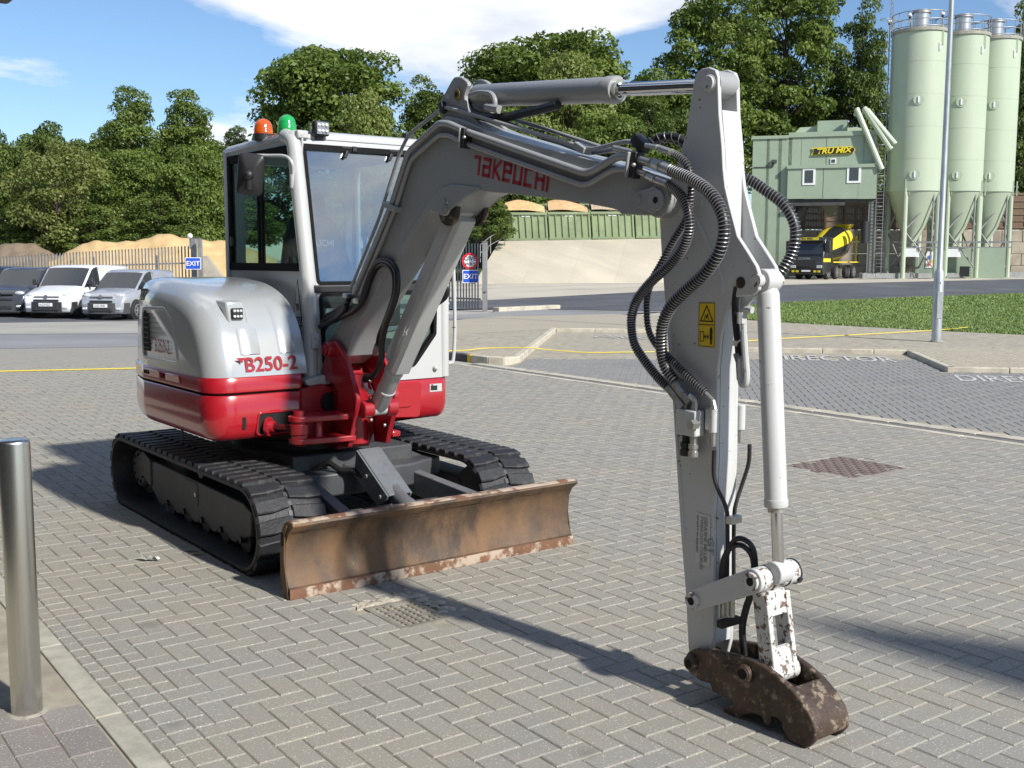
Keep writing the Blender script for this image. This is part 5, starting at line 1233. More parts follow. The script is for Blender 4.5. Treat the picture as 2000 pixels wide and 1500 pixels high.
q = MB(); q.ring(offset(rcs, -.010), rcs, 'y', .957, .98); q.build('recess_lip', RD, rc_, bevel=.003)
q = MB(); q.prism(rpoly([(-.745, .735), (-.722, .735), (-.722, .805), (-.745, .805)], .009), 'y', .9618, .99); q.build('slot', DARK, EX, smooth=0)
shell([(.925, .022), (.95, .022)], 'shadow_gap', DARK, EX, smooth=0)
bandp = [(-.935, .965), (-.36, .965), (-.34, 1.22), (-.3, 2.78), (-.45, 2.78), (-.86, 2.5), (-.935, 2.1)]
bndr = [.17, .02, 0, 0, .35, .3, .3]
bn_ = shell([(.945, .006), (.95, .0), (1.03, .0), (1.036, .006)], 'red_band', RD, EX, bandp, bndr)
for y0, y1 in ((1.42, 1.66), (1.76, 2.06)):
    q = MB(); q.prism(rpoly([(y0, .972), (y1, .972), (y1, 1.018), (y0, 1.018)], .015), 'x', -.943, -.93); q.build('band_recess', RD, bn_, bevel=.005)
q = MB(); q.box((-.944, 2.0, .995), (.006, .09, .022)); q.build('band_slot', DARK, bn_)
q = MB(); q.cyl((-.945, 1.71, .995), (-.93, 1.71, .995), .014, n=10); q.build('lock', DARK, bn_)
# right-hand lower front: door panel, vents, data plate
q = MB(); q.prism(rpoly([(.26, .70), (.535, .68), (.555, .915), (.26, .915)], .03), 'y', 1.088, 1.11); dp = q.build('front_panel', RD, EX, bevel=.006)
q = MB(); q.prism(rpoly([(.30, .755), (.47, .755), (.49, .86), (.30, .86)], .03), 'y', 1.080, 1.095); q.build('panel_recess', RD, dp, bevel=.006)
for k in range(3):
    for j in range(2): q = MB(); q.box((.285+.035*j, 1.087, .695+.022*k), (.024, .006, .011)); q.build('vent_slot', DARK, dp)
a_ = onY(851, 757, 1.098); q = MB(); q.box(a_, (.095, .004, .052)); pl2 = q.build('data_plate', mat('plate silver', (.45, .45, .44), .4), EX, smooth=0)
q = MB(); q.box(a_+V(-.015, -.003, .0), (.05, .003, .03)); q.box(a_+V(-.03, -.003, .006), (.01, .004, .036)); q.build('plate_print', BKM, pl2, smooth=0)
# ------------------------------------------------------------------ bonnet on the left: one curved cover
hp0 = [(.968, 1.036), (.975, 1.08), (.998, 1.16), (1.062, 1.305), (1.16, 1.422), (1.30, 1.498), (1.52, 1.556), (1.84, 1.588), (2.15, 1.590), (2.36, 1.565), (2.50, 1.48), (2.56, 1.36), (2.60, 1.18), (2.62, 1.036)]
hps = [(p_.x, p_.y) for p_ in spline([V(a, b, 0) for a, b in hp0], 5)]
def inset_curve(pts, d):
    out = []
    for i, p_ in enumerate(pts):
        a, b = V(*pts[max(i-1, 0)], 0), V(*pts[min(i+1, len(pts)-1)], 0); t = (b-a).normalized(); n_ = V(t.y, -t.x, 0); n_ = n_ if n_.dot(V(1.7, 1.2, 0)-V(*p_, 0)) > 0 else -n_
        out.append((p_[0]+n_.x*d, max(p_[1]+n_.y*d, 1.036)))
    out[0] = (pts[0][0]+d, 1.036); out[-1] = (pts[-1][0]-d, 1.036); return out
XL, XR = -.932, -.33; rc = .15
cols = [(XR, .0), (-.5, 0), (-.7, 0)]+[(XL+rc-rc*sin(t), rc-rc*cos(t)) for t in [pi/2*k/8 for k in range(9)]]
def rear_y(x_):
    b_ = offset(rpoly(plan, prd, 8), .012); best = 2.0
    for (xa, ya), (xb, yb) in zip(b_, b_[1:]+b_[:1]):
        if min(xa, xb) <= x_ <= max(xa, xb) and abs(xb-xa) > 1e-6: best = max(best, ya+(yb-ya)*(x_-xa)/(xb-xa))
    return min(best, 2.63)
def fit_rear(pts, x_):
    ym = max(p_[0] for p_ in pts); yr = rear_y(max(x_, XL+.008)); return [(y_ if y_ < 1.75 else 1.75+(y_-1.75)*(yr-1.75)/(ym-1.75), z_) for y_, z_ in pts]
q = MB(); q.loft([[(x_, *p_) for p_ in fit_rear(inset_curve(hps, d), x_)] for x_, d in cols]); hd = q.build('bonnet', GH, EX, smooth=40)
# raised ribs pressed into the cover, louvre opening, lettering
rp_ = [(1.44, 1.075), (2.085, 1.075), (2.09, 1.25), (2.06, 1.41), (1.66, 1.42), (1.52, 1.34)]
pan = rpoly(rp_, .05, 5); q = MB(); q.ring(pan, offset(pan, .022), 'x', XL-.004, XL+.01); q.build('side_panel_bead', GH, hd, bevel=.003)
q = MB(); q.prism(rpoly([(1.935, 1.13), (2.055, 1.13), (2.05, 1.37), (1.95, 1.37)], .012), 'x', XL-.003, XL+.01); lv = q.build('louvre', DARK, hd)
for k in range(7): q = MB(); q.box((XL-.004, 1.998, 1.15+k*.032), (.004, .10, .008)); q.build('louvre_slat', BKM, lv, smooth=0)
ZD = Zv
text('model_lettering', 'TB250-2', RDm, hd, (XL-.005, 1.90, 1.135), (0, -1, 0), (0, 0, 1), .12, bold=.004, width=.78, off=.001)
def hood_at(px_, py_):
    """where the sight line meets the bonnet's curved front"""
    best = None
    for k in range(-85, -34):
        x_ = k/100; p_ = onX(px_, py_, x_)
        for (y0, z0), (y1, z1) in zip(hps, hps[1:]):
            if z0 <= p_.z <= z1 and z1 < 1.592 and y1 < 2.0:
                yy = y0+(y1-y0)*(p_.z-z0)/max(z1-z0, 1e-6); d = abs(p_.y-yy)
                if best is None or d < best[0]:
                    n_ = V(0, -(z1-z0), (y1-y0)).normalized(); best = (d, V(x_, yy, p_.z), n_)
    return best[1], best[2]
p0, n0_ = hood_at(479, 727); text('model_lettering', 'B250-2', RDm, hd, p0+n0_*.004, (1, 0, 0), (0, .12, 1), .118, bold=.02, width=.98, off=0.)
q = MB(); p_ = p0+V(-.055, .0, .07)+n0_*.006; q.add([p_+V(x_, .12*z_, z_) for x_, z_ in ((0, .012), (.055, .012), (.055, -.002), (.04, -.003), (.035, -.02), (.028, -.008))], [(0, 1, 2, 3, 4, 5)]); q.build('model_flash', RDm, hd, smooth=0)
# lamp niche on the bonnet
c_, n_ = hood_at(460, 612); q = MB(); cx_ = c_.x; cz = c_.z; cy = c_.y
q.loft([[V(cx_-.085, cy+.12, cz+.075), V(cx_+.055, cy+.12, cz+.075), V(cx_+.075, cy-.015, cz-.07), V(cx_-.075, cy-.015, cz-.07)], [V(cx_-.075, cy-.035, cz+.07), V(cx_+.035, cy-.035, cz+.07), V(cx_+.06, cy-.045, cz-.068), V(cx_-.06, cy-.045, cz-.068)]]); nc = q.build('lamp_housing', GH, hd, bevel=.012)
q = MB(); q.box((cx_-.01, cy-.047, cz), (.068, .025, .066)); wl2 = q.build('work_lamp', BKM, nc, bevel=.006)
for i in range(3):
    for j in range(2): q = MB(); q.sphere((cx_-.03+.02*i, cy-.06, cz-.016+.032*j), .009, 8, 6); q.build('led', mat('led lens', (.75, .77, .8), .1, .3), wl2)
for (xa, xb), (za, zb_) in (((-.74, -.60), (1.16, 1.30)), ((-.50, -.38), (1.17, 1.46))):
    q = MB(); rr = []
    pr3 = [p_ for p_ in hps if za-.02 < p_[1] < zb_+.02 and p_[0] < 1.6]
    def strip(x_, e): return [(x_, p_[0]-e*.9, p_[1]+e*.5) for p_ in pr3]
    q.loft([strip(xa, -.004), strip(xa+.02, .008), strip(xb-.02, .008), strip(xb, -.004)], closed=False, cap=False); q.build('pressed_bulge', GH, hd, smooth=70)
# plate at the rear corner, rear grab, drain stub
q = MB(); q.box((-.915, 2.06, 1.485), (.006, .13, .075)); pl3 = q.build('warning_plate', BKM, hd); text('plate_lettering', '2250', G, pl3, (-.920, 2.115, 1.457), (0, -1, 0), (0, 0, 1), .07, bold=.01)
q = MB(); q.cyl((-.86, 1.62, .60), (-.86, 1.62, .68), .008, n=6); q.build('drain_stub', BKM, EX)
# ------------------------------------------------------------------ cab
CX0, CX1 = -.25, .755
def yF(z): return 1.095 if z < 1.53 else 1.095+(z-1.53)*.185
def fr_fn(x, y, z): return (x, y+yF(z), z)
GL = glass('cab glass', (.74, .84, .82), 1.2); GLW = glass('windscreen glass', (.78, .85, .88), 8.)
SEAL = mat('window seal', (.008, .008, .009), .8, spec=.15)
cab = empty('cab', (0, 1.63, 0)); cab.parent = EX; cab.location = (0, 0, 0)
def cp(q, name, m, par=None, **k):
    o = q.build(name, m, None, **k); o.parent = par or cab_body
    o.matrix_parent_inverse = Matrix.Identity(4) if par or True else None
    return o
bpy.data.objects.remove(cab)
# left wall with its window opening
wall_o = [(1.105, .95), (2.31, .95), (2.31, 2.44), (1.30, 2.48), (1.26, 2.40), (1.105, 1.53)]
q = MB(); q.prism(wall_o, 'x', CX0, CX0+.05); cab_body = q.build('cab_shell', G, EX, bevel=.0)
win = rpoly([(2.28, 1.635), (1.175, 1.635), (1.165, 1.75), (1.285, 2.405), (2.28, 2.40)], [.03, .03, .02, .09, .03], 5)
cb_ = MB(); cb_.prism(win, 'x', -.5, 0); cut(cab_body, cb_)
q = MB(); q.ring(win, offset(win, .05), 'x', CX0-.006, CX0+.03); q.build('window_seal', SEAL, EX)
q = MB(); q.prism(offset(win, .048), 'x', CX0+.006, CX0+.011); q.build('side_window', GL, EX, smooth=0)
for y_ in (1.80, 1.745): q = MB(); q.box((CX0+.012, y_, 2.02), (.02, .022, .74)); q.build('sliding_rail', SEAL, EX)
q = MB(); q.box((CX0-.004, 2.22, 1.83), (.02, .035, .06)); q.build('window_catch', BKM, EX, bevel=.006)
# front: upper and lower panels with openings
up = [(CX0+.02, 1.53), (CX1-.01, 1.53), (CX1-.01, 2.44), (CX0+.02, 2.44)]
q = MB(); q.prism(up, 'y', 0, .05, fr_fn); fu = q.build('front_frame', G, EX)
wopen = rpoly([(CX0+.062, 1.555), (CX1-.05, 1.555), (CX1-.05, 2.412), (CX0+.062, 2.412)], .035, 5)
cb_ = MB(); cb_.prism(wopen, 'y', -.3, .4, fr_fn); cut(fu, cb_)
q = MB(); q.ring(wopen, offset(wopen, .02), 'y', -.008, .04, fr_fn); q.build('windscreen_seal', SEAL, EX)
q = MB(); q.prism(offset(wopen, .018), 'y', .006, .011, fr_fn); q.build('windscreen', GLW, EX, smooth=0)
q = MB(); q.prism([(CX0+.06, 2.378), (CX1-.05, 2.378), (CX1-.05, 2.412), (CX0+.06, 2.412)], 'y', -.014, -.004, fr_fn); q.build('head_seal', SEAL, EX)
lowp = [(CX0+.02, .935), (CX1, .935), (CX1, 1.53), (CX0+.02, 1.53)]
q = MB(); q.prism(lowp, 'y', 0, .05, fr_fn); fl_ = q.build('lower_front', G, EX)
lopen = rpoly([(CX0+.09, 1.05), (.50, 1.02), (.665, 1.22), (.675, 1.505), (CX0+.07, 1.505)], .04, 5)
cb_ = MB(); cb_.prism(lopen, 'y', -.3, .4, fr_fn); cut(fl_, cb_)
q = MB(); q.ring(lopen, offset(lopen, .022), 'y', -.012, .04, fr_fn); q.build('lower_seal', SEAL, EX)
q = MB(); q.prism(offset(lopen, .02), 'y', .006, .011, fr_fn); q.build('lower_window', GL, EX, smooth=0)
q = MB(); q.box((.25, 1.09, 1.53), (.93, .03, .045)); q.build('sash_bar', BKM, EX, bevel=.006)
# pillars
for x_, r_ in ((CX0+.022, .047), (CX1-.015, .04)):
    q = MB(); q.tube(spline([V(x_, 1.125, .94), V(x_, 1.122, 1.30), V(x_, 1.13, 1.56), V(x_, 1.215, 2.02), V(x_, 1.275, 2.36), V(x_, 1.315, 2.435), V(x_, 1.40, 2.465)], 6), r_, 14); q.build('pillar', G, EX, smooth=60)
for x_ in (CX0+.02, CX1-.02): q = MB(); q.box((x_, 2.30, 1.7), (.06, .07, 1.5)); q.build('rear_pillar', G, EX, bevel=.015)
# right and rear walls
rw = [(1.105, .95), (2.31, .95), (2.31, 2.44), (1.30, 2.48), (1.26, 2.40), (1.105, 1.53)]
q = MB(); q.prism(rw, 'x', CX1-.04, CX1); rwo = q.build('door', G, EX)
cb_ = MB(); cb_.prism(rpoly([(2.24, 1.15), (1.21, 1.15), (1.2, 1.6), (1.33, 2.37), (2.24, 2.37)], .05), 'x', .5, 1); cut(rwo, cb_)
q = MB(); q.prism(rpoly([(2.26, 1.13), (1.19, 1.13), (1.18, 1.6), (1.31, 2.39), (2.26, 2.39)], .05), 'x', CX1-.022, CX1-.017); q.build('door_window', GL, EX, smooth=0)
q = MB(); q.prism([(CX0+.05, .95), (CX1-.04, .95), (CX1-.04, 2.44), (CX0+.05, 2.44)], 'y', 2.28, 2.31); rwo = q.build('rear_wall', G, EX)
cb_ = MB(); cb_.prism(rpoly([(CX0+.12, 1.5), (CX1-.1, 1.5), (CX1-.1, 2.36), (CX0+.12, 2.36)], .05), 'y', 2, 2.6); cut(rwo, cb_)
q = MB(); q.prism(rpoly([(CX0+.1, 1.48), (CX1-.08, 1.48), (CX1-.08, 2.38), (CX0+.1, 2.38)], .05), 'y', 2.294, 2.299); q.build('rear_window', GL, EX, smooth=0)
# roof
rpl = rpoly([(CX0-.012, 1.265), (CX1+.012, 1.265), (CX1+.012, 2.335), (CX0-.012, 2.335)], .07, 6); q = MB()
q.loft([[(x_, y_, z_+dz*(2.335-y_)) for x_, y_ in offset(rpl, d)] for z_, d, dz in ((2.418, .02, .02), (2.424, .0, .02), (2.448, .0, .02), (2.468, .02, .02), (2.48, .06, .02), (2.486, .2, .02))]); q.build('roof', G, EX, smooth=50)
for x_ in (.13, .47): q = MB(); q.box((x_, 1.255, 2.405), (.10, .03, .012)); q.box((x_+.03, 1.245, 2.398), (.025, .03, .03)); q.build('roof_hook', BKM, EX)
for x_ in (.10, .42):
    q = MB(); q.box((x_, yF(2.36)-.012, 2.36), (.022, .02, .05), Matrix.Rotation(.5, 3, 'Y')); q.build('windscreen_clip', BKM, EX, bevel=.004)
q = MB(); q.prism([(1.24, 2.40), (1.24, 2.45), (1.30, 2.46), (1.30, 2.22), (1.275, 2.2)], 'x', CX0+.05, CX0+.062); q.build('corner_bracket', G, EX, bevel=.003)
q = MB(); q.box(V(CX0+.06, 1.262, 2.465), (.075, .05, .05)); q.cyl((CX0+.05, 1.235, 2.465), (CX0+.05, 1.26, 2.465), .018, n=10); q.build('hinge_block', G, EX, bevel=.01)
# warning triangle sticker on the left wall
tri = [(1.31, 1.30), (1.17, 1.30), (1.235, 1.59)]; M_stk = mat('sticker print', (.04, .045, .045), .5); M_stk2 = mat('sticker white', (.66, .68, .67), .5)
q = MB(); q.prism(tri, 'x', CX0-.0015, CX0+.01); s1_ = q.build('safety_sticker', M_stk, EX, smooth=0)
q = MB(); q.prism(offset(tri, .009), 'x', CX0-.0025, CX0+.01); q.build('sticker_face', M_stk2, s1_, smooth=0)
for s_, z_, y_, sz in (('BE70', 1.315, 1.287, .062), ('78', 1.395, 1.262, .062), ('15', 1.50, 1.20, .06)): text('sticker_lettering', s_, M_stk if s_ != '15' else M_stk2, s1_, (CX0-.004, y_, z_), (0, -1, 0), (0, 0, 1), sz, bold=.015, width=.82)
# seat and levers
M_seat = mat('seat cloth', (.03, .033, .042), .85, var=.2, vscale=20)
se = MB(); se.prism(rpoly([(1.55, 1.42), (2.02, 1.36), (2.04, 1.5), (1.58, 1.56)], .05), 'x', .0, .5); seat = se.build('seat', M_seat, EX, bevel=.04, seg=3)
q = MB(); q.loft([[V(.25+w_*x_, y_+.07*b_, z_) for x_, b_ in ((-1, -.4), (-.8, -1), (.8, -1), (1, -.4), (1, .5), (-1, .5))] for z_, w_, y_ in ((1.45, .26, 1.93), (1.6, .28, 1.95), (1.85, .22, 2.0), (1.98, .16, 2.03), (2.0, .13, 2.035))]); q.build('backrest', M_seat, seat, bevel=.02)
q = MB(); q.loft([[V(.25+w_*x_, y_+.05*b_, z_) for x_, b_ in ((-1, -.4), (-.7, -1), (.7, -1), (1, -.4), (1, .6), (-1, .6))] for z_, w_, y_ in ((1.98, .08, 2.04), (2.02, .12, 2.04), (2.16, .11, 2.06), (2.2, .08, 2.065))]); q.build('headrest', M_seat, seat, bevel=.02)
text('seat_lettering', 'TAKEUCHI', mat('pale stitching', (.5, .5, .52), .7), seat, (.06, 1.872, 1.80), (1, 0, 0), (0, .18, 1), .062, width=.95)
q = MB(); q.box((-.12, 1.85, 1.36), (.16, .55, .22)); q.box((.62, 1.85, 1.36), (.16, .55, .22)); q.build('console', mat('cab plastic', (.10, .10, .105), .6), EX, bevel=.03)
for x_ in (-.10, .60):
    q = MB(); q.tube([V(x_, 1.66, 1.46), V(x_, 1.64, 1.6), V(x_-.01, 1.60, 1.66)], .018, 8); q.sphere((x_-.015, 1.585, 1.69), .035, 10, 8, (.8, 1.1, 1.6)); q.build('control_lever', BKM, EX)
q = MB(); q.box((.25, 1.7, .96), (.92, 1.1, .04)); q.build('cab_floor', BKM, EX)
q = MB(); q.tube(spline([V(.60, 1.2, 1.02), V(.60, 1.19, 1.2), V(.585, 1.185, 1.32), V(.56, 1.19, 1.34)], 5), .018, 8); q.tube(spline([V(.44, 1.2, 1.0), V(.45, 1.19, 1.16), V(.50, 1.185, 1.22), V(.54, 1.19, 1.2), V(.55, 1.2, 1.02)], 5), .016, 8); q.build('travel_pedal', BKM, EX)
# grab rail, hinge, door stop on the right
q = MB(); a_ = [onY(x_, y_, 1.13) for x_, y_ in ((872, 709), (880, 709), (885, 702), (888, 660), (888, 600), (885, 505), (880, 420), (872, 400))]; q.tube(spline(a_, 5), .0125, 10); q.build('grab_rail', G, EX, smooth=60)
p_ = onY(886.5, 639, 1.13); q = MB(); q.cyl(p_-V(0, 0, .002), p_+V(0, 0, .002), .0132, n=10); q.build('rail_clip', BKM, EX)
for y_ in (593, 612): p_ = onY(874, y_, 1.10); q = MB(); q.sphere(p_, .013, 8, 6); q.build('hinge_bolt', G, EX)
q = MB(); q.sphere(onY(851, 719, 1.085), .018, 10, 8); q.build('door_stop', G, EX)
for y_ in (605, 625): p_ = onX(614, y_+20, CX0-.0); 
q = MB(); q.box(V(CX0+.03, 1.075, 1.215), (.05, .02, .10)); q.build('latch_plate', G, EX, bevel=.008)
for z_ in (1.19, 1.24): q = MB(); q.sphere((CX0+.03, 1.063, z_), .011, 8, 6); q.build('latch_bolt', G, EX)
# mirror on its bent arm
mirA = [onX(x_, y_, xx) for x_, y_, xx in ((572, 352, -.265), (572, 335, -.27), (569, 316, -.285), (556, 305, -.30), (525, 304, -.35), (498, 304, -.40), (489, 308, -.415), (487, 320, -.42), (487, 348, -.42))]
q = MB(); q.tube(spline(mirA, 5), .0105, 10); mr_ = q.build('mirror_arm', G, EX, smooth=60)
q = MB(); p_ = mirA[0]; q.cyl(p_-V(0, 0, .05), p_+V(0, 0, .035), .019, n=12); q.box(p_+V(.03, -.005, -.01), (.06, .012, .08)); q.build('mirror_clamp', G, EX, bevel=.004)
c_ = onX(489, 341, -.435); Rm = Matrix.Rotation(radians(-36), 3, 'Z') @ Matrix.Rotation(radians(7), 3, 'Y') @ Matrix.Rotation(radians(8), 3, 'X')
hw_, hh_ = .082, .128; mo = rpoly([(-hw_, -hh_), (hw_*.92, -hh_), (hw_, hh_), (-hw_*.95, hh_)], .03, 5)
q = MB(); q.loft([[c_+Rm @ V(x_*k_, d_, z_*k_) for x_, z_ in mo] for k_, d_ in ((1, .02), (1, .0), (.96, -.006), (.9, -.012), (.45, -.035), (.2, -.04))]); mi_ = q.build('mirror_housing', BKM, mr_, smooth=50)
q = MB(); q.sphere(c_+Rm @ V(.0, -.04, .0), .032, 12, 8); q.cyl(c_+Rm @ V(0, -.035, -.01), c_+Rm @ V(.005, -.03, -.085), .022, .026, n=12); q.build('mirror_joint', BK, mi_)
q = MB(); q.prism([(x_*.92, z_*.92) for x_, z_ in mo], 'y', .018, .024, lambda x_, y_, z_: tuple(c_+Rm @ V(x_, y_, z_))); q.build('mirror_glass', CH, mi_)
# beacons and lamp on the roof
def lens_mat(name, c, e):
    m = mat(name, c, .12, coat=.6, spec=.7); b_ = m.node_tree.nodes['Principled BSDF']; b_.inputs['Transmission Weight'].default_value = .35; b_.inputs['IOR'].default_value = 1.45; return m
for px_, py_, y_, m_, nm in ((514.5, 257, 1.72, lens_mat('orange lens', (.80, .13, .012), 0), 'orange'), (561, 257, 1.45, lens_mat('green lens', (.02, .50, .12), 0), 'green')):
    b0 = onY(px_, py_, y_); b0.z = 2.485; q = MB(); n = 24; r0 = .06 if nm == 'orange' else .057
    pf = [(1.0, .018), (1.03, .02), (1.0, .05), (.96, .075), (.86, .103), (.68, .124), (.40, .139), (.12, .144)]
    rib = [(r_+(.012 if i_ % 2 else 0), z_) for i_, (r_, z_) in enumerate(pf)]
    q.loft([[b0+V(r0*r_*cos(2*pi*k/n), r0*r_*sin(2*pi*k/n), z_*.82) for k in range(n)] for r_, z_ in pf]); be = q.build('beacon', m_, EX, smooth=60, label=nm+' beacon')
    q = MB(); q.cyl(b0-V(0, 0, .02), b0+V(0, 0, .02), r0*1.04, n=24); q.build('beacon_base', BKM if nm == 'orange' else m_, be)
    q = MB()
    for z_ in (.045, .06, .075, .09): q.tube([b0+V(r0*.99*cos(t), r0*.99*sin(t), z_*.82) if z_ < .06 else b0+V(r0*(1.05-(z_-.03)*2.2)*cos(t), r0*(1.05-(z_-.03)*2.2)*sin(t), z_*.82) for t in [2*pi*k/24 for k in range(25)]], .0016, 4)
    q.build('lens_rib', m_, be)
c_ = onY(626, 251, 1.24); q = MB(); q.box(c_, (.105, .05, .092), Matrix.Rotation(.12, 3, 'Z')); wl3 = q.build('work_lamp', BKM, EX, bevel=.012)
q = MB(); q.box(c_+V(.002, -.027, 0), (.085, .006, .072), Matrix.Rotation(.12, 3, 'Z')); q.build('lamp_glass', mat('lamp face', (.28, .29, .30), .15, .4, var=.3, vscale=60), wl3)
for i in range(3):
    for j in range(2): q = MB(); q.sphere(c_+V(-.026+.026*i, -.031, -.018+.036*j), .011, 8, 6); q.build('led', MATS['led lens'], wl3)
q = MB(); q.prism([(c_.y+.02, c_.z-.03), (c_.y+.02, c_.z+.04), (c_.y+.09, c_.z-.045), (c_.y+.05, c_.z-.06)], 'x', c_.x-.07, c_.x-.062); q.box(c_+V(0, .04, -.055), (.05, .06, .02)); q.build('lamp_bracket', BKM, wl3)
q = MB(); q.box(onY(797, 270, 1.35), (.06, .05, .06)); q.build('rear_lamp', BKM, EX)
# ------------------------------------------------------------------ swing bracket (red casting at the foot of the boom)
def side(pts, off): return [(p_.y, p_.z) for p_ in (onB(x_, y_, off) for x_, y_ in pts)]
def bw(x, y, z): return (x+bx(y), y, z)          # boom frame to world: x is the offset from the boom's plane
sb_l = [(634, 670), (643, 664), (653, 667), (664, 683), (674, 702), (681, 724), (687, 747), (694, 770), (696, 782), (694, 806), (690, 822), (679, 874), (657, 871), (655, 822), (660, 765), (650, 749), (628, 741), (628, 722), (634, 699)]
spf = side(sb_l, -.145); spf = [(p_.x, p_.y) for p_ in spline([V(a, b, 0) for a, b in spf[:12]], 3)]+spf[12:]
for a, b in ((-.145, -.112), (.112, .145)):
    q = MB(); q.prism(spf, 'x', a, b, bw); sbk = q.build('swing_bracket_cheek', RDm, EX, bevel=.006)
ys = [p_[0] for p_ in spf]; fy0, fz0 = onB(740, 800, 0).y, onB(740, 800, 0).z
fp_ = onB(643, 683, -.16)                         # boom foot pin
q = MB(); q.cyl(bw(-.185, fp_.y, fp_.z), bw(.185, fp_.y, fp_.z), .047, n=24); q.build('foot_pin_boss', RDm, EX, bevel=.006)
q = MB(); q.cyl(bw(-.197, fp_.y, fp_.z), bw(-.185, fp_.y, fp_.z), .03, n=20); q.build('foot_pin', RDm, EX, bevel=.003)
for k in range(4): a_ = k*pi/2+.4; q = MB(); q.cyl(bw(-.202, fp_.y+.018*cos(a_), fp_.z+.018*sin(a_)), bw(-.196, fp_.y+.018*cos(a_), fp_.z+.018*sin(a_)), .005, n=6); q.build('pin_bolt', RDm, EX)
cf = onB(739, 797, 0)                             # foot of the boom ram
for a, b in ((-.115, -.045), (.045, .115)): q = MB(); q.cyl(bw(a, cf.y, cf.z), bw(b, cf.y, cf.z), .052, n=24); q.build('ram_boss', RDm, EX, bevel=.008)
web = side([(700, 806), (700, 845), (690, 874), (672, 872), (672, 806)], 0.)
q = MB(); q.prism(web, 'x', -.113, .113, bw); wb_ = q.build('bracket_web', RDm, EX, bevel=.006)
wtop = side([(690, 745), (702, 775), (690, 800), (660, 800), (650, 750), (662, 715), (680, 712)], 0.)
q = MB(); q.prism(wtop, 'x', -.113, .113, bw); q.build('bracket_box', RDm, EX, bevel=.008)
for x_, y_ in ((703, 772), (704, 815), (731, 826)): p_ = onB(x_, y_, -.06 if x_ < 720 else .02); q = MB(); q.sphere(bw(-.06 if x_ < 720 else .03, cf.y-.02, p_.z), .011, 8, 6); q.build('bolt', ZN, EX)
# forked lug with upright pin for the swing ram
PY = .80; pp = onY(585, 840, PY); zt_, zb2 = onY(585, 812, PY).z, onY(585, 867, PY).z
for z0, z1 in ((zt_-.035, zt_), (zb2, zb2+.035)):
    q = MB(); q.prism(rpoly([(pp.x-.055, PY-.055), (-.18, PY-.10), (-.15, PY-.10), (-.15, PY+.12), (-.25, PY+.10), (pp.x-.055, PY+.06)], [.05, .03, 0, 0, .05, .05], 6), 'z', z0, z1); q.build('swing_lug', RDm, EX, bevel=.006)
q = MB(); q.rod(V(pp.x, PY, zb2-.012), V(pp.x, PY, zt_+.03), [(0, .03), (.05, .045), (.18, .045), (.2, .05), (.45, .05), (.47, .044), (.72, .044), (.74, .05), (.85, .05), (.86, .034), (1, .032)], 24); q.build('swing_pin', RDm, EX, smooth=40)
a_ = onY(620, 840, PY+.01); q = MB(); q.rod(V(a_.x, PY, zb2+.03), V(a_.x, PY, zt_-.03), [(0, .04), (.15, .028), (.8, .026), (1, .034)], 18); q.build('lug_pillar', RDm, EX, smooth=50)
rA, rB = onY(517, 831, 1.0), V(pp.x, PY, (zt_+zb2)/2+.005); rA = V(rA.x, .958, rA.z)
q = MB(); q.rod(rA, rA.lerp(rB, .22), [(0, .056), (.35, .056), (.4, .038), (1, .03)], 24); q.build('swing_ram_gland', RDm, EX, smooth=40)
q = MB(); q.cyl(rA, rB, .021, n=18); q.build('swing_ram_rod', mat('oily red rod', (.10, .012, .016), .25, .4), EX)
q = MB(); q.cyl(V(rB.x, PY, rB.z-.035), V(rB.x, PY, rB.z+.035), .056, n=20); q.build('swing_ram_eye', RDm, EX, bevel=.008)
for k in range(6): t_ = k*pi/3; dv_ = (rB-rA).normalized(); o_ = dv_.orthogonal().normalized(); o2 = dv_.cross(o_); c_ = rA+(o_*cos(t_)+o2*sin(t_))*.044; q = MB(); q.cyl(c_, c_+dv_*.022, .008, n=6); q.build('gland_bolt', RDm, EX)
# red guard around the pivot on the body, dark hole with hoses
q = MB(); q.prism([(-.42, .66), (-.10, .66), (-.10, .92), (-.22, .96), (-.40, .93), (-.44, .88)], 'y', .99, 1.06); q.build('pivot_guard', RDm, EX, bevel=.01)
hl_ = onY(645, 785, .98); q = MB(); q.cyl(V(hl_.x, .975, hl_.z), V(hl_.x, 1.0, hl_.z), .06, n=24); q.build('hose_hole', DARK, EX)
q = MB(); q.prism([(-.30, .95), (.20, .95), (.16, .99), (-.2, 1.01), (-.32, .985)], 'y', 1.02, 1.12); q.build('front_step', G, EX, bevel=.008)
q = MB(); q.rod((bx(.86), .90, .60), (bx(.86), .90, 1.02), [(0, .075), (1, .075)], 24); q.build('king_post', RDm, EX)
p_ = onY(768, 846, .80); q = MB(); q.box(V(p_.x, .80, p_.z), (.06, .08, .035)); q.build('bracket_tab', RDm, EX, bevel=.006)
# ------------------------------------------------------------------ boom
boom_px = [(652, 652), (672, 615), (690, 572), (735, 457), (775, 357), (802, 297), (822, 270), (850, 240), (872, 226), (905, 235), (953, 256), (1060, 288), (1199, 322), (1262, 346), (1285, 354), (1304, 361), (1316, 375), (1319, 392), (1314, 408), (1298, 419), (1280, 421), (1246, 420), (1213, 418), (1206, 411), (1195, 407), (1148, 398), (1071, 387), (1000, 379), (935, 373), (911, 384), (893, 401), (876, 421), (866, 424), (850, 412), (838, 413), (822, 428), (804, 450), (770, 510), (697, 636), (684, 668), (676, 695), (655, 712), (636, 700), (632, 678)]
bprof = side(boom_px, -.1)
q = MB(); q.prism(bprof, 'x', -.1, .1, bw); boom = q.build('boom', GB, EX, smooth=22, bevel=.004)
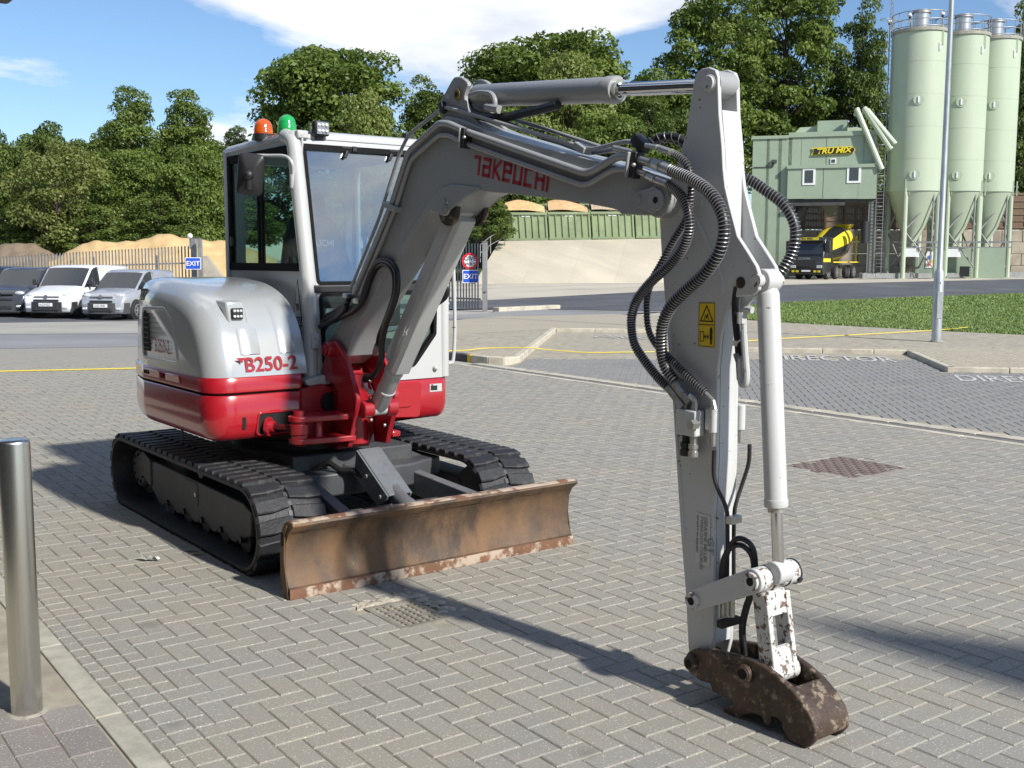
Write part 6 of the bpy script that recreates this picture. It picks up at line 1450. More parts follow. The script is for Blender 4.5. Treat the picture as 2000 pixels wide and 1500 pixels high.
# hollow under the bend where the ram sits: dark rusty throat
M_thr = mat('grimy throat', (.035, .025, .018), .8, var=.4, vscale=12, dirt=(.30, .24, .17), damt=.6, dscale=14, dlo=.52, dhi=.62, bump=.6, bscale=30)
thr = side([(935, 371), (911, 382), (893, 399), (874, 421), (858, 455), (846, 448), (858, 420), (880, 392), (900, 374)], 0)
for pl_, a, b in ((side([(940, 366), (885, 360), (862, 367), (845, 384), (806, 444), (772, 506), (776, 511), (842, 412), (868, 421), (893, 401), (911, 384), (935, 373)], -.1), -.109, -.1), (side([(940, 366), (885, 360), (862, 367), (845, 384), (806, 444), (772, 506), (776, 511), (842, 412), (868, 421), (893, 401), (911, 384), (935, 373)], -.1), .1, .109)):
    q = MB(); q.prism(pl_, 'x', a, b, bw); q.build('doubler_plate', GB, boom, bevel=.004, smooth=22)
ctop = onB(905, 409, 0)                            # head pin of the boom ram
lug = [(ctop.y+.085*cos(t), ctop.z+.085*sin(t)) for t in [pi+pi*k/10 for k in range(11)]]+[(ctop.y+.10, ctop.z+.09), (ctop.y-.11, ctop.z+.10)]
for a, b in ((-.1, -.072), (.072, .1)): q = MB(); q.prism(lug, 'x', a, b, bw); q.build('ram_lug', M_thr, boom, bevel=.004)
q = MB(); q.cyl(bw(-.112, ctop.y, ctop.z), bw(.112, ctop.y, ctop.z), .036, n=22); q.build('ram_head_pin', ZN, boom, bevel=.004)
q = MB(); q.cyl(bw(-.122, ctop.y, ctop.z), bw(-.11, ctop.y, ctop.z), .017, n=6); q.build('pin_bolt', ZN, boom)
p_ = onB(870, 395, -.1); q = MB(); q.cyl(bw(-.116, p_.y, p_.z), bw(-.108, p_.y, p_.z), .019, n=18); q.build('cover_disc', GB, boom)
# plates for the arm ram on the crown
pk = [(858, 206), (872, 179), (886, 154), (894, 150), (904, 152), (915, 163), (911, 177), (909, 194), (919, 220), (938, 243), (953, 258), (900, 250), (866, 232)]
pkp = side(pk, -.075); pkp = [(p_.x, p_.y) for p_ in spline([V(a, b, 0) for a, b in pkp[:11]], 3)]+pkp[11:]
for a, b in ((-.08, -.055), (.055, .08)): q = MB(); q.prism(pkp, 'x', a, b, bw); q.build('crown_plate', GB, boom, bevel=.004, smooth=25)
pkc = onB(895, 185, -.08)
q = MB(); q.cyl(bw(-.092, pkc.y, pkc.z), bw(.092, pkc.y, pkc.z), .028, n=20); q.build('crown_pin', mat('bronze', (.30, .20, .08), .4, .7), boom, bevel=.003)
q = MB(); q.cyl(bw(-.0935, pkc.y, pkc.z), bw(-.09, pkc.y, pkc.z), .011, n=14); q.build('pin_hole', DARK, boom)
p_ = onB(875, 189, -.08); q = MB(); q.cyl(bw(-.083, p_.y, p_.z), bw(-.079, p_.y, p_.z), .013, n=14); q.build('plate_hole', mat('pale hole', (.45, .47, .48), .6), boom)
# nose boss and pin
nb0 = onB(1287, 391, -.115)
q = MB(); q.cyl(bw(-.122, nb0.y, nb0.z), bw(.122, nb0.y, nb0.z), .068, n=28); q.build('nose_boss', GB, boom, bevel=.006)
q = MB(); q.cyl(bw(-.134, nb0.y, nb0.z), bw(.134, nb0.y, nb0.z), .042, n=22); npn = q.build('arm_pivot_pin', GB, boom, bevel=.004)
q = MB(); q.prism(rpoly([(nb0.y+.125, nb0.z+.035), (nb0.y+.125, nb0.z-.02), (nb0.y, nb0.z-.055), (nb0.y, nb0.z+.055)], .02), 'x', -.130, -.121, bw); q.build('pin_retainer', GB, boom, bevel=.003)
q = MB(); q.cyl(bw(-.14, nb0.y+.095, nb0.z+.008), bw(-.128, nb0.y+.095, nb0.z+.008), .014, n=6); q.build('retainer_bolt', GB, boom)
q = MB(); q.cyl(bw(-.1355, nb0.y, nb0.z), bw(-.133, nb0.y, nb0.z), .013, n=12); q.build('pin_centre', DARK, boom)
# maker's lettering: strokes
GLY = {'T': [[(0, .9), (.55, .9)], [(.46, .9), (.46, 0)]], 'a': [[(.02, .9), (.62, .9), (.62, .0)], [(.62, .52), (.1, .52), (.1, .09), (.62, .09)]], 'K': [[(.1, 0), (.1, 1)], [(.66, 1), (.2, .5), (.68, 0)]],
       'e': [[(.62, .09), (.1, .09), (.1, .9), (.62, .9), (.62, .52), (.1, .52)]], 'U': [[(.1, 1), (.1, .09), (.62, .09), (.62, 1)]], 'C': [[(.64, .9), (.1, .9), (.1, .09), (.64, .09)]], 'H': [[(.1, 0), (.1, 1)], [(.64, 0), (.64, 1)], [(.1, .5), (.64, .5)]], 'I': [[(.1, 0), (.1, 1)]]}
def strokes(name, word, m, par, P0, P1, hgt, fn, sw=.19, adv=.84, slant=0.):
    ux = V(P1[0]-P0[0], P1[1]-P0[1], 0); tot = sum((.36 if ch_ == 'I' else .74 if ch_ == 'T' else adv) for ch_ in word)-.1; sc = ux.length/tot; ux.normalize(); uy = V(-ux.y, ux.x, 0)
    if uy.y < 0: uy = -uy
    q = MB(); x_ = 0
    for ch_ in word:
        for st in GLY[ch_]:
            for (a, b), (c, d) in zip(st, st[1:]):
                p_, e_ = V(a, b, 0), V(c, d, 0); t = (e_-p_).normalized(); n_ = V(-t.y, t.x, 0)*sw/2; ex = t*(sw/2 if len(st) > 2 or b == d else 0)
                if b == 0 or b == 1: p_ = p_
                cs = [p_-ex*(0 if (a, b) == st[0] else 1)-n_, e_+ex*(0 if (c, d) == st[-1] else 1)-n_, e_+ex*(0 if (c, d) == st[-1] else 1)+n_, p_-ex*(0 if (a, b) == st[0] else 1)+n_]
                vs = []
                for k_ in cs:
                    g_ = ux*((x_+k_.x)*sc)+uy*(k_.y*hgt); vs.append(fn(P0[0]+g_.x, P0[1]+g_.y))
                q.add(vs, [(0, 1, 2, 3)])
        x_ += .36 if ch_ == 'I' else .74 if ch_ == 'T' else adv
    return q.build(name, m, par, smooth=0)
P0, P1 = onB(924, 340, -.1), onB(1072, 376, -.1)
strokes('maker_lettering', 'TaKeUCHI', mat('red decal', (.33, .006, .018), .4), boom, (P0.y, P0.z), (P1.y, P1.z), .092, lambda y_, z_: bw(-.1012, y_, z_))
# ------------------------------------------------------------------ rams
def ram(name, A, B, split, rb, rr, par=None, m=GB, gl=.06, eye=.05, w=.08):
    """barrel from A to split, rod on to B; A and B are the pin centres"""
    A, B = V(*A), V(*B); L_ = (B-A).length; d = (B-A)/L_; s = split
    q = MB(); q.rod(A+d*eye*.6, A+d*(L_*s), [(0, rb*.72), (.02, rb*.95), (.03, rb), (1-gl/(L_*s), rb), (1-gl/(L_*s)+.001, rb*1.06), (.993, rb*1.06), (1, rb*1.0)], 32); br_ = q.build(name, m, EX, smooth=40)
    q = MB(); q.cyl(A+d*(L_*s-.002), A+d*(L_*s+.018), rr*1.45, n=24); q.build('wiper_gland', ZN if m is not GC else BKM, br_)
    q = MB(); q.cyl(A+d*(L_*s), B-d*eye*.5, rr, n=24); q.build('piston_rod', CH, br_)
    for P_ in (A, B): q = MB(); q.cyl(P_-V(w/2, 0, 0), P_+V(w/2, 0, 0), eye, n=22); q.build('ram_eye', m, br_, bevel=.004)
    return br_
armk = onB(1385, 163, -.06); ka = V(*bw(0, armk.y, armk.z)); cr_ = V(*bw(0, pkc.y, pkc.z))
ar = ram('arm_ram', cr_, ka, .655, .0545, .0285, w=.10)
pA = [onB(x_, y_, -.075) for x_, y_ in ((918, 186), (935, 181), (958, 183), (966, 195), (966, 207))]; q = MB(); q.tube(spline(pA, 5), .013, 10); q.cyl(onB(951, 209, -.08), onB(976, 214, -.08), .02, n=10); q.build('ram_port_pipe', GB, ar)
hA = [onB(x_, y_, -.05) for x_, y_ in ((912, 196), (918, 216), (945, 228), (985, 229), (1020, 222), (1060, 213), (1090, 205))]; q = MB(); q.tube(spline(hA, 6), .021, 10); q.build('ram_hose', HS, ar)
for f_ in (.97,):
    c_ = cr_.lerp(ka, .64)
    for k in range(6): t_ = k*pi/3; dv_ = (ka-cr_).normalized(); o_ = dv_.orthogonal().normalized(); o2 = dv_.cross(o_); q = MB(); q.cyl(c_+(o_*cos(t_)+o2*sin(t_))*.045+dv_*.07, c_+(o_*cos(t_)+o2*sin(t_))*.045+dv_*.083, .006, n=6); q.build('gland_bolt', BKM, ar)
br2 = ram('boom_ram', V(*bw(0, cf.y, cf.z)), V(*bw(0, ctop.y, ctop.z)), .40, .052, .028, w=.085, eye=.042, m=G)
# its square rod guard
A_, B_ = V(*bw(0, cf.y, cf.z)), V(*bw(0, ctop.y, ctop.z)); d_ = (B_-A_).normalized(); nn = V(0, d_.z, -d_.y); nn = nn if nn.y < 0 else -nn; g0, g1 = A_.lerp(B_, .24), A_.lerp(B_, .985)
gp = [(-.062, .02), (-.062, .052), (-.045, .075), (.045, .075), (.062, .052), (.062, .02)]
q = MB(); q.loft([[P_+V(a, 0, 0)+nn*b for a, b in gp] for P_ in (g0, g1)]); gd = q.build('rod_guard', G, br2, bevel=.003)
for x_ in (-.066, .060): q = MB(); q.loft([[P_+V(x_+a, 0, 0)+nn*b for a, b in ((0, -.045), (.006, -.045), (.006, .03), (0, .03))] for P_ in (A_.lerp(B_, .26), g1)]); q.build('guard_side', G, gd)
q = MB(); 
for t_ in (.1, .2, .3): q.rod(A_.lerp(B_, t_), A_.lerp(B_, t_+.012), [(0, .053), (.3, .056), (.7, .056), (1, .053)], 28)
q.build('barrel_band', G, br2)
fp2 = [onB(x_, y_, -.065) for x_, y_ in ((727, 765), (718, 762), (713, 752), (714, 738))]; q = MB(); q.tube(spline(fp2, 4), .011, 8); q.cyl(onB(720, 766, -.07), onB(730, 768, -.05), .014, n=8); q.build('ram_elbow', G, br2)
h3 = [onB(x_, y_, o_) for x_, y_, o_ in ((713, 744, -.07), (716, 735, -.075), (728, 736, -.08), (738, 722, -.09), (745, 700, -.10), (746, 672, -.11), (752, 640, -.12), (765, 605, -.125), (775, 570, -.125), (776, 535, -.12), (766, 515, -.12), (750, 508, -.12), (736, 514, -.12), (724, 535, -.12), (713, 565, -.125), (706, 590, -.13), (690, 607, -.14), (660, 622, -.15), (640, 632, -.13), (630, 650, -.09), (634, 690, -.03))]
q = MB(); q.tube(spline(h3, 6), .0185, 10); q.build('boom_hose', HS, EX, smooth=60)
h4 = [onB(x_, y_, o_) for x_, y_, o_ in ((739, 672, -.06), (742, 655, -.075), (748, 640, -.10), (760, 608, -.11), (770, 575, -.11), (771, 540, -.11), (762, 520, -.11), (748, 515, -.11), (734, 524, -.11), (722, 548, -.115), (711, 580, -.12), (695, 598, -.13), (665, 612, -.14), (642, 622, -.12), (628, 640, -.07), (630, 700, -.01))]
q = MB(); q.tube(spline(h4, 6), .0175, 10); q.build('boom_hose', HS, EX, smooth=60)
q = MB(); q.cyl(onB(738, 674, -.06), onB(733, 690, -.05), .02, n=8); q.cyl(onB(741, 658, -.065), onB(738, 674, -.06), .014, n=8); q.build('hose_fitting', ZN, EX)
h5 = [onB(x_, y_, o_) for x_, y_, o_ in ((684, 585, -.135), (675, 600, -.14), (655, 616, -.14), (636, 625, -.12), (624, 638, -.08), (620, 665, -.03), (632, 705, .0))]
for k in range(3): q = MB(); q.tube(spline([p_+V(-.012*k, 0, -.026*k+.02) for p_ in h5], 6), .016, 10); q.build('boom_hose', HS, EX, smooth=60)
q = MB(); q.tube(spline([onB(x_, y_, .13) for x_, y_ in ((866, 540), (874, 560), (870, 580), (856, 592))], 5), .014, 8); q.build('boom_hose', HS, EX)
# ------------------------------------------------------------------ steel pipes along the boom
def pipe(pts, off, r_, name='hydraulic_pipe', m=GB):
    o = off if isinstance(off, list) else [off]*len(pts)
    P_ = [onB(x_, y_, f) for (x_, y_), f in zip(pts, o)]
    # short rounded bends
    out = [P_[0]]
    for i in range(1, len(P_)-1):
        a, b, c = P_[i-1], P_[i], P_[i+1]; t = min(.05, (a-b).length*.3, (c-b).length*.3); s_, e_ = b+(a-b).normalized()*t, b+(c-b).normalized()*t
        for k in range(5): w_ = k/4; out.append(s_*(1-w_)**2+b*2*w_*(1-w_)+e_*w_*w_)
    out.append(P_[-1]); q = MB(); q.tube(out, r_, 12); return q.build(name, m, EX, smooth=60)
pipe([(692, 573), (766, 397), (798, 296), (859, 240), (878, 242), (914, 258), (1148, 340), (1206, 306), (1236, 305)], -.122, .0165)
pipe([(704, 576), (773, 405), (802, 313), (858, 264), (876, 264), (914, 282), (1143, 364), (1198, 331), (1232, 331)], -.118, .012)
pipe([(684, 566), (740, 428), (780, 300), (798, 263), (868, 208), (905, 219), (1146, 290), (1160, 291), (1222, 276), (1242, 278)], [-.09, -.09, -.09, -.09, -.09, -.085, -.075, -.075, -.08, -.08], .0095)
pipe([(1010, 236), (1060, 250), (1185, 291), (1215, 297)], .03, .0095); pipe([(960, 226), (1030, 256), (1150, 300), (1200, 292)], -.03, .0095)
def clamp(px_, py_, px2, py2, off, w=.03, m=BKM):
    a, b = onB(px_, py_, off), onB(px2, py2, off); d = (b-a); q = MB(); R = Matrix((V(1, 0, 0), d.normalized(), d.normalized().cross(V(1, 0, 0)))).transposed(); q.box((a+b)/2, (.05, d.length, w), R); o = q.build('pipe_clamp', m, EX, bevel=.004); return o
clamp(911, 250, 908, 290, -.125, .035); clamp(905, 250, 903, 288, -.132, .012, GB)
clamp(753, 398, 778, 410, -.12, .03, GB)
clamp(1243, 296, 1236, 348, -.115, .05); clamp(1235, 297, 1229, 346, -.128, .012, GB)
clamp(1243, 268, 1262, 292, -.085, .045); clamp(1128, 283, 1148, 296, -.07, .03, GB); clamp(866, 200, 870, 220, -.085, .03, BKM)
for x_, y_ in ((1246, 272), (1238, 322), (907, 268)): q = MB(); q.sphere(onB(x_, y_, -.15 if y_ > 300 or x_ < 1000 else -.1), .009, 8, 6); q.build('clamp_bolt', ZN, EX)
for x_, y_, o_ in ((680, 578, -.12), (700, 588, -.135)): q = MB(); q.box(onB(x_, y_, o_), (.05, .055, .032)); q.build('pipe_block', ZN, EX, bevel=.006)
for a, b, r_ in (((1246, 310), (1272, 318), .017), ((1272, 318), (1290, 324), .021), ((1290, 324), (1312, 333), .023), ((1244, 333), (1262, 341), .013), ((1262, 341), (1280, 350), .0155), ((1280, 350), (1306, 360), .0185), ((1262, 284), (1284, 288), .010), ((1284, 288), (1310, 297), .013), ((1200, 289), (1235, 297), .012)): q = MB(); q.cyl(onB(*a, -.115), onB(*b, -.125), r_, n=8 if r_ in (.021, .0155) else 14); q.build('hose_fitting', ZN, EX)
# ------------------------------------------------------------------ hoses in spring guards round the elbow
def guarded(pts, r_, coil=.016, name='arm_hose'):
    P_ = spline([onB(*p_[:2], p_[2]) for p_ in pts], 14); q = MB(); q.tube(P_, r_, 10); o = q.build(name, HS, EX, smooth=60)
    # even spacing
    L_ = [0.]
    for a, b in zip(P_, P_[1:]): L_.append(L_[-1]+(b-a).length)
    tot = L_[-1]; turns = int(tot/coil); n = turns*9; q = MB(); j = 0; out = []; a_ = None
    for i in range(n+1):
        s = tot*i/n
        while j < len(P_)-2 and L_[j+1] < s: j += 1
        w_ = (s-L_[j])/max(L_[j+1]-L_[j], 1e-9); c = P_[j].lerp(P_[j+1], w_); t = (P_[j+1]-P_[j]).normalized()
        a_ = t.orthogonal().normalized() if a_ is None else (a_-t*a_.dot(t)).normalized()
        b_ = t.cross(a_); th_ = 2*pi*turns*i/n; out.append(c+(a_*cos(th_)+b_*sin(th_))*(r_+.0028))
    q.tube(out, .0018, 4); q.build('spring_guard', WIRE, o, smooth=60); return o
guarded([(1308, 332, -.125), (1348, 349, -.14), (1387, 377, -.155), (1410, 416, -.165), (1414, 452, -.17), (1404, 494, -.17), (1376, 534, -.165), (1337, 570, -.155), (1309, 601, -.15), (1293, 640, -.14), (1292, 690, -.125), (1302, 722, -.115), (1318, 745, -.11)], .0205, .0135)
guarded([(1305, 360, -.12), (1328, 380, -.13), (1344, 413, -.135), (1345, 452, -.135), (1331, 489, -.13), (1303, 522, -.13), (1272, 550, -.13), (1244, 586, -.125), (1233, 625, -.12), (1238, 668, -.11), (1256, 700, -.1), (1284, 736, -.09), (1306, 757, -.085)], .0165, .0105)
guarded([(1310, 297, -.10), (1335, 313, -.115), (1348, 340, -.12), (1348, 390, -.118), (1339, 430, -.115), (1314, 472, -.11), (1290, 517, -.11), (1272, 550, -.105), (1263, 590, -.1), (1266, 640, -.095), (1281, 672, -.095), (1313, 704, -.1), (1360, 751, -.1), (1378, 768, -.1)], .0115, .0125)
guarded([(1440, 340, .10), (1466, 352, .13), (1494, 371, .15), (1530, 399, .17), (1550, 433, .18), (1553, 466, .18), (1544, 500, .17), (1524, 531, .14), (1500, 548, .11)], .019, .014)
for pts in (((1262, 282, .03), (1290, 268, .06), (1320, 268, .08), (1345, 285, .1), (1380, 320, .11)), ((1270, 280, .08), (1300, 270, .1), (1330, 278, .12), (1350, 300, .12))): guarded(list(pts), .016, .03)
# ------------------------------------------------------------------ arm
arm_l = [(1355, 160), (1359, 144), (1370, 134), (1384, 131), (1397, 136), (1402, 150), (1404, 222), (1410, 286), (1412, 330), (1416, 365), (1424, 399), (1440, 461), (1463, 497), (1477, 520), (1484, 542), (1481, 566), (1470, 577), (1449, 578), (1434, 581), (1424, 595), (1416, 615), (1408, 650), (1401, 720), (1399, 900), (1394, 1010), (1393, 1204), (1391, 1262), (1384, 1290), (1366, 1302), (1348, 1296), (1344, 1262), (1339, 1157), (1331, 1060), (1322, 920), (1313, 776), (1304, 668), (1298, 584), (1292, 500), (1288, 430), (1300, 372), (1321, 324), (1340, 260), (1354, 165)]
ap = side(arm_l, -.06)
for a, b in ((-.06, -.042), (.042, .06)): q = MB(); q.prism(ap, 'x', a, b, bw); cheek = q.build('arm_cheek', GA, EX, bevel=.0035, smooth=20)
arm_c = [(1372, 214), (1404.3, 214), (1410.3, 286), (1412.3, 330), (1413, 390), (1413, 500), (1412, 600), (1408.3, 652), (1401.4, 720), (1399.4, 900), (1394.4, 1010), (1393.4, 1204), (1391, 1258), (1346, 1258), (1341, 1157), (1333, 1060), (1324, 920), (1315, 776), (1306, 668), (1300, 584), (1294, 500), (1291, 430), (1324, 324), (1345, 250)]
q = MB(); q.prism(side(arm_c, -.06), 'x', -.0425, .0425, bw); arm = q.build('arm', GA, EX, smooth=25)
# weld-on front plate overlapping the cheeks a little, as in the photograph
q = MB(); q.cyl(bw(-.064, armk.y, armk.z), bw(.064, armk.y, armk.z), .034, n=22); q.build('ram_pin', GA, arm, bevel=.003)
q = MB(); q.cyl(bw(-.072, armk.y+.0, armk.z), bw(-.06, armk.y, armk.z), .029, n=22); q.build('pin_head', GA, arm, bevel=.003)
p_ = onB(1447, 552, -.06); q = MB(); q.cyl(bw(-.0635, p_.y, p_.z), bw(-.058, p_.y, p_.z), .021, n=18); q.build('pin_hole', M_thr, arm)
p_ = onB(1368, 395, -.06); q = MB(); q.cyl(bw(-.064, p_.y, p_.z), bw(-.058, p_.y, p_.z), .013, n=14); q.build('boss', GA, arm)
# weld ribs on the side
for pts in ([(1352, 412), (1366, 440), (1385, 480), (1402, 520), (1412, 548), (1412, 575)], [(1302, 600), (1318, 780), (1336, 1050)]):
    q = MB(); q.tube([onB(x_, y_, -.061) for x_, y_ in pts], .006, 6); q.build('weld_seam', GA, arm)
# warning sticker
M_wy = mat('warning yellow', (.72, .50, .02), .5)
a, b, c, d = (onB(x_, y_, -.062) for x_, y_ in ((1365, 591), (1397, 591), (1396, 679), (1364, 676)))
q = MB(); q.add([a, b, c, d], [(0, 1, 2, 3)]); st = q.build('warning_sticker', M_wy, EX, smooth=0); m_ = st.modifiers.new('s', 'SOLIDIFY'); m_.thickness = .0015
def stk(u, v): return a.lerp(b, u).lerp(d.lerp(c, u), v)+V(-.0016, 0, 0)
def line2d(name, pts, w, closed=False):
    q = MB()
    pts = pts+[pts[0]] if closed else pts
    for (u0, v0), (u1, v1) in zip(pts, pts[1:]):
        A, B = stk(u0, v0), stk(u1, v1); t = (B-A).normalized(); n_ = V(1, 0, 0).cross(t)*w/2; q.add([A-n_-t*w*.4, B-n_+t*w*.4, B+n_+t*w*.4, A+n_-t*w*.4], [(0, 1, 2, 3)])
    q.build(name, M_blk, st, smooth=0)
line2d('sticker_border', [(.03, .01), (.97, .01), (.97, .99), (.03, .99)], .002, True); line2d('sticker_divider', [(.03, .5), (.97, .5)], .003)
line2d('triangle_symbol', [(.5, .07), (.12, .42), (.88, .42)], .0045, True); line2d('hand_symbol', [(.35, .39), (.45, .28), (.5, .36), (.55, .25), (.62, .38)], .003)
line2d('machine_symbol', [(.12, .66), (.32, .66), (.32, .88), (.12, .88)], .0025, True); line2d('arrow_symbol', [(.38, .77), (.62, .77)], .004); line2d('arrow_head', [(.44, .72), (.37, .77), (.44, .82)], .003); line2d('arrow_head', [(.56, .72), (.63, .77), (.56, .82)], .003)
line2d('figure_symbol', [(.78, .62), (.78, .80)], .013); line2d('figure_head', [(.78, .575), (.78, .59)], .008); line2d('figure_legs', [(.745, .80), (.745, .93)], .004); line2d('figure_legs', [(.815, .80), (.815, .93)], .004); line2d('figure_arms', [(.69, .66), (.87, .66)], .003)
a, b, c, d = (onB(x_, y_, -.0618) for x_, y_ in ((1360, 1000), (1388, 1008), (1386, 1107), (1358, 1100)))
q = MB(); q.add([a, b, c, d], [(0, 1, 2, 3)]); cs = q.build('coupler_sticker', mat('pale sticker', (.55, .56, .55), .5), EX, smooth=0); m_ = cs.modifiers.new('s', 'SOLIDIFY'); m_.thickness = .001
for k, (s_, u_, sz) in enumerate((('GT', .86, .05), ('GENUINE MILLER', .60, .0235), ('TWINLOCK COUPLER', .33, .0215), ('NO SAFETY PIN REQUIRED', .08, .0125))):
    A = stk(u_, .04 if k else .42); text('sticker_lettering', s_, M_blk if k == 3 else mat('sticker grey', (.22, .23, .23), .5), cs, A+V(-.0015, 0, 0), (d-a), (b-a), sz, bold=.01)
# ------------------------------------------------------------------ bucket ram down the front of the arm
top_, bot_ = onB(1499, 548, 0), onB(1521, 1117, 0); br3 = ram('bucket_ram', top_, bot_, .775, .0415, .022, m=GA, eye=.043, w=.075, gl=.03)
q = MB(); q.cyl(bw(-.066, top_.y, top_.z), bw(.066, top_.y, top_.z), .024, n=18); q.build('bucket_ram_pin', GC, br3)
pp_ = [onB(x_, y_, -.055) for x_, y_ in ((1470, 606), (1458, 604), (1453, 612), (1453, 640), (1456, 690), (1459, 735), (1456, 750), (1450, 752), (1446, 742), (1445, 700), (1441, 660), (1440, 640))]; q = MB(); q.tube(spline(pp_[:8], 4), .0125, 10); q.build('port_pipe', GA, br3)
q = MB(); q.tube(spline(pp_[6:10], 4), .011, 8); q.cyl(onB(1449, 610, -.06), onB(1449, 632, -.06), .018, n=8); q.build('port_union', GA, br3)
hh2 = [onB(x_, y_, -.05) for x_, y_ in ((1446, 742), (1444, 705), (1441, 665), (1437, 625), (1436, 590), (1440, 560))]; q = MB(); q.tube(spline(hh2, 5), .014, 10); q.build('ram_hose', HS, br3)
for a, b in (((1437, 668), (1445, 672)), ((1440, 690), (1446, 708))): q = MB(); q.cyl(onB(*a, -.05), onB(*b, -.05), .018, n=6); q.build('hose_fitting', ZN, br3)
# rotary service blocks on the arm with quick couplings
for off, px0, py0 in ((-.085, 1340, 823), (-.10, 1356, 826)):
    c_ = onB(px0, py0, off); q = MB(); q.box(c_, (.055, .06, .10)); vb = q.build('service_valve', GA, EX, bevel=.006)
    q = MB(); q.cyl(c_-V(0, 0, .05), c_-V(0, 0, .085), .016, n=6); q.rod(c_-V(0, 0, .082), c_-V(0, 0, .135), [(0, .021), (.3, .021), (.32, .018), (.5, .018), (.52, .022), (.9, .022), (1, .018)], 16); q.build('quick_coupling', ZN if off < -.09 else BKM, vb)
    if off < -.09: q = MB(); q.cyl(c_-V(.02, .0, 0)+V(0, -.03, 0), c_-V(.055, .03, 0), .02, n=6); q.build('valve_plug', ZN, vb)
    q = MB(); q.tube(spline([c_+V(0, 0, .05), c_+V(0, 0, .085), c_+V(-.01, .02, .105)], 4), .013, 8); q.build('valve_elbow', ZN, vb)
for a, b, r_ in (((1306, 757), (1322, 778), .0175), ((1322, 778), (1335, 795), .014), ((1318, 745), (1336, 770), .022), ((1336, 770), (1349, 787), .018), ((1378, 768), (1392, 782), .0095), ((1392, 782), (1396, 800), .011)): q = MB(); q.cyl(onB(*a, -.1), onB(*b, -.1), r_, n=10); q.build('hose_fitting', ZN, EX)
for off in (-.075, .075):
    c_ = onB(1394, 820, off) if off < 0 else onB(1447, 815, off); q = MB(); q.box(c_+V(0, .02, 0), (.022, .03, .085)); q.cyl(c_-V(0, 0, .05), c_+V(0, 0, .05), .017, n=12); cvv = q.build('check_valve', GA, EX, bevel=.004)
    q = MB(); q.cyl(c_-V(0, 0, .05), c_-V(0, 0, .1), .012, n=8); q.build('valve_union', ZN, cvv)
hl = [onB(x_, y_, o_) for x_, y_, o_ in ((1395, 880, -.075), (1394, 925, -.08), (1402, 955, -.07), (1414, 980, -.045), (1420, 1000, -.03), (1421, 1020, -.028), (1421, 1070, -.028), (1420, 1150, -.025))]; q = MB(); q.tube(spline(hl, 6), .008, 8); q.build('coupler_hose', HS, EX)
hr = [onB(x_, y_, o_) for x_, y_, o_ in ((1464, 868, .075), (1462, 905, .075), (1448, 950, .05), (1437, 985, .02), (1434, 1010, .012), (1433, 1060, .01), (1433, 1150, .01))]; q = MB(); q.tube(spline(hr, 6), .008, 8); q.build('coupler_hose', HS, EX)
q = MB(); q.box(onB(1427, 1014, -.03)+V(.005, -.012, 0), (.06, .03, .03)); q.build('hose_clip', ZN, EX, bevel=.003)
for k, (dx, dy) in enumerate(((0, 0), (6, -12))):
    hl = [onB(x_+dx*.6, y_+dy*(1 if i_ in (3, 4, 5) else 0), o_) for i_, (x_, y_, o_) in enumerate(((1412, 1190, -.03), (1409, 1130, -.035), (1414, 1090, -.04), (1430, 1068, -.04), (1450, 1066, -.03), (1468, 1085, -.01), (1472, 1115, .0), (1468, 1150, .0), (1455, 1190, .0), (1448, 1230, .0), (1452, 1280, .0)))]; q = MB(); q.tube(spline(hl, 6), .0105, 8); q.build('coupler_hose', HS, EX)
q = MB(); q.box(onB(1416, 1212, -.03)+V(.0, -.02, 0), (.11, .03, .03)); q.build('manifold', M_thr, EX, bevel=.004)
for x_ in (1406, 1414, 1423, 1431): q = MB(); q.cyl(onB(x_, 1205, -.045), onB(x_, 1172, -.045), .0085, n=8); q.build('hose_fitting', ZN, EX)
# ------------------------------------------------------------------ linkage
lk0, lk1 = onB(1359, 1172, -.09), onB(1474, 1134, -.09)
def bar(A, B, r0, r1, off0, off1, m, name, n=10):
    """flat link with round ends in the boom plane"""
    d = V(B.y-A.y, B.z-A.z, 0).normalized(); an = atan2(d.y, d.x); pts = [(A.y+r0*cos(an+pi/2+pi*k/n), A.z+r0*sin(an+pi/2+pi*k/n)) for k in range(n+1)]+[(B.y+r1*cos(an-pi/2+pi*k/n), B.z+r1*sin(an-pi/2+pi*k/n)) for k in range(n+1)]
    q = MB(); q.prism(pts, 'x', off0, off1, bw); return q.build(name, m, EX, bevel=.004, smooth=25)
for a, b in ((-.105, -.083), (.083, .105)):
    l_ = bar(lk0, lk1, .040, .046, a, b, GA, 'tipping_link')
    for P_, r_ in ((lk0, .034), (lk1, .034)): q = MB(); q.cyl(bw(a-.012 if a < 0 else b, P_.y, P_.z), bw(a if a < 0 else b+.012, P_.y, P_.z), r_, n=20); q.build('link_boss', GC, l_, bevel=.003); q = MB(); q.cyl(bw(a-.0135 if a < 0 else b+.012, P_.y, P_.z), bw(a-.011 if a < 0 else b+.0135, P_.y, P_.z), .016, n=14); q.build('pin_recess', DARK, l_)
q = MB(); q.cyl(bw(-.083, lk0.y, lk0.z), bw(.083, lk0.y, lk0.z), .032, n=18); q.build('link_tube', GC, EX)
q = MB(); q.cyl(bw(-.083, lk1.y, lk1.z), bw(.13, lk1.y, lk1.z), .046, n=22); tb_ = q.build('link_tube', GC, EX, bevel=.004)
for o_ in (-.03, .055, .115): q = MB(); q.cyl(bw(o_, lk1.y, lk1.z), bw(o_+.008, lk1.y, lk1.z), .049, n=22); q.build('seal_ring', BKM, tb_)
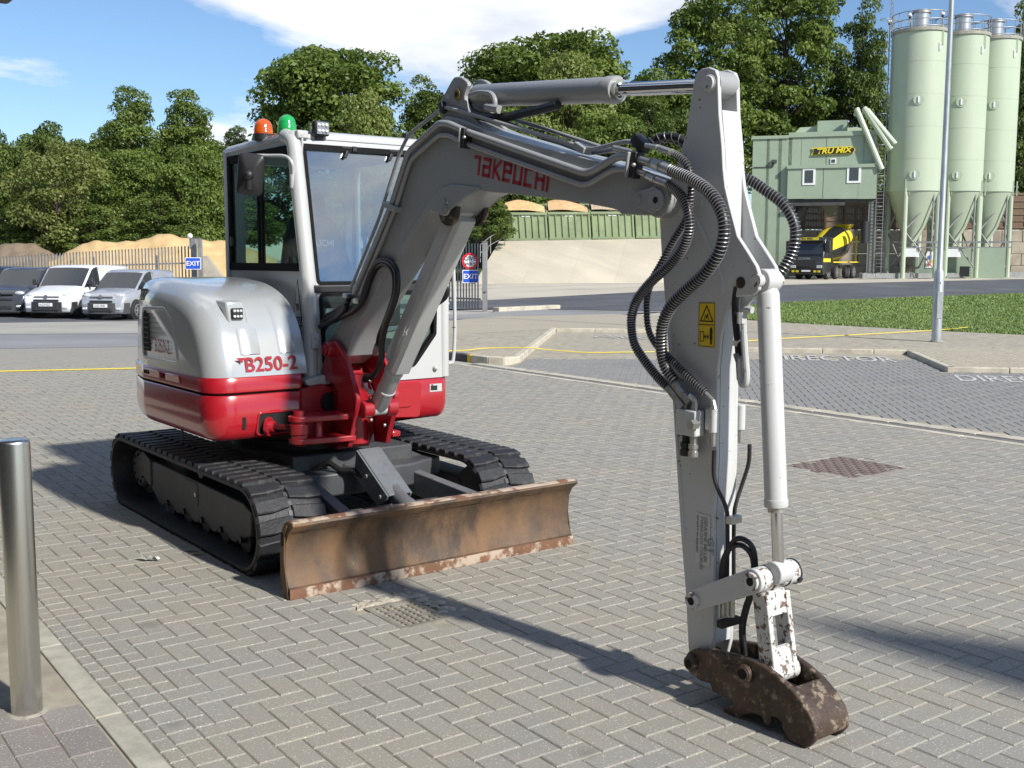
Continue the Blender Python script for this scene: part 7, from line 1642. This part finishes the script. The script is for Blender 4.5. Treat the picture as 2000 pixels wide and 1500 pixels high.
p_ = onB(1540, 1131, .0); q = MB(); q.cyl(bw(.06, p_.y, p_.z-.01), bw(.06, p_.y-.008, p_.z-.014), .012, n=8); q.build('grease_point', BKM, tb_)
v0_, v1_ = V(0, lk1.y, lk1.z), onB(1515, 1312, -.03)
dl = V(0, v1_.y-v0_.y, v1_.z-v0_.z)
for a, b in ((-.075, -.052), (.035, .058)): q = MB(); q.loft([[V(*bw(o_, v0_.y+dl.y*t+w_, v0_.z+dl.z*t)) for o_, w_ in ((a, -.035), (b, -.035), (b, .035), (a, .035))] for t in (.15, .5, .95)]); q.build('guide_link', GC, EX, bevel=.004)
q = MB(); q.loft([[V(*bw(o_, v0_.y+dl.y*t+w_, v0_.z+dl.z*t)) for o_, w_ in ((-.052, -.028), (.035, -.028), (.035, -.012), (-.052, -.012))] for t in (.12, .38)]); q.build('link_web', GC, EX)
q = MB(); q.loft([[V(*bw(o_, v0_.y+dl.y*t+w_, v0_.z+dl.z*t)) for o_, w_ in ((-.052, -.028), (.035, -.028), (.035, -.012), (-.052, -.012))] for t in (.72, .95)]); q.build('link_web', GC, EX)
q = MB(); q.cyl(bw(-.078, v1_.y, v1_.z), bw(.062, v1_.y, v1_.z), .04, n=20); q.build('link_tube', GC, EX)
# ------------------------------------------------------------------ quick coupler
Zc = lambda x_, y_: (1280+x_/3.41, 1040+y_/3.41)
cpl = [(188, 850), (212, 800), (260, 775), (400, 788), (520, 813), (640, 850), (720, 892), (800, 950), (900, 1040), (980, 1140), (1040, 1240), (1066, 1330), (1060, 1390), (1020, 1430), (960, 1440), (925, 1428), (880, 1380), (845, 1310), (838, 1268), (800, 1235), (768, 1228), (762, 1290), (728, 1285), (708, 1230), (640, 1208), (580, 1222), (545, 1246), (495, 1245), (455, 1210), (450, 1172), (522, 1150), (500, 1118), (380, 1062), (362, 1008), (300, 990), (230, 940), (192, 890)]
cpr = side([Zc(*p_) for p_ in cpl], -.098)
for a, b in ((-.098, -.072), (.072, .098)): q = MB(); q.prism(cpr, 'x', a, b, bw); ck = q.build('coupler_cheek', CP, EX, bevel=.006, smooth=25)
# curved shell joining the cheeks at the front
fr_top = [(cpr[i]) for i in range(8, 13)]; inn = [(y_+.030*1, z_-.018) for k, (y_, z_) in enumerate(fr_top)]
q = MB(); q.prism(fr_top+inn[::-1], 'x', -.08, .08, bw); q.build('coupler_shell', CP, EX, bevel=.004, smooth=40)
q = MB(); q.prism([cpr[i] for i in (26, 27, 28, 29, 30)]+[(cpr[30][0]-.03, cpr[30][1]+.02)], 'x', -.08, .08, bw); q.build('coupler_hook_bar', CP, EX, bevel=.004)
q = MB(); q.prism([(cpr[2][0]-.05, cpr[2][1]-.08), (cpr[5][0], cpr[5][1]-.10), (cpr[8][0]+.03, cpr[8][1]-.06), (cpr[17][0]+.02, cpr[17][1]+.02), (cpr[24][0], cpr[24][1]+.015), (cpr[31][0], cpr[31][1]+.02)], 'x', -.08, .08, bw); q.build('coupler_hollow_shade', DARK, EX)  # black filler painted as shade in the coupler's open middle
for zx, zy, r_ in ((235, 868, .030), (592, 940, .034)):
    p_ = onB(*Zc(zx, zy), -.11); q = MB(); q.cyl(bw(-.121, p_.y, p_.z), bw(.121, p_.y, p_.z), r_, n=24); q.build('coupler_pin', CP, EX, bevel=.005); q = MB(); q.cyl(bw(-.1225, p_.y, p_.z), bw(-.12, p_.y, p_.z), r_*.55, n=16); q.build('pin_recess', DARK, EX); q = MB(); q.ring([(p_.y+r_*.82*cos(2*pi*k/24), p_.z+r_*.82*sin(2*pi*k/24)) for k in range(24)], [(p_.y+r_*.66*cos(2*pi*k/24), p_.z+r_*.66*sin(2*pi*k/24)) for k in range(24)], 'x', -.124, -.12, bw); q.build('pin_ring', CP, EX)
p0_ = onB(*Zc(430, 925), -.1055); text('cast_lettering', 'GTS', CP, EX, p0_+V(-.002, 0, 0), (0, -1, .15), (0, .15, 1), .05, bold=.015)
a_ = [onB(*Zc(x_, y_), .085) for x_, y_ in ((1050, 1075), (1110, 1085), (1165, 1120), (1180, 1200), (1165, 1255), (1100, 1190))]; q = MB(); q.loft([a_, [p_+V(.02, 0, 0) for p_ in a_]]); q.build('lifting_eye', CP, EX, bevel=.004)
pe = onB(*Zc(1140, 1155), .08); q = MB(); q.cyl(pe+V(-.004, 0, 0), pe+V(.03, 0, 0), .014, n=14); q.build('eye_hole', mat('pale hole', (.45, .47, .48), .6), EX)
# ================================================================== THE BUILDING BESIDE THE VIEWPOINT (its canopy corner shows at the upper left)
M_wallb = mat('dark grey cladding', (.07, .072, .075), .6, var=.1, vscale=1); M_gls = mat('shopfront glass', (.03, .035, .04), .05, spec=.8)
bd_ = empty('showroom', (-6, 0, 0), 'dark canopy edge of the building at the upper left corner', 'building')
q = MB(); q.bb((-14, -22, 0), (-5.2, 16, 7)); q.build('wall', M_wallb, bd_)  # unseen block, added and sized to hold back sky light from the left
for k in range(13):
    q = MB(); q.bb((-5.21, -18.5+k*2.7, .2), (-5.17, -16.1+k*2.7, 2.7)); q.build('window', M_gls, bd_, smooth=0)
c_ = atD(17, 10, 6.6); q = MB(); q.prism([(-5.2, -.3), (c_.x, -.3), (c_.x, c_.y), (-5.2, c_.y)], 'z', c_.z, c_.z+.28); q.build('canopy', M_wallb, bd_, bevel=.02)
for y_ in (0, 2): q = MB(); q.cyl((-4.9, y_, 0), (-4.9, y_, c_.z), .06, n=12); q.build('canopy_post', M_wallb, bd_)

# added unseen slab, shaped to cast the soft wedge of shadow at the lower right
T_, U_, L2 = onZ(1535, 1208), onZ(2000, 1262), onZ(2000, 1352); hz_ = 5.2; sh = Vector((TOSUN.x, TOSUN.y, 0))*(hz_/TOSUN.z)
A_ = T_+sh; B_ = T_+(U_-T_)*3.2+sh; C_ = T_+(L2-T_)*3.2+sh
q = MB(); q.loft([[V(p_.x, p_.y, hz_) for p_ in (A_, B_, C_)], [V(p_.x, p_.y, hz_+.12) for p_ in (A_, B_, C_)]]); q.build('shadow_caster', M_wallb, bd_)
m_ = (B_+C_)/2; q = MB(); q.cyl((m_.x, m_.y, 0), (m_.x, m_.y, hz_), .08, n=12); q.build('shadow_caster_post', M_wallb, bd_)
